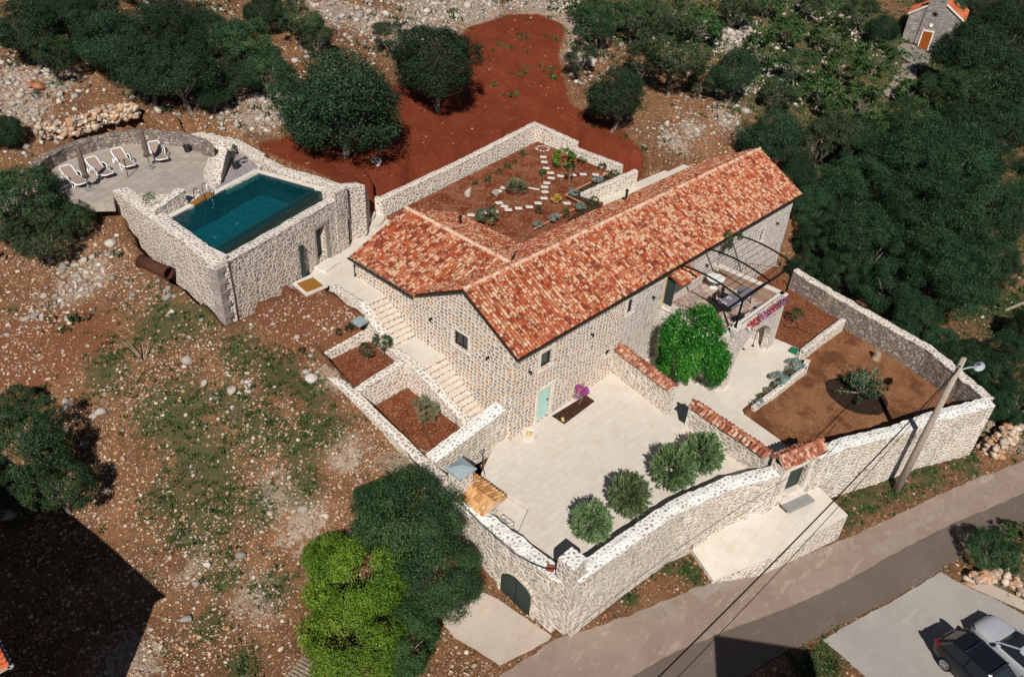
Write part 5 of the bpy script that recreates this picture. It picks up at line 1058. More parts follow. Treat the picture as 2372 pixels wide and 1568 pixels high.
for i, L in enumerate(([(1600, 1366), (1700, 1338), (1740, 1340), (1660, 1372), (1610, 1385)], [(2010, 1275), (2120, 1210), (2170, 1195), (2100, 1245), (2040, 1290)], [(2140, 1195), (2300, 1120), (2330, 1125), (2200, 1190)], [(1480, 1420), (1560, 1395), (1540, 1430), (1490, 1440)])):
    drape('worn_road_edge', L, m_worn, .034+.003*i, .4, rag=.35)
drape('parking_lot', [(1906, 1483), (1990, 1432), (2066, 1393), (2177, 1325), (2232, 1356), (2300, 1385), (2372, 1425), (2560, 1510), (2600, 1900), (2250, 1850), (2060, 1620), (2005, 1568)], m_lot, .042, rag=.06)
drape('lot_kerb', [(2225, 1352), (2262, 1340), (2372, 1392), (2560, 1480), (2560, 1505), (2372, 1418)], m_drive, .09, rag=.02)
drape('driveway', [P('c', *q) for q in ((860, 790), (1040, 915), (1185, 985), (1590, 1262), (1560, 1300), (1195, 1485), (1010, 1365), (860, 1280), (760, 1150), (700, 900))], m_drive, .05, rag=.03)
# ------------------------------------------------------------------ loose stones
def look(m, x, y):
    i = np.clip(np.searchsorted(gx, x)-1, 0, nx-2); j = np.clip(np.searchsorted(gy, y)-1, 0, ny-2); return m[j, i]
KEEP = [LE+RE, [(1906, 1483), (2177, 1325), (2372, 1425), (2560, 1510), (2600, 1900), (2005, 1568)]]
KEEPW = [[GP(*q)[:2] for q in L] for L in KEEP]+[[GP(*P('c', *q))[:2] for q in ((860, 790), (1590, 1262), (1195, 1485), (860, 1280), (700, 900))], [ld_[i][:2] for i in (0, 1, 5, 2, 3, 4)]]
def clear(x, y, m=.1):
    ok = (distpoly_np(x, y, DIG) > m+.35) & (distpoly_np(x, y, POOL) > .5) & (distpoly_np(x, y, DECK) > .5)
    for k in KEEPW: ok &= distpoly_np(x, y, k) > m
    return ok
def scatter(n, box, f):
    x = rng.uniform(box[0], box[1], n); y = rng.uniform(box[2], box[3], n); k = (rng.random(n) < f(x, y)) & clear(x, y); return x[k], y[k]
n2d = lambda x, y, s, o=0: np.array([noise.noise((a*s, b*s, o)) for a, b in zip(x, y)])
def patchy(x, y): return np.clip(.42+n2d(x, y, .35)*1.1+look(pm, x, y)*1.2-look(gm, x, y)*.25-look(red_m, x, y)*2, .03, 1)
x, y = scatter(60000, (-27, 0, -9, 27), patchy); s = rng.lognormal(-3.15, .45, len(x)); s = np.clip(s, .016, .2)
tag(rocks_obj('rubble_stones', np.c_[x, y, Zg(x, y)+s*.12], s, m_rock), 'loose small stones strewn over the rough field left of the house', 'stones', kind='stuff')
def up(x, y): return np.clip(.06+n2d(x, y, .18)*.5+look(pm, x, y)*1.3-look(red_m, x, y)*2, 0, 1)*(look(red_m, x, y) < .2)
x, y = scatter(80000, (-22, 75, 8, 78), up); s = np.clip(rng.lognormal(-2.1, .5, len(x)), .05, .55)
tag(rocks_obj('scree_stones', np.c_[x, y, Zg(x, y)+s*.15], s, m_wrock), 'pale broken limestone scattered over the hillside behind', 'stones', kind='stuff')
x, y = scatter(2200, (22, 50, -20, 12), lambda x, y: np.clip(.25+look(pm, x, y), 0, 1)); s = np.clip(rng.lognormal(-2.5, .4, len(x)), .04, .3)
tag(rocks_obj('slope_stones', np.c_[x, y, Zg(x, y)+s*.15], s, m_wrock), 'stones lying under the chestnut trees right of the house', 'stones', kind='stuff')
x, y = scatter(3000, (-2, 40, 17, 60), lambda x, y: (look(red_m, x, y) > .6)*.22); s = np.clip(rng.lognormal(-3.0, .4, len(x)), .02, .14)
tag(rocks_obj('field_pebbles', np.c_[x, y, Zg(x, y)+s*.1], s, m_rock), 'sparse pale pebbles on the tilled red field', 'pebbles', kind='stuff')
# single boulders that stand out
BO = [(390, 672, .42, 'flat grey boulder below the rusty pipe'), (365, 655, .3, 'grey boulder at the lower end of the rusty pipe'), (700, 1182, .38, 'upright pale boulder in the middle of the rough field'), (455, 1350, .35, 'grey boulder at the edge of the dark house shadow'), (480, 1310, .3, 'pale boulder above the broken stone heap'), (435, 1435, .4, 'large boulder beside the tip of the dark shadow'), (560, 1290, .35, 'white cut stone block on the stone heap'),
      (540, 1310, .3, 'pale stone slab lying in the stone heap'), (600, 1380, .22, 'small square pale stone alone on the brown field'), (550, 1455, .2, 'small triangular pale stone in the lower field'), (98, 205, .8, 'large orange stained boulder left of the sun deck'), (75, 195, .6, 'grey boulder beside the orange stained one'), (1688, 272, .6, 'white boulder above the main roof beside the scrub'), (1560, 280, .45, 'orange boulder on the bare patch above the main roof'),
      (1665, 292, .4, 'pale boulder lower left of the white one above the main roof'), (245, 1140, .25, 'pale stone at the edge of the left tree shadow'), (620, 1155, .22, 'small cut pale stone above the boulder in the rough field'), (370, 1110, .2, 'small pale boulder in the weedy part of the field'), (442, 1080, .16, 'small round white stone among weeds'), (870, 378, .5, 'pale rocks under the edge of the big round oak'), (1500, 1560, .12, '')]
m_orock = plain('orange_rock', '#a06a4a', .9, .2, var=.35, nsc=7)
for i, (px, py, s, lab) in enumerate(BO[:-1]):
    s *= .72; q = GP(px, py); o = rocks_obj('boulder', [(q[0], q[1], float(Zg(q[0], q[1]))+s*.2)], [s], m_orock if 'orange' in lab else m_wrock, iv=IV2, if_=IF2); tag(o, lab, 'boulder')
GPr = lambda r, x, y, h=0: Vector(GP(*P(r, x, y), h))
rockwall('dry_stone_wall', [GPr('l', 130, 330), GPr('l', 500, 260), GPr('l', 850, 130), GPr('l', 1180, 60), GPr('l', 1320, 40)], .95, .9, 520, .2, m_rock, 'tumbled dry stone wall above the curved sun deck')
rockwall('dry_stone_wall', [Vector((22.6, -18.2, -3.0)), Vector((26.5, -18.8, -2.9)), Vector((33, -20.5, -2.9))], 1.1, 1.4, 520, .22, m_rock, 'tumbled pale dry stone wall at the right edge beside the road')
rockwall('dry_stone_wall', [GPr(8, 940, 185), GPr(8, 1050, 200)], 1.0, .8, 160, .28, m_wrock, 'short dry stone wall among the shrubs above the house')
rockwall('dry_stone_wall', [GPr(8, 1070, 140), GPr(8, 1120, 230)], .8, 1.0, 140, .28, m_wrock, 'low tumbled stone wall right of the short one, among shrubs')
rockwall('dry_stone_wall', [Vector(GP(2240, 1350)), Vector(GP(2310, 1330)), Vector(GP(2372, 1375))], .5, .7, 130, .22, m_rock, 'low heap of stones behind the parked cars')
# ------------------------------------------------------------------ foliage
def leafquads(c, nrm_, size, asp=.5):
    n = len(c); t = rng.normal(size=(n, 3)); t -= nrm_*(t*nrm_).sum(1)[:, None]; t /= np.linalg.norm(t, axis=1)[:, None]+1e-9; s = np.cross(nrm_, t)
    L = size[:, None]; bend = nrm_*L*.12
    return np.stack([c-t*L*.5, c+s*L*asp*.5+bend, c+t*L*.5, c-s*L*asp*.5+bend], 1)
def unit(v): return v/(np.linalg.norm(v, axis=-1, keepdims=True)+1e-9)
def crown(name, mat, nleaf=24000, ls=.055, nl=26, lr=(.28, .46), core=(.5, .74), zs=.85, per=22, spread=.045, gap=.0, asp=.5, up=.25, seed=1):
    r_ = np.random.default_rng(seed); u = unit(r_.normal(size=(nl*3, 3))); u = u[u[:, 2] > -.55][:nl]; nl = len(u)
    cen = u*r_.uniform(*core, nl)[:, None]; rad = r_.uniform(*lr, nl)
    nt = nleaf//per; k = r_.choice(nl, nt, p=rad**2/(rad**2).sum()); d = unit(unit(r_.normal(size=(nt, 3)))+u[k]*.75)
    tw = cen[k]+d*(rad[k]*r_.uniform(.55, 1.08, nt)**.7)[:, None]
    keep = np.ones(nt, bool)
    if gap: keep = np.array([noise.noise(Vector(p)*4.2+Vector((seed, 0, 0))) for p in tw]) > -.35+gap
    tw = tw[keep]; d = d[keep]; nt = len(tw); tv = r_.random(nt)
    c = np.repeat(tw, per, 0)+r_.normal(size=(nt*per, 3))*spread; dd = np.repeat(d, per, 0)
    n = unit(dd+r_.normal(size=c.shape)*.75+np.array([0, 0, up])); c[:, 2] *= zs
    sz = ls*r_.uniform(.6, 1.35, len(c)); Q = leafquads(c, n, sz, asp); F = np.arange(len(Q)*4).reshape(-1, 4)
    lt_ = r_.random(nl)[k]
    lt_ = lt_[keep] if gap else lt_
    t = np.clip(np.repeat(tv*.3+lt_*.3, per)+r_.random(len(c))*.45, 0, 1)
    return fast_mesh(name, Q.reshape(-1, 3), F, mat, t)
def trunk_mesh(name, mat, n=5, h=1.0, r=.07, lean=.15, seed=1):
    R_ = random.Random(seed); b = MB(); fork = Vector((R_.uniform(-lean, lean), R_.uniform(-lean, lean), .42*h)); mid = Vector((fork.x*.3, fork.y*.8, .2*h))
    b.tube([(0, 0, -.15), (0, 0, .02), mid, fork], [r*1.5, r*1.15, r*.95, r*.8], 8)
    for i in range(n):
        a = 2*pi*(i+R_.random()*.6)/n; e = Vector((cos(a)*.55, sin(a)*.55, h*(.85+R_.random()*.35))); m_ = fork.lerp(e, .5)+Vector((R_.uniform(-.1, .1), R_.uniform(-.1, .1), -.04)); b.tube([fork-Vector((0, 0, .03)), m_, e], [r*.6, r*.4, r*.12], 6)
        for j in range(2): f = m_+Vector((R_.uniform(-.3, .3), R_.uniform(-.3, .3), R_.uniform(.15, .4))); b.tube([m_, m_.lerp(f, .5)+Vector((.03, .02, 0)), f], [r*.3, r*.2, r*.06], 5)
    return b.build(name, mat).data
def proto_obj(me): 
    return me
def del_objs_of(me_):
    for o in [o for o in bpy.data.objects if o.data == me_]: bpy.data.objects.remove(o)
TRK = [trunk_mesh('trunk', m_bark, seed=s) for s in (1, 2, 3)]; [del_objs_of(t) for t in TRK]
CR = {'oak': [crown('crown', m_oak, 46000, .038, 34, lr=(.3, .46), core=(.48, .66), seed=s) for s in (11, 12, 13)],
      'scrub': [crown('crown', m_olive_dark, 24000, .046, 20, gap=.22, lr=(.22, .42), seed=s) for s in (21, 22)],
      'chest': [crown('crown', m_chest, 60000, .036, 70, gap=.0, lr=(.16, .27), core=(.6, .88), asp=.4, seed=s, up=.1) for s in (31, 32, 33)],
      'light': [crown('crown', m_dkleaf, 30000, .044, 24, gap=.12, seed=s) for s in (41, 42)],
      'bright': [crown('crown', m_bright, 46000, .044, 34, lr=(.22, .38), gap=.05, asp=.42, seed=51)],
      'front': [crown('crown', m_dkleaf, 60000, .033, 40, lr=(.2, .36), gap=.06, seed=61)],
      'lemon': [crown('crown', m_lemon, 30000, .062, 44, lr=(.2, .34), core=(.6, .78), zs=1.0, asp=.45, seed=71)],
      'shrub': [crown('crown', m_olive_dark, 4500, .10, 14, gap=.1, seed=s) for s in (81, 82)],
      'gshrub': [crown('crown', m_weed, 4500, .10, 14, gap=.05, seed=s) for s in (83, 84)],
      'olive': [crown('crown', m_olive, 5000, .085, 16, gap=.12, asp=.3, seed=91)],
      }
def spiky(name, mat, n=9000, ls=.11, seed=5, zs=1.05, inner=.35, tuft=60):
    r_ = np.random.default_rng(seed); u = unit(r_.normal(size=(tuft*8, 3))); u = u[u[:, 2] > -.6]; k = r_.integers(0, len(u), n); R_ = r_.uniform(.78, 1.12, len(u)); t = r_.uniform(inner, 1, n)**.6
    c = u[k]*(R_[k]*t)[:, None]+r_.normal(size=(n, 3))*.035; ax = unit(u[k]+r_.normal(size=(n, 3))*.35+np.array([0, 0, .35])); s = unit(np.cross(ax, r_.normal(size=(n, 3)))); L = (ls*r_.uniform(.6, 1.3, n))[:, None]
    Q = np.stack([c-ax*L*.5, c+s*L*.14, c+ax*L*.5, c-s*L*.14], 1); Q[..., 2] *= zs
    return fast_mesh(name, Q.reshape(-1, 3), np.arange(n*4).reshape(-1, 4), mat, np.clip(r_.random(len(u))[k]*.5+r_.random(n)*.5, 0, 1))
CR['ball'] = [spiky('crown', m_bush, 15000, .17, s) for s in (1, 2)]
TREE_ID = 0
def plant(name, label, cat, base, r, hc, kind, rz=None, sx=1, sy=1, sz=1, trunk=True, group=None, th=None, lean=(0, 0), mat=None):
    global TREE_ID; TREE_ID += 1; R_ = random.Random(TREE_ID*17)
    t = thing(name, label, cat, base, R_.uniform(0, 6.28) if rz is None else rz, group)
    V_ = CR[kind]; me_ = V_[TREE_ID % len(V_)]; c = bpy.data.objects.new('crown', me_); COL.objects.link(c); c.parent = t; c.location = (lean[0], lean[1], hc); c.scale = (r*sx, r*sy, r*sz)
    if mat: c.material_slots[0].link = 'OBJECT'; c.material_slots[0].material = mat
    if trunk:
        k = bpy.data.objects.new('trunk', TRK[TREE_ID % 3]); COL.objects.link(k); k.parent = t; k.scale = (r*.9, r*.9, th or max(hc*1.0, .2)); k.location = (0, 0, 0)
        if lean != (0, 0): k.rotation_euler = (-math.atan2(lean[1], hc)*.8, math.atan2(lean[0], hc)*.8, 0)
    return t
def treeat(cx, cy, rpx, kind, label, k=1.15, name='tree', cat='tree', sz=1, **kw):
    """crown centre and radius as seen; the tree stands on the terrain below, its crown k radii above it"""
    d = ray(cx, cy); t = np.linspace(10, 330, 1600)/np.linalg.norm(d); p = CAM[None]+d[None]*t[:, None]; g = p[:, 2]-terr(p[:, 0], p[:, 1])-k*rpx*t/FPX
    i = int(np.argmax(g < 0)) or len(t)-1; q = p[i]; r = rpx*t[i]/FPX; x, y = float(q[0]), float(q[1])
    return plant(name, label, cat, (x, y, float(Zg(x, y))-.05), r, q[2]-float(Zg(x, y)), kind, sz=sz, **kw)
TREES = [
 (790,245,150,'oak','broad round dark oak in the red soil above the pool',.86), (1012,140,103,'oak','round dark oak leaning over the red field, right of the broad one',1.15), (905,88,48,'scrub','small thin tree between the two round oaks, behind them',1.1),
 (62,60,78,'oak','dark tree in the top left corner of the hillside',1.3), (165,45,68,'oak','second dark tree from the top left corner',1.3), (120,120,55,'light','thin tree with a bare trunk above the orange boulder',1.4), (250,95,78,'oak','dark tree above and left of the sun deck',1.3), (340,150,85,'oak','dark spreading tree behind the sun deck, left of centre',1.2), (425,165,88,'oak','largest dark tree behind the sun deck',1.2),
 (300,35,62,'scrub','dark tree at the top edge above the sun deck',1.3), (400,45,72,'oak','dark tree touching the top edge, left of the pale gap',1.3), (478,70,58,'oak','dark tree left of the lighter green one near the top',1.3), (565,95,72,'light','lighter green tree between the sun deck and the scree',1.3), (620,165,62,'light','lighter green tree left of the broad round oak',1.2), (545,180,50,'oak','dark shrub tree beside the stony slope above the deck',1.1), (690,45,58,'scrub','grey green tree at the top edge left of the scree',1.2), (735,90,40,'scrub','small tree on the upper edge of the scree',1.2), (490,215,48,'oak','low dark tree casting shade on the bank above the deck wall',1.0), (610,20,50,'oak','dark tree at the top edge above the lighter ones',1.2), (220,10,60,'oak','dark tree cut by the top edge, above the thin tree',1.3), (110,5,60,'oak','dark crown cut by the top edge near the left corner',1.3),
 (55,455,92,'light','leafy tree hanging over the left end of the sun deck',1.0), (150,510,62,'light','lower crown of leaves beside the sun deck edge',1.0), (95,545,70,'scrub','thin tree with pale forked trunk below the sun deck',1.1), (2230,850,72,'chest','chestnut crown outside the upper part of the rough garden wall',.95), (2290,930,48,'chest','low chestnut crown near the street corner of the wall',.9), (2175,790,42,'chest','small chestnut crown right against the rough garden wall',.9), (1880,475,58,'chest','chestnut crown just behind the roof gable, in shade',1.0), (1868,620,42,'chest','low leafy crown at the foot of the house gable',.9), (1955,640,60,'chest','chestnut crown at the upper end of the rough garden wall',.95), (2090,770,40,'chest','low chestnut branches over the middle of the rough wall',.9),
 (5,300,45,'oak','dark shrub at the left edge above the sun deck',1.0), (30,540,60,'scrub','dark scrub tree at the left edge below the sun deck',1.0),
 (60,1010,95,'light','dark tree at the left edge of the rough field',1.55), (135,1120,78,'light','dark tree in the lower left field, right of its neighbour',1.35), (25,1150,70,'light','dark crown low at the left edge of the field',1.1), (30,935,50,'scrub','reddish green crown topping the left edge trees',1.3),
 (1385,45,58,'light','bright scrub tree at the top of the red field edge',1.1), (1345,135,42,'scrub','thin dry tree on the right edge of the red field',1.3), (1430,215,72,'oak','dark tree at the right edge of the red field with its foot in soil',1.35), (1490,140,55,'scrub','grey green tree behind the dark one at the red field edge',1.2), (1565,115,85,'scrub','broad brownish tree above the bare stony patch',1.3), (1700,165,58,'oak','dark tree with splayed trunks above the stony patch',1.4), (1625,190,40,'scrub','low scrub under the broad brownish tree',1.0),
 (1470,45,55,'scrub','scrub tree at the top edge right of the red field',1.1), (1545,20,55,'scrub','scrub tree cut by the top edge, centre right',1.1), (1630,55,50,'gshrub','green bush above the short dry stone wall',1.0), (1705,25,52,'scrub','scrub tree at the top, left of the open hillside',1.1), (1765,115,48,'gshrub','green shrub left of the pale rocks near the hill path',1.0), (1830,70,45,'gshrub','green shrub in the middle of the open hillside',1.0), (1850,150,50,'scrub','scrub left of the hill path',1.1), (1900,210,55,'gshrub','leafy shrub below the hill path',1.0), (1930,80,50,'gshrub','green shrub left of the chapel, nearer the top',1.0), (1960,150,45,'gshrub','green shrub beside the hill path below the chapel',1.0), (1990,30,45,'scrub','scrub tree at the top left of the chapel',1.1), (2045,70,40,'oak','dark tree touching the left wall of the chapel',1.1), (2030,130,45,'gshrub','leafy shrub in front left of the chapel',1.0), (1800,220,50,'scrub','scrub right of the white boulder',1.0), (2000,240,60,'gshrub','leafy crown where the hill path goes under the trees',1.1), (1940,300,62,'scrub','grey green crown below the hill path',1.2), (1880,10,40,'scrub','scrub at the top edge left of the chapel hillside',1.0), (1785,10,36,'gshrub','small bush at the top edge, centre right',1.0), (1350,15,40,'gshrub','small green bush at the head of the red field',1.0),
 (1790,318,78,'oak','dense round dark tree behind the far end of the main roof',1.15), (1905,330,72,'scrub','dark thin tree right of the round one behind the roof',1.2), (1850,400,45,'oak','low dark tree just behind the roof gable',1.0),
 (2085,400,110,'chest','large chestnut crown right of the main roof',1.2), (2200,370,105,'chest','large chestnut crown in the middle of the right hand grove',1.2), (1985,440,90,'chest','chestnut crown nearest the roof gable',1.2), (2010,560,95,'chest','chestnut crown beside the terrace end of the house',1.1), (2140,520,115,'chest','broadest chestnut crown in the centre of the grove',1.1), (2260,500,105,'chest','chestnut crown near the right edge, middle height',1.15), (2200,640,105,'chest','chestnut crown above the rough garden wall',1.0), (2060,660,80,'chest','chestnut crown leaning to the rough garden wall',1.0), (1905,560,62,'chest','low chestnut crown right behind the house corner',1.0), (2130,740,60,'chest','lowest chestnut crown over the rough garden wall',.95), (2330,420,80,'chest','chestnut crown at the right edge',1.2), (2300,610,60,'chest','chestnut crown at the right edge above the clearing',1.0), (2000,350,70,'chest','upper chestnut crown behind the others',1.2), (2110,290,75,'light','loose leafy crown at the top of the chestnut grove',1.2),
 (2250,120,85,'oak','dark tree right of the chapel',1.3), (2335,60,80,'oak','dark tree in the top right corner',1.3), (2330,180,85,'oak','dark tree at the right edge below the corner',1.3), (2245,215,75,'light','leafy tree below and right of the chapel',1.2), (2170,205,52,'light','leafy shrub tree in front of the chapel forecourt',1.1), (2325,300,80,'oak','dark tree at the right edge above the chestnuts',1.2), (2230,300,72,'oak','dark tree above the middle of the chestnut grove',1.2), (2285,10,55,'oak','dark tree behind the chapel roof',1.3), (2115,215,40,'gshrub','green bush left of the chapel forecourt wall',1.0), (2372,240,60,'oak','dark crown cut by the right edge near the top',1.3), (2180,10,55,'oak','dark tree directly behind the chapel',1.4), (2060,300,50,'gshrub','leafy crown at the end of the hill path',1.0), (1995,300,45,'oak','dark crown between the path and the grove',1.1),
 (2335,830,68,'chest','tree at the right edge above the street corner of the wall',1.0), (2350,930,60,'chest','dark tree over the tumbled wall at the right edge',1.0), (2380,760,50,'oak','dark tree cut by the right edge in the clearing',1.0),
 (2300,1275,58,'light','green roadside bush behind the parked cars',.75), (2355,1235,40,'gshrub','smaller roadside bush at the right edge',.8),
]
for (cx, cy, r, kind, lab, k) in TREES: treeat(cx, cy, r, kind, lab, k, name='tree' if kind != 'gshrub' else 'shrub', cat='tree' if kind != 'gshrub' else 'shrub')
# foreground trees between the field and the driveway
treeat(950,1210,140,'front','tall dark leafy tree over the driveway wall',1.25,sz=1.05); treeat(1010,1335,112,'front','dark leafy tree beside the arched garage door',1.0); treeat(870,1165,62,'front','small dark crown at the upper left of the tall dark tree',1.0)
treeat(830,1340,118,'bright','bright yellow green tree at the bottom of the picture',1.25); treeat(815,1480,118,'bright','lower yellow green tree cut by the bottom edge',1.1); treeat(935,1480,95,'bright','yellow green crown nearest the driveway',1.0, mat=m_weed); treeat(760,1290,62,'bright','small yellow green crown at the left of the bright tree',1.1)
# courtyard shrubs along the front wall
for (px, py, r, lab) in ((1372,1208,58,'round olive shrub nearest the corner pillar'), (1458,1145,60,'second round olive shrub from the corner pillar'), (1560,1082,64,'third round olive shrub from the corner pillar'), (1628,1050,58,'round olive shrub nearest the green gate')):
    x, y, z = U(px, py, 1.15); rr = r*Vector((x-CAM[0], y-CAM[1], z-CAM[2])).length/FPX*.80; plant('olive_shrub', lab, 'shrub', (x, y, 0), rr, 1.15, 'ball', trunk=True, group='round olive shrubs along the front wall')
sheet('shrub_bed_soil', [(-3.7, -8.35, .012), (7.2, -10.75, .012), (7.5, -10.0, .012), (4.0, -9.2, .012), (1.5, -8.5, .012), (-3.5, -7.9, .012)], m_mulch, thick=.05)
x, y, z = U(1606, 812, 1.75); plant('lemon_tree', 'dense glossy green citrus tree beside the raised terrace', 'tree', (x, y, -.8), 2.2, 2.5, 'lemon', rz=0, sz=1.42, sx=.95, sy=1.0)
# ------------------------------------------------------------------ weeds and grass
def tufts(name, x, y, z, h, mat, n=14, spread=.16, wide=.22, tvb=None):
    k = len(x); c = np.repeat(np.c_[x, y, z], n, 0); hh = np.repeat(h, n)*rng.uniform(.5, 1.2, k*n); c[:, :2] += rng.normal(size=(k*n, 2))*(np.repeat(h, n)*spread*4)[:, None]
    ax = unit(np.c_[rng.normal(size=(k*n, 2))*.55, np.ones(k*n)]); s = unit(np.cross(ax, rng.normal(size=(k*n, 3)))); L = hh[:, None]
    Q = np.stack([c-ax*L*.1, c+ax*L*.5+s*L*wide, c+ax*L, c+ax*L*.5-s*L*wide], 1)
    me_ = fast_mesh(name, Q.reshape(-1, 3), np.arange(k*n*4).reshape(-1, 4), mat, np.clip(np.repeat(rng.random(k), n)*.5+rng.random(k*n)*.5, 0, 1)); o = bpy.data.objects.new(name, me_); COL.objects.link(o); return o
gfun = lambda x, y: (look(red_m, x, y) < .15)*np.clip(look(gm, x, y)*1.1+n2d(x, y, .9, 3)*.9-.25-look(red_m, x, y)*3, 0, 1)
x, y = scatter(30000, (-27, 4, -20, 27), gfun); h = rng.uniform(.06, .2, len(x)); tag(tufts('weeds', x, y, Zg(x, y), h, m_weed), 'green weeds growing in patches over the rough stony field', 'weeds', kind='stuff')
dfun = lambda x, y: (look(red_m, x, y) < .15)*np.clip(.30+n2d(x, y, .5, 9)*1.0-look(red_m, x, y)*3, 0, 1)
x, y = scatter(24000, (-27, 6, -12, 27), dfun); h = rng.uniform(.05, .15, len(x)); tag(tufts('dry_grass', x, y, Zg(x, y), h, m_dry_grass, 9, wide=.1), 'dry brown grass between the stones of the field', 'dry grass', kind='stuff')
x, y = scatter(16000, (-15, 90, 18, 80), lambda x, y: (look(red_m, x, y) < .15)*np.clip(look(gm, x, y)*.8+.12+n2d(x, y, .3, 4)*.8-look(red_m, x, y)*3, 0, 1)); h = rng.uniform(.12, .45, len(x)); tag(tufts('hillside_undergrowth', x, y, Zg(x, y), h, m_olive_dark, 12), 'low green undergrowth covering the upper hillside', 'undergrowth', kind='stuff')
x, y = scatter(14000, (22, 110, -22, 40), lambda x, y: np.clip(look(gm, x, y)*.9+.1+n2d(x, y, .4, 4)*.8, 0, 1)); h = rng.uniform(.12, .4, len(x)); tag(tufts('slope_undergrowth', x, y, Zg(x, y), h, m_weed, 12), 'green ground cover on the slope right of the walls', 'ground cover', kind='stuff')
x, y = scatter(12000, (-8, 40, -26, -8), lambda x, y: np.clip(look(gm, x, y)*1.2+n2d(x, y, 1.2, 2)*.9-.1, 0, 1)); h = rng.uniform(.05, .2, len(x)); tag(tufts('verge_grass', x, y, Zg(x, y), h, m_weed, 12), 'green grass verge between the street and the front wall', 'grass', kind='stuff')
x, y = scatter(7000, (-8, 34, -26, -8), lambda x, y: np.clip(.4+n2d(x, y, .8, 6)*1.0, 0, 1)); h = rng.uniform(.04, .13, len(x)); tag(tufts('dry_verge', x, y, Zg(x, y), h, m_dry_grass, 9, wide=.12), 'dry straw coloured grass along the street edge', 'dry grass', kind='stuff')
# ------------------------------------------------------------------ oven hut with chimney, in the court's west strip
ov = thing('garden_oven', 'small stone oven hut with ochre tile roof and a chimney with grey sheet cap', 'oven', (0, 0, 0))
b = MB(); b.box((-4.62, -2.35, .05), (1.15, 1.7, 1.9)); b.build('body', m_garden_wall, ov)
b = MB(); b.box((-4.95, -1.52, .8), (.82, .82, 3.3)); b.build('chimney', m_garden_wall, ov)
b = MB(); cz_ = 2.42; V = [(-5.5, -1.05, cz_), (-4.42, -.98, cz_), (-4.42, -2.04, cz_), (-5.5, -2.06, cz_)]; b.add(V+[(-4.96, -1.53, cz_+.22)]+[(v[0], v[1], cz_-.07) for v in V], [(0, 1, 4), (1, 2, 4), (2, 3, 4), (3, 0, 4), (0, 5, 6, 1), (1, 6, 7, 2), (2, 7, 8, 3), (3, 8, 5, 0), (5, 8, 7, 6)]); b.build('chimney_cap', m_pewter, ov)
b = MB(); b.uv = []; tilefield(b, (-5.3, -3.45, .93), (0, 1, 0), (.62, 0, .42), 2.1, .75, w=.2, ex=.4, hgt=.09); tilefield(b, (-3.78, -3.45, 1.0), (0, 1, 0), (-.85, 0, .36), 2.35, .92, w=.2, ex=.4, hgt=.09)
ridgetiles(b, (-4.66, -3.5, 1.42), (-4.66, -1.95, 1.42), .1, .4); b.build('roof', m_tile_yellow, ov)
b = MB(); b.add([(-5.3, -3.42, .9), (-3.8, -3.42, .96), (-4.66, -3.42, 1.36)], [(0, 1, 2)]); quad(b, (-5.3, -3.42, .9), (-5.3, -1.4, .9), (-4.66, -1.4, 1.34), (-4.66, -3.42, 1.34)); quad(b, (-3.8, -3.42, .96), (-3.8, -1.2, .96), (-4.66, -1.4, 1.34), (-4.66, -3.42, 1.34)); b.build('roof_mortar', m_mort, ov)
t = thing('stone_basin', 'small low stone basin beside the tiled oven hut', 'basin', (-4.35, -3.85, -.9)); b = MB(); b.box((0, 0, .5), (.75, .75, 1.0)); b.build('body', m_garden_wall, t); MB().box((-.04, .04, 1.0), (.5, .5, .03)).build('top', m_slate, t)
# stone trough at the house corner
q = S(3, 1690, 1050, 0); t = thing('stone_trough', 'octagonal stone trough with yellow stones at the foot of the house corner', 'trough', q, .6)
b = MB(); b.lathe((0, 0, 0), [(.42, 0), (.46, .3), (.34, .3), (.30, .14), (.01, .14)], 8); b.build('basin', m_coping_slab, t); b = MB(); b.lathe((0, 0, .14), [(.14, 0), (.12, .12), (.02, .16)], 14); b.build('yellow_stone', m_cream, t); 
o = rocks_obj('pebbles', [(.1*i-.15, .12*((i % 3)-1), .17) for i in range(4)], [.07]*4, m_orock, iv=IV2, if_=IF2); o.parent = t
MB().tube([(-.05, .12, .2), (-.02, .1, .42)], .03, 8).build('bottle', m_cream, t)
# small soil bed with bougainvillea
sheet('flower_bed_soil', [S(3, *q, .012) for q in ((1848, 910), (1935, 967), (2145, 808), (2085, 765))], m_dsoil, thick=.05)
def shrubat(px, py, z, r, kind, name, label, hc=.9, cat='shrub', mat=None, trunk=True, **kw): 
    q = U(px, py, z); return plant(name, label, cat, q, r, hc*r if hc > 0 else -hc, kind, mat=mat, trunk=trunk, **kw)
x, y, z = S(3, 2040, 830, 0); t = plant('bougainvillea', 'magenta bougainvillea on a bare stem in the small soil bed', 'shrub', (x, y, 0), .42, .95, 'shrub', sz=1.25, mat=m_boug, th=.9)
b = MB(); b.box(S(3, 1925, 935, .03), (.3, .16, .03), rz=.9); tag(b.build('stone_slab', m_cream), 'pale yellow flat stone lying in the small soil bed', 'stone')
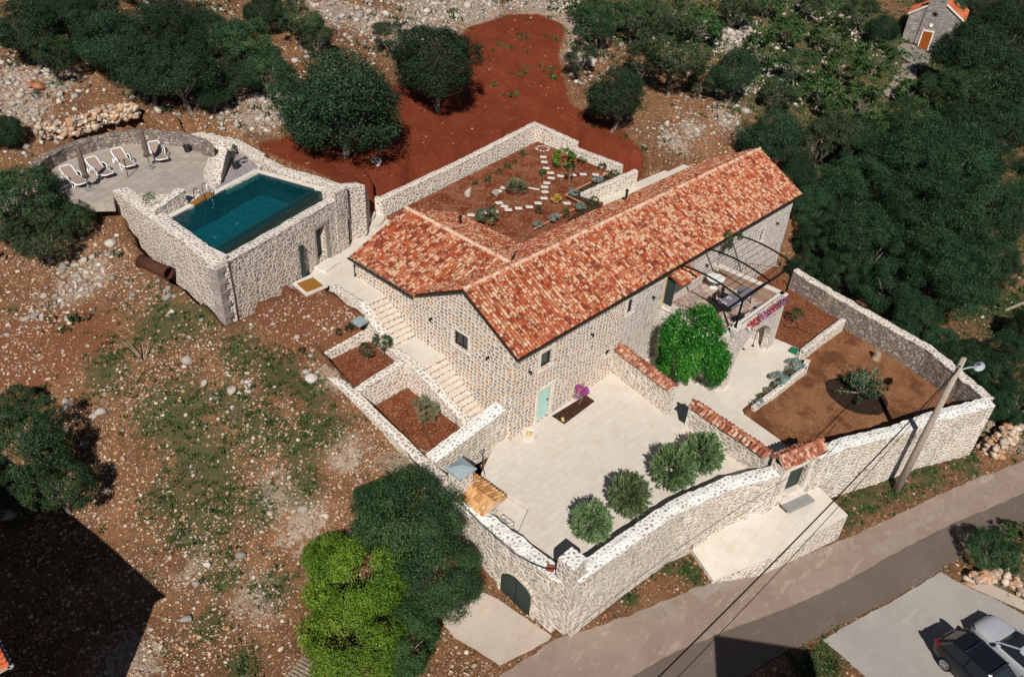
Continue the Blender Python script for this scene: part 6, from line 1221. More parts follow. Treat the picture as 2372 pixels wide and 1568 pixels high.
# planters
x, y, z = S(3, 975, 975, 1.08); plant('olive_tree', 'small grey olive tree in the lower planter', 'tree', (x, y, 1.08), .82, 1.15, 'olive', th=1.2)
x, y, z = S(3, 575, 535, 2.36); plant('young_tree', 'thin young tree in the upper planter, nearer one', 'tree', (x, y, 2.36), .42, .85, 'gshrub', mat=m_dkleaf, th=.85); x, y, z = S(3, 690, 430, 2.9); plant('young_tree', 'young dark green tree against the upper planter cross wall', 'tree', (x-.2, y-.1, 2.38), .55, 1.0, 'gshrub', mat=m_dkleaf, th=1.0)
def hose(name, c, r, z, label, tail=()):
    b = MB(); pts = [(c[0]+r*cos(a*pi/12), c[1]+r*sin(a*pi/12), z+.02) for a in range(25)]; b.tube(pts, .018, 6, caps=False); o = b.build(name, m_cable, None)
    if tail: 
        t = thing(name, label, 'hose'); o.name = 'ring'; o.parent = t; MB().tube(tail, .016, 6).build('supply_tube', m_cable, t); return t
    return tag(o, label, 'hose')
hose('irrigation_hose', S(3, 1003, 998, 1.1), .38, 1.08, 'black irrigation hose ring around the planter olive tree', [S(3, 990, 1030, 1.11), S(3, 1010, 1100, 1.11), S(3, 1055, 1140, 1.11)])
hose('irrigation_hose', S('w', 412, 430, -.12), .5, -.13, 'black irrigation hose ring around the young bush below the terrace', [S('w', 465, 455, -.1), S('w', 560, 500, -.1), S('w', 640, 545, -.1), S('w', 560, 580, -.1), S('w', 480, 640, -.1)])
sheet('path_patch', [(0, 0, -4), (0.1, 0, -4), (0.1, .1, -4)], m_path)
for i, (px, py, lab) in enumerate(((795, 332, 'small dark conifer on the mulch bank nearest the hatch'), (770, 348, 'small dark conifer on the mulch bank, second from the hatch'), (755, 370, 'small dark conifer on the mulch bank, third from the hatch'), (640, 455, 'small dark conifer at the outer corner of the mulch bank'))):
    q = ((470, 310), (438, 330), (380, 355), (125, 480))[i]; x, y, z = GP(*P(3, *q)); plant('small_conifer', lab, 'shrub', (x, y, z), .17, .25, 'gshrub', sz=1.5, mat=m_oak, trunk=False)
b = MB(); hz = GP(*P(3, 520, 255))[2]+.12; slab(b, [S(3, *q, hz) for q in ((460, 255), (525, 218), (585, 252), (520, 293))], .1); tag(b.build('hatch_cover', m_pewter), 'grey metal hatch cover on the mulch bank beside the stairs', 'hatch')
# hanging lamp hook on the retaining wall and cables
t = thing('wall_hose', 'black hose with a loop hanging on the courtyard wall', 'hose'); b = MB(); b.tube([(-2.75, -1.0, .03), (-2.7, -.75, .5), (-2.6, -.62, 1.0), (-2.62, -.6, 1.2)], .02, 6); b.build('tube', m_cable, t); b = MB(); b.tube([(-2.62+.13*sin(a*pi/8), -.6, 1.33-.13*cos(a*pi/8)) for a in range(17)], .015, 6, caps=False); b.build('loop', m_cable, t)
# ------------------------------------------------------------------ walled garden: stones and plants
STP = [(550,317),(557,354),(571,399),(603,434),(608,472),(575,508),(559,538),(561,574),(554,621),(511,657),(447,685),(368,695),(292,706),(265,681),(224,655),(190,718),(104,728),(18,745),(480,551),(218,568),(260,545),(677,457),(765,450),(842,444),(934,446),(1016,443),(722,658)]
for i, (px, py) in enumerate(STP):
    x, y, z = S('g', px, py, 4.95); z = garden_z(x, y); x, y, z = S('g', px, py, z+.04); b = MB(); w = .5 if i != 18 else .8; b.box((0, 0, 0), (w, .38 if i != 18 else .22, .04)); o = b.build('stepping_stone', m_coping_slab, None, bevel=.01); o.location = (x, y, garden_z(x, y)+.03); o.rotation_euler = (0, 0, -.75+random.uniform(-.35, .35)); ORD = ('first', 'second', 'third', 'fourth', 'fifth', 'sixth', 'seventh', 'eighth', 'ninth', 'tenth')
    lab = (ORD[i]+' pale stepping stone down the straight path, counted from the bare sapling') if i < 10 else (ORD[i-10]+' pale stepping stone round the curve below the palm, counted from the straight path') if i < 18 else ('long pale slab right of the fan palm', 'lower pale stepping stone left of the fan palm', 'upper pale stepping stone left of the fan palm')[i-18] if i < 21 else (ORD[i-21]+' pale stepping stone in the row from the topiary ball to the herb bed') if i < 26 else 'lone pale stepping stone beside the brick edging'
    tag(o, lab, 'stepping stone', 'stepping stones in the walled garden')
def gplant(px, py, r, kind, name, label, mat=None, sz=1.0, trunk=False, hc=None, cat='plant', lift=0):
    x, y, z = S('g', px, py, 4.95); x, y, z = S('g', px, py, garden_z(x, y)); return plant(name, label, cat, (x, y, garden_z(x, y)), r, hc or r*.7, kind, mat=mat, sz=sz, trunk=trunk)
gplant(690, 385, .85, 'gshrub', 'garden_shrub', 'bright green shrub in the far part of the walled garden', m_bright, hc=.7, cat='shrub')
gplant(760, 335, .4, 'shrub', 'garden_shrub', 'small dull shrub right of the bright green one', None, cat='shrub')
gplant(135, 815, .75, 'shrub', 'garden_shrub', 'olive green shrub in the walled garden near the wing roof', m_juni, hc=.6, cat='shrub')
gplant(735, 525, .40, 'gshrub', 'topiary_tree', 'small round topiary ball on a thin pale stem', m_oak, hc=1.35, trunk=False, cat='topiary'); x, y, z = S('g', 735, 525, 4.95); MB().tube([(x, y, garden_z(x, y)), (x, y, garden_z(x, y)+1.2)], .025, 6).build('stem', m_wood, None)
bpy.data.objects['stem'].parent = [o for o in bpy.data.objects if o.name.startswith('topiary_tree')][0]; bpy.data.objects['stem'].matrix_parent_inverse = Matrix.Translation((x, y, garden_z(x, y))).inverted()
gplant(642, 655, .33, 'gshrub', 'yellow_shrub', 'small bright yellow variegated shrub in the walled garden', m_yel, hc=.35, cat='shrub', sz=1.2)
for i, (px, py, r, lab) in enumerate(((395,310,.3,'small green plant near the far corner of the garden'),(340,365,.18,'tiny upright plant along the far garden wall'),(286,405,.3,'low green plant between two others along the far garden wall'),(218,440,.22,'narrow green plant halfway along the far garden wall'),(140,500,.28,'pale green plant along the far garden wall, left part'),(45,525,.24,'green plant at the left end of the far garden wall'),(545,450,.28,'low brownish plant beside the stepping stones'),(833,360,.35,'green plant at the foot of the lower garden wall'),(980,405,.33,'green plant near the right end of the lower garden wall'),(1050,475,.45,'leafy green plant at the corner of the herb bed'),(850,570,.2,'small green herb beside the stone wall end'),(910,665,.4,'green plant against the stepped wall behind the roof'),(712,755,.32,'green plant in the herb bed near the roof edge'),(520,725,.3,'small green plant right of the curved stepping stones'),(182,690,.12,'tiny red leafed plant near the curve of stones'))):
    gplant(px, py, r, 'gshrub', 'garden_plant', lab, sz=1.3 if r < .3 else 1.0)
for i, (px, py, r, lab) in enumerate(((942,520,.45,'grey blue lavender near the right end of the herb bed'),(770,610,.45,'grey blue lavender at the corner of the brick edging'),(817,710,.42,'grey blue lavender below the brick edging corner'),(622,790,.42,'grey blue lavender in the herb bed near the valley'),(510,838,.35,'grey blue lavender closest to the roof valley'))):
    gplant(px, py, r, 'shrub', 'lavender', lab, m_lav, sz=.8)
t = thing('brick_edging', 'thin orange brick edging around the herb bed', 'edging'); b = MB(); E_ = [(480, 835), (650, 757), (850, 672), (712, 604), (900, 520), (1040, 455)]; E_ = [Vector(S('g', *q, 5.0)) for q in E_]
for p, q in zip(E_, E_[1:]):
    d = q-p; n = int(d.length/.24)
    for k in range(n): c = p+d*((k+.5)/n); b.box((c.x, c.y, garden_z(c.x, c.y)+.05), (.21, .08, .1), rz=math.atan2(d.y, d.x)+random.uniform(-.08, .08))
b.build('bricks', plain('edging_brick', '#c08a66', .9, .1, var=.2), t)
x, y, z = S('g', 345, 590, 4.85); t = thing('fan_palm', 'small fan palm with spiky leaves in the walled garden', 'palm', (x, y, garden_z(x, y))); b = MB()
for i in range(34):
    a = i*2.4; el = radians(15+70*(i/34)); L = random.uniform(.75, 1.0); d = Vector((cos(a)*cos(el), sin(a)*cos(el), sin(el))); c = d*L*.62+Vector((0, 0, .18)); s = d.cross(Vector((0, 0, 1))).normalized()
    for k in range(9): w = (k-4)/4*1.1; e = c+(d*cos(w)+s*sin(w))*L*.55; nn = (e-c).cross(d.cross(s)).normalized()*.028; b.add([c, c.lerp(e, .5)+nn, e+Vector((0, 0, -.06)), c.lerp(e, .5)-nn], [(0, 1, 2, 3)], random.random())
    b.tube([(0, 0, .15), c], .01, 4, random.random())
b.build('fronds', m_olive, t); MB().tube([(0, 0, 0), (0, 0, .25)], [.12, .09], 8).build('trunk', m_bark, t)
b = MB(); slab(b, [S('g', *q, 5.12) for q in ((1070, 445), (1095, 435), (1125, 445), (1100, 462))], .05); tag(b.build('hatch_cover', m_hatch), 'green hatch cover at the right end of the walled garden', 'hatch')
for (px, py, s, lab) in ((197, 610, .45, 'white stone left of the fan palm'), (0, 600, .6, 'pale rock at the foot of the garden wall near the wing'),): q = S('g', px, py, 4.75); tag(rocks_obj('boulder', [(q[0], q[1], garden_z(q[0], q[1])+.05)], [s], m_wrock, iv=IV2, if_=IF2), lab, 'boulder')
x, y, z = S('g', 545, 262, 5.2); t = thing('young_sapling', 'bare sapling in a ring of stones in the far garden corner', 'sapling', (x, y, garden_z(x, y))); b = MB(); b.tube([(0, 0, 0), (.05, 0, .7), (.0, .05, 1.5)], [.03, .025, .01], 6); b.build('stem', m_wood, t)
o = rocks_obj('stone_ring', [(.5*cos(a), .5*sin(a), .04) for a in np.linspace(0, 6.28, 15)[:-1]], [.13]*14, m_wrock); o.parent = t
# ------------------------------------------------------------------ pots on the sun deck
def pot(px, py, kind, label, r=.35, hc=1.3, mat=None, reg='l'):
    q = S(reg, px, py, ZD+.01); t = thing('potted_plant', label, 'potted plant', q); b = MB(); b.lathe((0, 0, 0), [(.01, .0), (.17, 0), (.22, .36), (.24, .36), (.24, .4), (.2, .4), (.19, .34), (.01, .34)], 20); b.build('pot', m_pot, t, smooth=False)
    MB().tube([(0, 0, .3), (.02, .01, .8), (0, 0, hc)], [.02, .015, .008], 6).build('stem', m_wood, t)
    if kind: c = bpy.data.objects.new('foliage', CR[kind][0]); COL.objects.link(c); c.parent = t; c.location = (0, 0, hc); c.scale = (r, r, r*1.1)
    return t
pot(1900, 455, None, 'black pot with a bare thin sapling by the curved deck wall', hc=1.6); pot(1515, 535, 'shrub', 'black pot with a small olive tree beside the far end of the pool', .38, 1.15, reg=1); pot(985, 845, 'olive', 'black pot with a small olive tree beside the near end of the pool', .45, 1.0, reg=1)
# ------------------------------------------------------------------ lower garden: low walls, hedge herbs, conifer, stump
stonewall('divider_wall', [S2('w', 480, 668, -.3), S2('w', 640, 545, -.3), S2('w', 800, 425, -.2)], -.32, [.12, .2, .3], -1.0, m_garden_wall, m_coping, 'low stone wall dividing the lower garden from the mulch bed'); stonewall('divider_wall', [S2('w', 135, 1105, -.4), S2('w', 300, 985, -.4), S2('w', 540, 800, -.4), S2('w', 560, 735, -.4)], .3, [-.25, -.22, -.2, -.15], -1.0, m_garden_wall, m_coping, 'low pale stone edging behind the lavender beside the patio')
sheet('herb_strip_soil', [S('w', *q, -.55) for q in ((45, 1100), (130, 1130), (560, 760), (500, 705), (380, 800), (270, 890))], m_mulch, thick=.3)
for (px, py, r, mat, lab) in ((150, 1060, .38, m_lav, 'grey green lavender at the near end of the patio strip'), (182, 1000, .25, m_weed, 'small bright green herb in the patio strip'), (235, 955, .27, m_lav, 'small lavender in the patio strip behind the bright herb'), (320, 890, .6, m_lav, 'large lavender in the middle of the patio strip'), (290, 920, .35, m_weed, 'dark green herb beside the large lavender'), (440, 785, .62, m_lav, 'large lavender at the far end of the patio strip'), (385, 840, .4, m_juni, 'grey green herb between the two large lavenders')):
    x, y, z = S('w', px, py, -.4); plant('lavender' if mat == m_lav else 'herb_plant', lab, 'plant', (x, y, -.5), r, r*.65, 'shrub', mat=mat, trunk=False, sz=.8)
b = MB(); slab(b, [S('w', *q, -.02) for q in ((398, 632), (425, 603), (482, 622), (462, 662))], .12); tag(b.build('hatch_cover', m_hatch, None, bevel=.02), 'green plastic hatch cover beside the terrace patio', 'hatch')
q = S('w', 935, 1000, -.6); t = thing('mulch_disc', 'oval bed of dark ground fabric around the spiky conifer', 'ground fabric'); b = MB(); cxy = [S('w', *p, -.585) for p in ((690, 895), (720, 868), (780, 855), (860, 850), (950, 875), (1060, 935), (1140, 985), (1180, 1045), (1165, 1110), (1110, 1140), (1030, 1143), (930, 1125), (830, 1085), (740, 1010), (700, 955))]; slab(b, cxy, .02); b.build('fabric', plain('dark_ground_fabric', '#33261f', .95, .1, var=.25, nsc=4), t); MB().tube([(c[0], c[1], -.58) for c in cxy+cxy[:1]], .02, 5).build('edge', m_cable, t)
x, y, z = S('w', 960, 980, -.58); t = thing('spreading_conifer', 'spiky spreading conifer with grey dead inner branches in the lower garden', 'conifer', (x, y, -.58)); b = MB(); g_ = MB()
for i in range(26):
    a = i*2.399; el = radians(random.uniform(8, 65)); L = random.uniform(.9, 1.75); d = Vector((cos(a)*cos(el), sin(a)*cos(el), sin(el))); b.tube([(0, 0, .1), d*L*.5+Vector((0, 0, .12)), d*L+Vector((0, 0, .2))], [.05, .03, .012], 5)
    for k in range(130 if (i % 3) else 50):
        s = random.uniform(.45, 1.08); c = d*L*s+Vector((random.gauss(0, .1), random.gauss(0, .1), .15+random.gauss(0, .08))); ax = (d+Vector((random.gauss(0, .5), random.gauss(0, .5), random.gauss(.2, .4)))).normalized()*random.uniform(.08, .17); n_ = ax.cross(Vector((random.random(), random.random(), random.random()))).normalized()*.03; g_.add([c-ax*.5, c+n_, c+ax, c-n_], [(0, 1, 2, 3)], random.random())
b.build('branches', m_wood, t); g_.build('foliage', m_juni, t)
x, y, z = S('w', 430, 430, -.14); plant('young_bush', 'young loose bush in the mulch bed below the terrace', 'shrub', (x, y, -.14), .62, .75, 'olive', mat=m_dkleaf, th=.7)
x, y, z = S('w', 1085, 700, -.6); t = thing('tree_stump', 'old grey stump against the rough garden wall', 'stump', (x, y, -.6)); b = MB(); b.tube([(0, 0, -.1), (.03, 0, .3), (-.05, .08, .62)], [.3, .22, .14], 9); b.tube([(0, 0, .1), (.2, -.1, .45)], [.12, .06], 7); b.build('trunk', m_wood, t)
# petunia troughs on the terrace front
for i in range(4):
    u = 14.3+i*1.12; t = thing('flower_box', ('left end', 'second from the left', 'third from the left', 'right end')[i]+' flower box of pink and red petunias on the terrace front', 'flower box', (u+.5, TY-.16, TP-.12), group='petunia boxes along the terrace front'); b = MB(); b.box((0, 0, 0), (1.0, .24, .2)); b.build('box', m_white, t, bevel=.01)
    for nm, mt, k in (('flowers', (m_red, m_pinkf, m_red, m_boug)[i], 220), ('leaves', m_weed, 130)):
        c = np.c_[rng.uniform(-.55, .55, k), rng.normal(-.06, .12, k), rng.normal(.16, .1, k)]; Q = leafquads(c, unit(rng.normal(size=(k, 3))+np.array([0, -.4, .8])), rng.uniform(.06, .12, k), .9); o = bpy.data.objects.new(nm, fast_mesh(nm, Q.reshape(-1, 3), np.arange(k*4).reshape(-1, 4), mt, rng.random(k))); COL.objects.link(o); o.parent = t
q = (19.3, -.55, 5.75); t = thing('grape_vine', 'green vine climbing the far end of the pergola', 'vine', (q[0], q[1], TZ)); c = bpy.data.objects.new('foliage', CR['gshrub'][0]); COL.objects.link(c); c.parent = t; c.location = (.1, -.05, 2.95); c.scale = (.75, .6, .42); c2 = bpy.data.objects.new('foliage', CR['gshrub'][1]); COL.objects.link(c2); c2.parent = t; c2.location = (-.35, .0, 2.35); c2.scale = (.32, .28, .6); MB().tube([(-.3, .3, 0), (-.35, .25, 1.5), (0, 0, 2.9)], .03, 6).build('stem', m_bark, t)
t = thing('table_plant', 'small potted herb in the middle of the terrace table', 'potted plant', (16.9, -3.1, TZ+.776)); MB().lathe((0, 0, 0), [(.01, 0), (.06, 0), (.08, .13), (.01, .12)], 14).build('pot', m_terr, t); c = bpy.data.objects.new('foliage', CR['gshrub'][0]); COL.objects.link(c); c.parent = t; c.location = (0, 0, .22); c.scale = (.13, .13, .14)
# ------------------------------------------------------------------ utility pole, lamp and cables
po = Vector((15.45, -15.65, float(Zg(15.45, -15.65))-.3)); tp = Vector((15.75, -15.85, 6.45)); t = thing('utility_pole', 'tall round concrete utility pole with street lamp, leaning slightly before the front wall', 'utility pole')
MB().tube([po, po.lerp(tp, .5), tp], [.22, .175, .13], 16).build('shaft', m_conc, t, smooth=True)
lt = tp-Vector((.1, 0, .75)); b = MB(); b.tube([lt, lt+Vector((.5, -.35, .15)), lt+Vector((.75, -.5, .12))], .035, 6); b.build('arm', m_lamp, t); b = MB(); n = 18; V = []
for r_, z_ in ((.05, .12), (.24, .09), (.30, .02), (.26, -.04), (.01, -.05)):
    for k in range(n): V.append(tuple(lt+Vector((1.0, -.66, .1))+Vector((cos(2*pi*k/n)*r_*1.7, sin(2*pi*k/n)*r_*.85, z_))))
b.add(V, [(i*n+k, i*n+(k+1) % n, (i+1)*n+(k+1) % n, (i+1)*n+k) for i in range(4) for k in range(n)]+[tuple(range(n))]); b.build('lamp_head', m_lamp, t, smooth=True)
b = MB(); b.box(tp-Vector((0, 0, .45)), (.34, .1, .06)); b.tube([tp+Vector((.1, 0, -.3)), tp+Vector((.35, -.05, -.4)), tp+Vector((.3, -.05, -.7)), tp+Vector((.1, 0, -.8))], .03, 6); b.build('bracket', m_black, t)
b = MB(); cc = po.lerp(tp, .42)+Vector((.28, -.12, 0))
for k in range(4): b.tube([cc+Vector((.16*(1+.15*k)*sin(a*pi/8), .03*k, .3*(1+.1*k)*cos(a*pi/8))) for a in range(17)], .013, 5, caps=False)
b.build('cable_coil', m_cable, t)
def cable(name, p, q, sag, r, label, n=24):
    p = Vector(p); q = Vector(q); b = MB(); b.tube([p.lerp(q, i/n)-Vector((0, 0, sag*4*(i/n)*(1-i/n))) for i in range(n+1)], r, 6); return tag(b.build(name, m_cable), label, 'cable')
ca = tp-Vector((.05, 0, .55)); cable('power_cable', ca, U(1390, 1700, 6.0), .5, .028, 'thicker black cable running from the pole across the street'); cable('power_cable', ca-Vector((0, 0, .12)), U(1440, 1700, 6.0), .75, .014, 'thinner black cable hanging beside the thick one')
cable('power_cable', tp-Vector((0, 0, .4)), (48, -12, 6.8), .5, .012, 'thin cable from the pole towards the trees at the right edge')
t0 = (-5.2, 1.3, 1.55); b = MB(); b.tube([S(3, 825, 1012, 1.3), S(3, 808, 1050, 1.5), S(3, 870, 1200, 1.45), S(3, 1020, 1340, 1.35)]+[S('q', *q, z) for q, z in (((195, 535), 1.15), ((330, 670), 1.0), ((480, 800), .95), ((600, 905), .85))]+[S('k', *q, z) for q, z in (((60, 425), .88), ((120, 448), .9), ((200, 455), .92))], .022, 6); tag(b.build('power_cable', m_cable), 'black cable drooping along the top of the driveway wall to the pillar', 'cable')
# ------------------------------------------------------------------ cars
def loft(b, st, prof):   # st: (x, w, zb, zt); prof: (wf, zf)
    V = []; m = len(prof)*2-2
    for x, w, zb, zt in st:
        pr = [(w*a, zb+(zt-zb)*c_) for a, c_ in prof]; ring = pr+[(-p, q) for p, q in pr[-2:0:-1]]; V += [(x, p, q) for p, q in ring]
    F = [(i*m+k, i*m+(k+1) % m, (i+1)*m+(k+1) % m, (i+1)*m+k) for i in range(len(st)-1) for k in range(m)]+[tuple(range(m)), tuple((len(st)-1)*m+k for k in range(m-1, -1, -1))]
    b.add(V, F)
def make_car(label, paint, bars, st, gh, L):
    t = thing('parked_car', label, 'car'); b = MB(); loft(b, st, [(0, 0), (.82, 0), (.96, .12), (1.0, .42), (.985, .68), (.93, .88), (.78, .97), (0, 1.0)]); o = b.build('body', paint, t, smooth=True); m = o.modifiers.new('s', 'SUBSURF'); m.levels = 1; m.render_levels = 2
    for f in o.data.polygons: pass
    x0, x1, x2, x3, wb_, wt, zb_, zt = gh   # windshield base, roof front, roof back, rear base
    base = [(x0, .82), (x0-.25, 1.0), (x3+.2, 1.0), (x3, .8)]; top = [(x1, .82), (x1-.15, 1.0), (x2+.15, 1.0), (x2, .82)]
    b = MB(); ring = lambda L_, w, z: [(x, w*f, z) for x, f in L_]+[(x, -w*f, z) for x, f in L_[::-1]]; A1 = ring(base, wb_, zb_); A2 = ring(top, wt, zt-.04); b.add(A1+A2, [(i, (i+1) % 8, (i+1) % 8+8, i+8) for i in range(8)]); b.build('windows', m_glass, t, bevel=.02)
    b = MB(); A3 = ring(top, wt*1.02, zt-.05); A4 = ring([(x*.96 if x > 0 else x+.04, f*.9) for x, f in top], wt, zt); b.add(A3+A4, [(i, (i+1) % 8, (i+1) % 8+8, i+8) for i in range(8)]+[tuple(range(8, 16))]); b.build('roof', paint, t, smooth=False, bevel=.03)
    for s in (-1, 1):
        b = MB(); P1 = [(x0, s*wb_*.84, zb_), (x1, s*wt*.84, zt-.04)]; b.tube(P1, .045, 6); b.build('front_pillar', paint, t); b = MB(); b.tube([(x3, s*wb_*.82, zb_), (x2, s*wt*.84, zt-.04)], .07, 6); b.build('rear_pillar', paint, t); b = MB(); xm = (x1+x2)/2; b.tube([(xm, s*(wb_+.004), zb_), (xm, s*(wt+.004), zt-.05)], .03, 6); b.build('door_pillar', m_black, t)
        for x in (L*.31, -L*.3):
            w = MB(); w.tube([(x, s*(st[4][1]-.22), .34), (x, s*(st[4][1]+.012), .34)], .34, 28); wh = w.build('wheel', m_tyre, t, bevel=.03); w = MB(); yy = s*(st[4][1]+.02)
            for k in range(8): a = k*pi/4; w.tube([(x, yy, .34), (x+.2*cos(a), yy, .34+.2*sin(a))], [.035, .022], 5)
            w.tube([(x+.215*cos(k*pi/12), yy, .34+.215*sin(k*pi/12)) for k in range(25)], .018, 5, caps=False); w.build('rim', m_alloy, wh)
        b = MB(); b.box((x0-.15, s*(wb_+.13), zb_+.06), (.16, .2, .13)); b.build('mirror', paint, t, bevel=.03)
        b = MB(); b.box((st[1][0]-.1, s*st[1][1]*.8, st[1][3]-.13), (.34, .26, .14), rz=-s*.5, ry=.15); b.build('headlight', m_lens, t, bevel=.04)
        b = MB(); b.box((st[-2][0]+.02, s*st[-2][1]*.93, st[-2][3]-.12), (.3, .16, .2), rz=s*.35); b.build('tail_light', m_tail, t, bevel=.03)
        if bars: b = MB(); b.tube([(x1-.1, s*wt*.88, zt+.05), (x2+.1, s*wt*.88, zt+.05)], .018, 6); b.build('roof_rail', m_black, t)
    if bars:
        for x in (-.95, .27): b = MB(); b.box((x, 0, zt+.09), (.07, wt*1.8, .03)); b.build('roof_bar', m_steel, t, bevel=.008)
    return t
ST1 = [(2.25, .50, .38, .62), (2.12, .76, .25, .82), (1.85, .88, .2, .93), (1.2, .92, .18, 1.0), (.8, .93, .18, 1.04), (0, .93, .18, 1.06), (-1.0, .93, .18, 1.09), (-1.7, .91, .2, 1.12), (-2.08, .84, .28, 1.1), (-2.22, .62, .42, .98)]
s1 = Vector(S('v', 769, 595, -1.7)); s2 = Vector(S('v', 1005, 808, -1.7)); dv = (s2-s1); dv.z = 0; dv.normalize(); gzc = T1(s1.x, s1.y)+.05
s1 = Vector(S('v', 769, 595, gzc+1.68)); ctr = s1+dv*.95; cr = make_car('black car with roof bars parked at the lower right corner', m_carblack, True, ST1, (1.05, .35, -1.65, -2.08, .84, .66, 1.02, 1.56), 4.4); cr.location = (ctr.x, ctr.y, gzc); cr.rotation_euler = (0, 0, math.atan2(dv.y, dv.x))
f1 = Vector(S('v', 815, 330, gzc+.8)); f1 = f1+dv*2.25; cr = make_car('silver car parked beside the black one, bonnet towards the street', m_carsilver, False, ST1, (.95, .2, -1.3, -1.95, .84, .66, 1.02, 1.46), 4.4); cr.location = (f1.x, f1.y, gzc); cr.rotation_euler = (0, 0, math.atan2(-dv.y, -dv.x))
# ------------------------------------------------------------------ chapel
q = Vector(GP(*P('h', 370, 440))); q2 = Vector(GP(*P('h', 560, 430))); cw = 5.6
ax = Vector((.26, -.966, 0)); ay = Vector((.966, .26, 0)); c0_ = q; cr_z = math.atan2(ax.y, ax.x)
ch = thing('stone_chapel', 'small grey stone chapel with orange tile roof, bell gable and brown door', 'chapel', (q.x, q.y, q.z), cr_z)
W_, D__, E_h, R_h = 5.9, 7.5, 3.6, 5.5; X0 = -W_*.42; X1 = X0+W_; XM = (X0+X1)/2
b = MB(); wallpanel(b, (X0, 0), (1, 0), W_, -1, E_h, [], .3, (0, 1), 2); b.add([(X0, 0, E_h), (X1, 0, E_h), (XM, 0, R_h)], [(0, 1, 2)]); b.add([(X0, 0, -1), (X0, D__, -1), (X0, D__, E_h), (X0, 0, E_h)], [(0, 1, 2, 3)]); b.add([(X1, 0, -1), (X1, D__, -1), (X1, D__, E_h), (X1, 0, E_h)], [(3, 2, 1, 0)]); b.add([(X0, D__, -1), (X1, D__, -1), (X1, D__, E_h), (XM, D__, R_h), (X0, D__, E_h)], [(0, 1, 2, 3, 4)]); b.build('walls', m_chapel, ch)
b = MB(); b.uv = []; sl = math.hypot(XM-X0+.15, R_h-E_h+.1); tilefield(b, (X0-.15, .05, E_h), (0, 1, 0), (XM-X0+.15, 0, R_h-E_h+.08), D__, sl, w=.3, ex=.5, hgt=.06); tilefield(b, (X1+.15, .05, E_h), (0, 1, 0), (-(XM-X0+.15), 0, R_h-E_h+.08), D__, sl, w=.3, ex=.5, hgt=.06); b.build('roof', m_tile_red, ch)
b = MB(); beam(b, (X0-.2, -.02, E_h-.02), (XM, -.02, R_h+.08), .3, .18); beam(b, (X1+.2, -.02, E_h-.02), (XM, -.02, R_h+.08), .3, .18); b.build('gable_coping', m_coping_slab, ch)
b = MB()
b.box((XM-.3, -.06, 3.3), (2.3, .34, 5.6), taper=.8); b.box((XM-.75, -.06, 6.0), (.3, .36, 1.4)); b.box((XM+.25, -.06, 6.0), (.3, .36, 1.4)); b.box((XM-.25, -.06, 6.8), (1.5, .4, .3), taper=.6); b.build('bell_gable', m_chapel, ch)
b = MB(); b.lathe((XM-.25, -.06, 5.75), [(.2, 0), (.15, .15), (.1, .35), (.01, .4)], 14); b.build('bell', m_rust, ch)
b = MB(); b.box((XM-.33, -.29, .97), (1.0, .12, 1.95)); dc = b.build('door', m_chapeldoor, ch); b = MB(); b.box((XM-.92, -.3, 1.0), (.16, .14, 2.1)); b.box((XM+.27, -.3, 1.0), (.16, .14, 2.1)); b.box((XM-.33, -.3, 2.1), (1.3, .14, .18)); b.build('surround', m_coping_slab, dc)
b = MB(); b.cyl((0, 0, 0), .2, .1, 20); o = b.build('lunette', m_white, ch); o.location = (XM-.25, -.24, 2.75); o.rotation_euler = (pi/2, 0, 0)
b = MB()
for k in range(4): b.box((XM-.22, -.24, 4.0), (.07, .06, .62), ry=k*pi/4)
b.build('star_window', m_black, ch)
drape('chapel_forecourt', [P('h', *q) for q in ((200, 400), (150, 440), (210, 540), (290, 590), (390, 600), (480, 540), (560, 450), (600, 390))], asphalt('old_stone_yard', lin('#857c76'), lin('#8f867e'), lin('#756d66')), .1); drape('hill_path', [P(8, *q) for q in ((1810, 300), (1900, 300), (1850, 400), (1780, 460), (1700, 450), (1750, 390))], m_worn, .1, rag=.3)
# ------------------------------------------------------------------ neighbours just outside the frame whose shadows fall into it
nh = thing('neighbour_house', 'edge of an orange tiled roof at the lower left corner', 'house'); TT = 6.15; e0 = Vector((-23.3, -1.1, 0)); ed = Vector((.02, .9998, 0)); en = Vector((-.9998, .02, 0))
b = MB(); p = [e0+en*.35, e0+en*.35+ed*16, e0+en*9+ed*16, e0+en*9]; slab(b, [(v.x, v.y, TT-.1) for v in p], 10); b.build('walls', m_garden_wall, nh)
b = MB(); b.uv = []; o_ = e0+Vector((0, 0, TT-.1)); tilefield(b, o_, ed, en*4.7+Vector((0, 0, 1.9)), 16.4, 5.07); tilefield(b, o_+en*9.4, ed, -en*4.7+Vector((0, 0, 1.9)), 16.4, 5.07); nr = b.build('roof', tiles_mat('new_orange_tile', ('#c2552c', '#cc6236', '#b84f28', '#d26c40'), lin('#d98a60'), .8), nh)
b = MB(); p0_, p1_ = o_-Vector((0, 0, .04)), o_+en*4.7+Vector((0, 0, 1.86)); quad(b, p0_, p0_+ed*16.4, p1_+ed*16.4, p1_); p2_ = o_+en*9.4-Vector((0, 0, .04)); quad(b, p2_, p2_+ed*16.4, p1_+ed*16.4, p1_); b.add([p0_, p1_, p2_], [(0, 1, 2)]); b.build('roof_boards', m_mort, nh); b = MB(); halfpipe(b, o_-en*.08-Vector((0, 0, .03)), o_-en*.08-Vector((0, 0, .03))+ed*16.4, .08); b.build('gutter', m_pewter, nh)
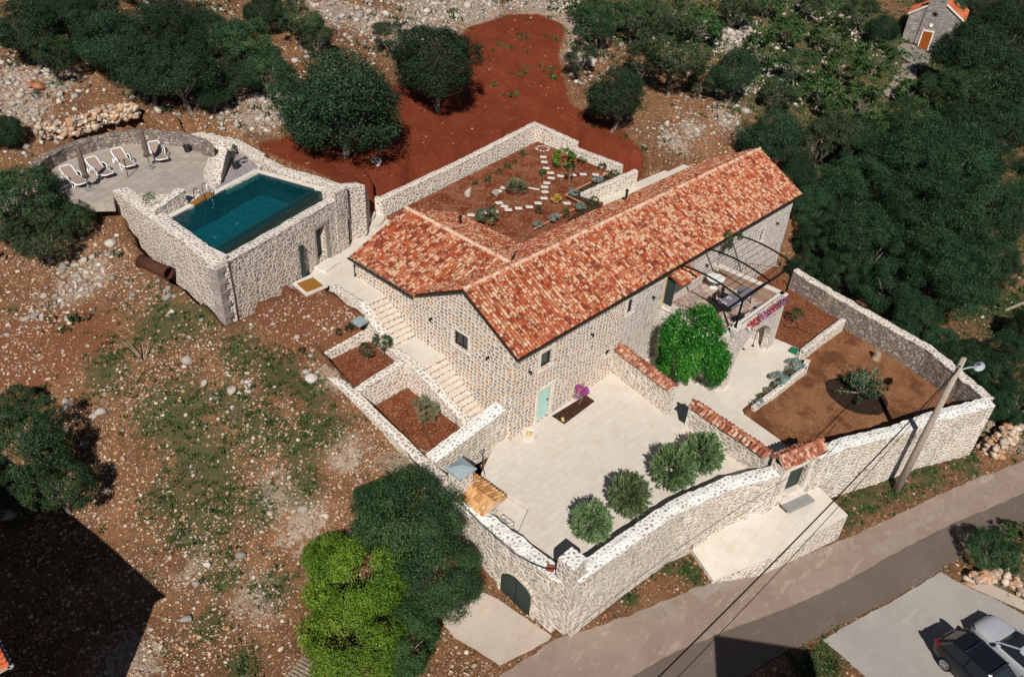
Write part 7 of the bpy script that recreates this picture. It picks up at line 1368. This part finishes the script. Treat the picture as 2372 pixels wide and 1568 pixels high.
b = MB(); T_ = 7.0; a = Vector((-8.1, -20.74, 0)); c = Vector((-5.56, -24.35, 0)); d_ = (c-a).normalized(); n_ = Vector((-.82, -.577, 0)); slab(b, [(v.x, v.y, T_) for v in (a, c, c+n_*8, a+n_*8)], 11.5); tag(b.build('neighbour_building', m_garden_wall), 'flat roofed building outside the lower edge that shades the street', 'building')
# ------------------------------------------------------------------ odds and ends
t = thing('wooden_pallet', 'old wooden pallet at the bottom edge beside the bright tree', 'pallet', GP(705, 1560), .3)
for k in range(7): MB().box((-.5+k*.17, 0, .13), (.12, 1.1, .025)).build('board', m_wood, t)
for y in (-.48, 0, .48): MB().box((0, y, .06), (1.15, .09, .1)).build('runner', m_wood, t)
b = MB(); q = Vector(GP(*P(3, 790, 1210)))
for k in range(60): c = q+Vector((random.gauss(0, .45), random.gauss(0, .35), random.uniform(.02, .35))); a = random.gauss(-.9, .5); L = random.uniform(.5, 1.2); d = Vector((cos(a), sin(a), random.gauss(0, .12)))*L/2; b.tube([c-d, c+d], random.uniform(.012, .035), 5)
tag(b.build('brushwood_heap', m_wood), 'heap of cut sticks beside the planter wall', 'stick heap')
b = MB(); q = Vector(GP(2360, 710))
for k, (dx, dy, a, L, r) in enumerate(((0, 0, -.3, 3.4, .12), (1.0, -1.6, .3, 2.6, .13), (-.6, -1.2, .9, 2.0, .08), (.4, -.9, 0, 2.4, .07), (1.4, -.4, .6, 2.0, .06))): c = q+Vector((dx, dy, .2+.1*k)); d = Vector((cos(a), sin(a), .05))*L/2; tag(MB().tube([c-d, c+d], [r, r*.8], 9).build('log', m_wood), ('long pale log at the right edge among the trees', 'thick pale log below the long one at the right edge', 'short thin log crossing the others', 'thin log between the two pale ones', 'small log on top of the log heap')[k], 'log')
q = Vector(GP(325, 1012-170)); t = thing('dead_bush', 'bare forked dead branches standing in the rough field', 'branches', GP(335, 838)); b = MB()
for a, e, L in ((2.2, .9, 1.5), (2.6, 1.2, 1.7), (.3, 1.1, 1.3), (.9, 1.3, 1.1), (3.6, 1.0, .9)): d = Vector((cos(a)*cos(e), sin(a)*cos(e), sin(e)))*L; b.tube([(0, 0, 0), d*.5+Vector((.03, 0, 0)), d], [.05, .035, .012], 6)
b.build('branches', m_wood, t)
bpy.data.objects.remove(bpy.data.objects['path_patch'])
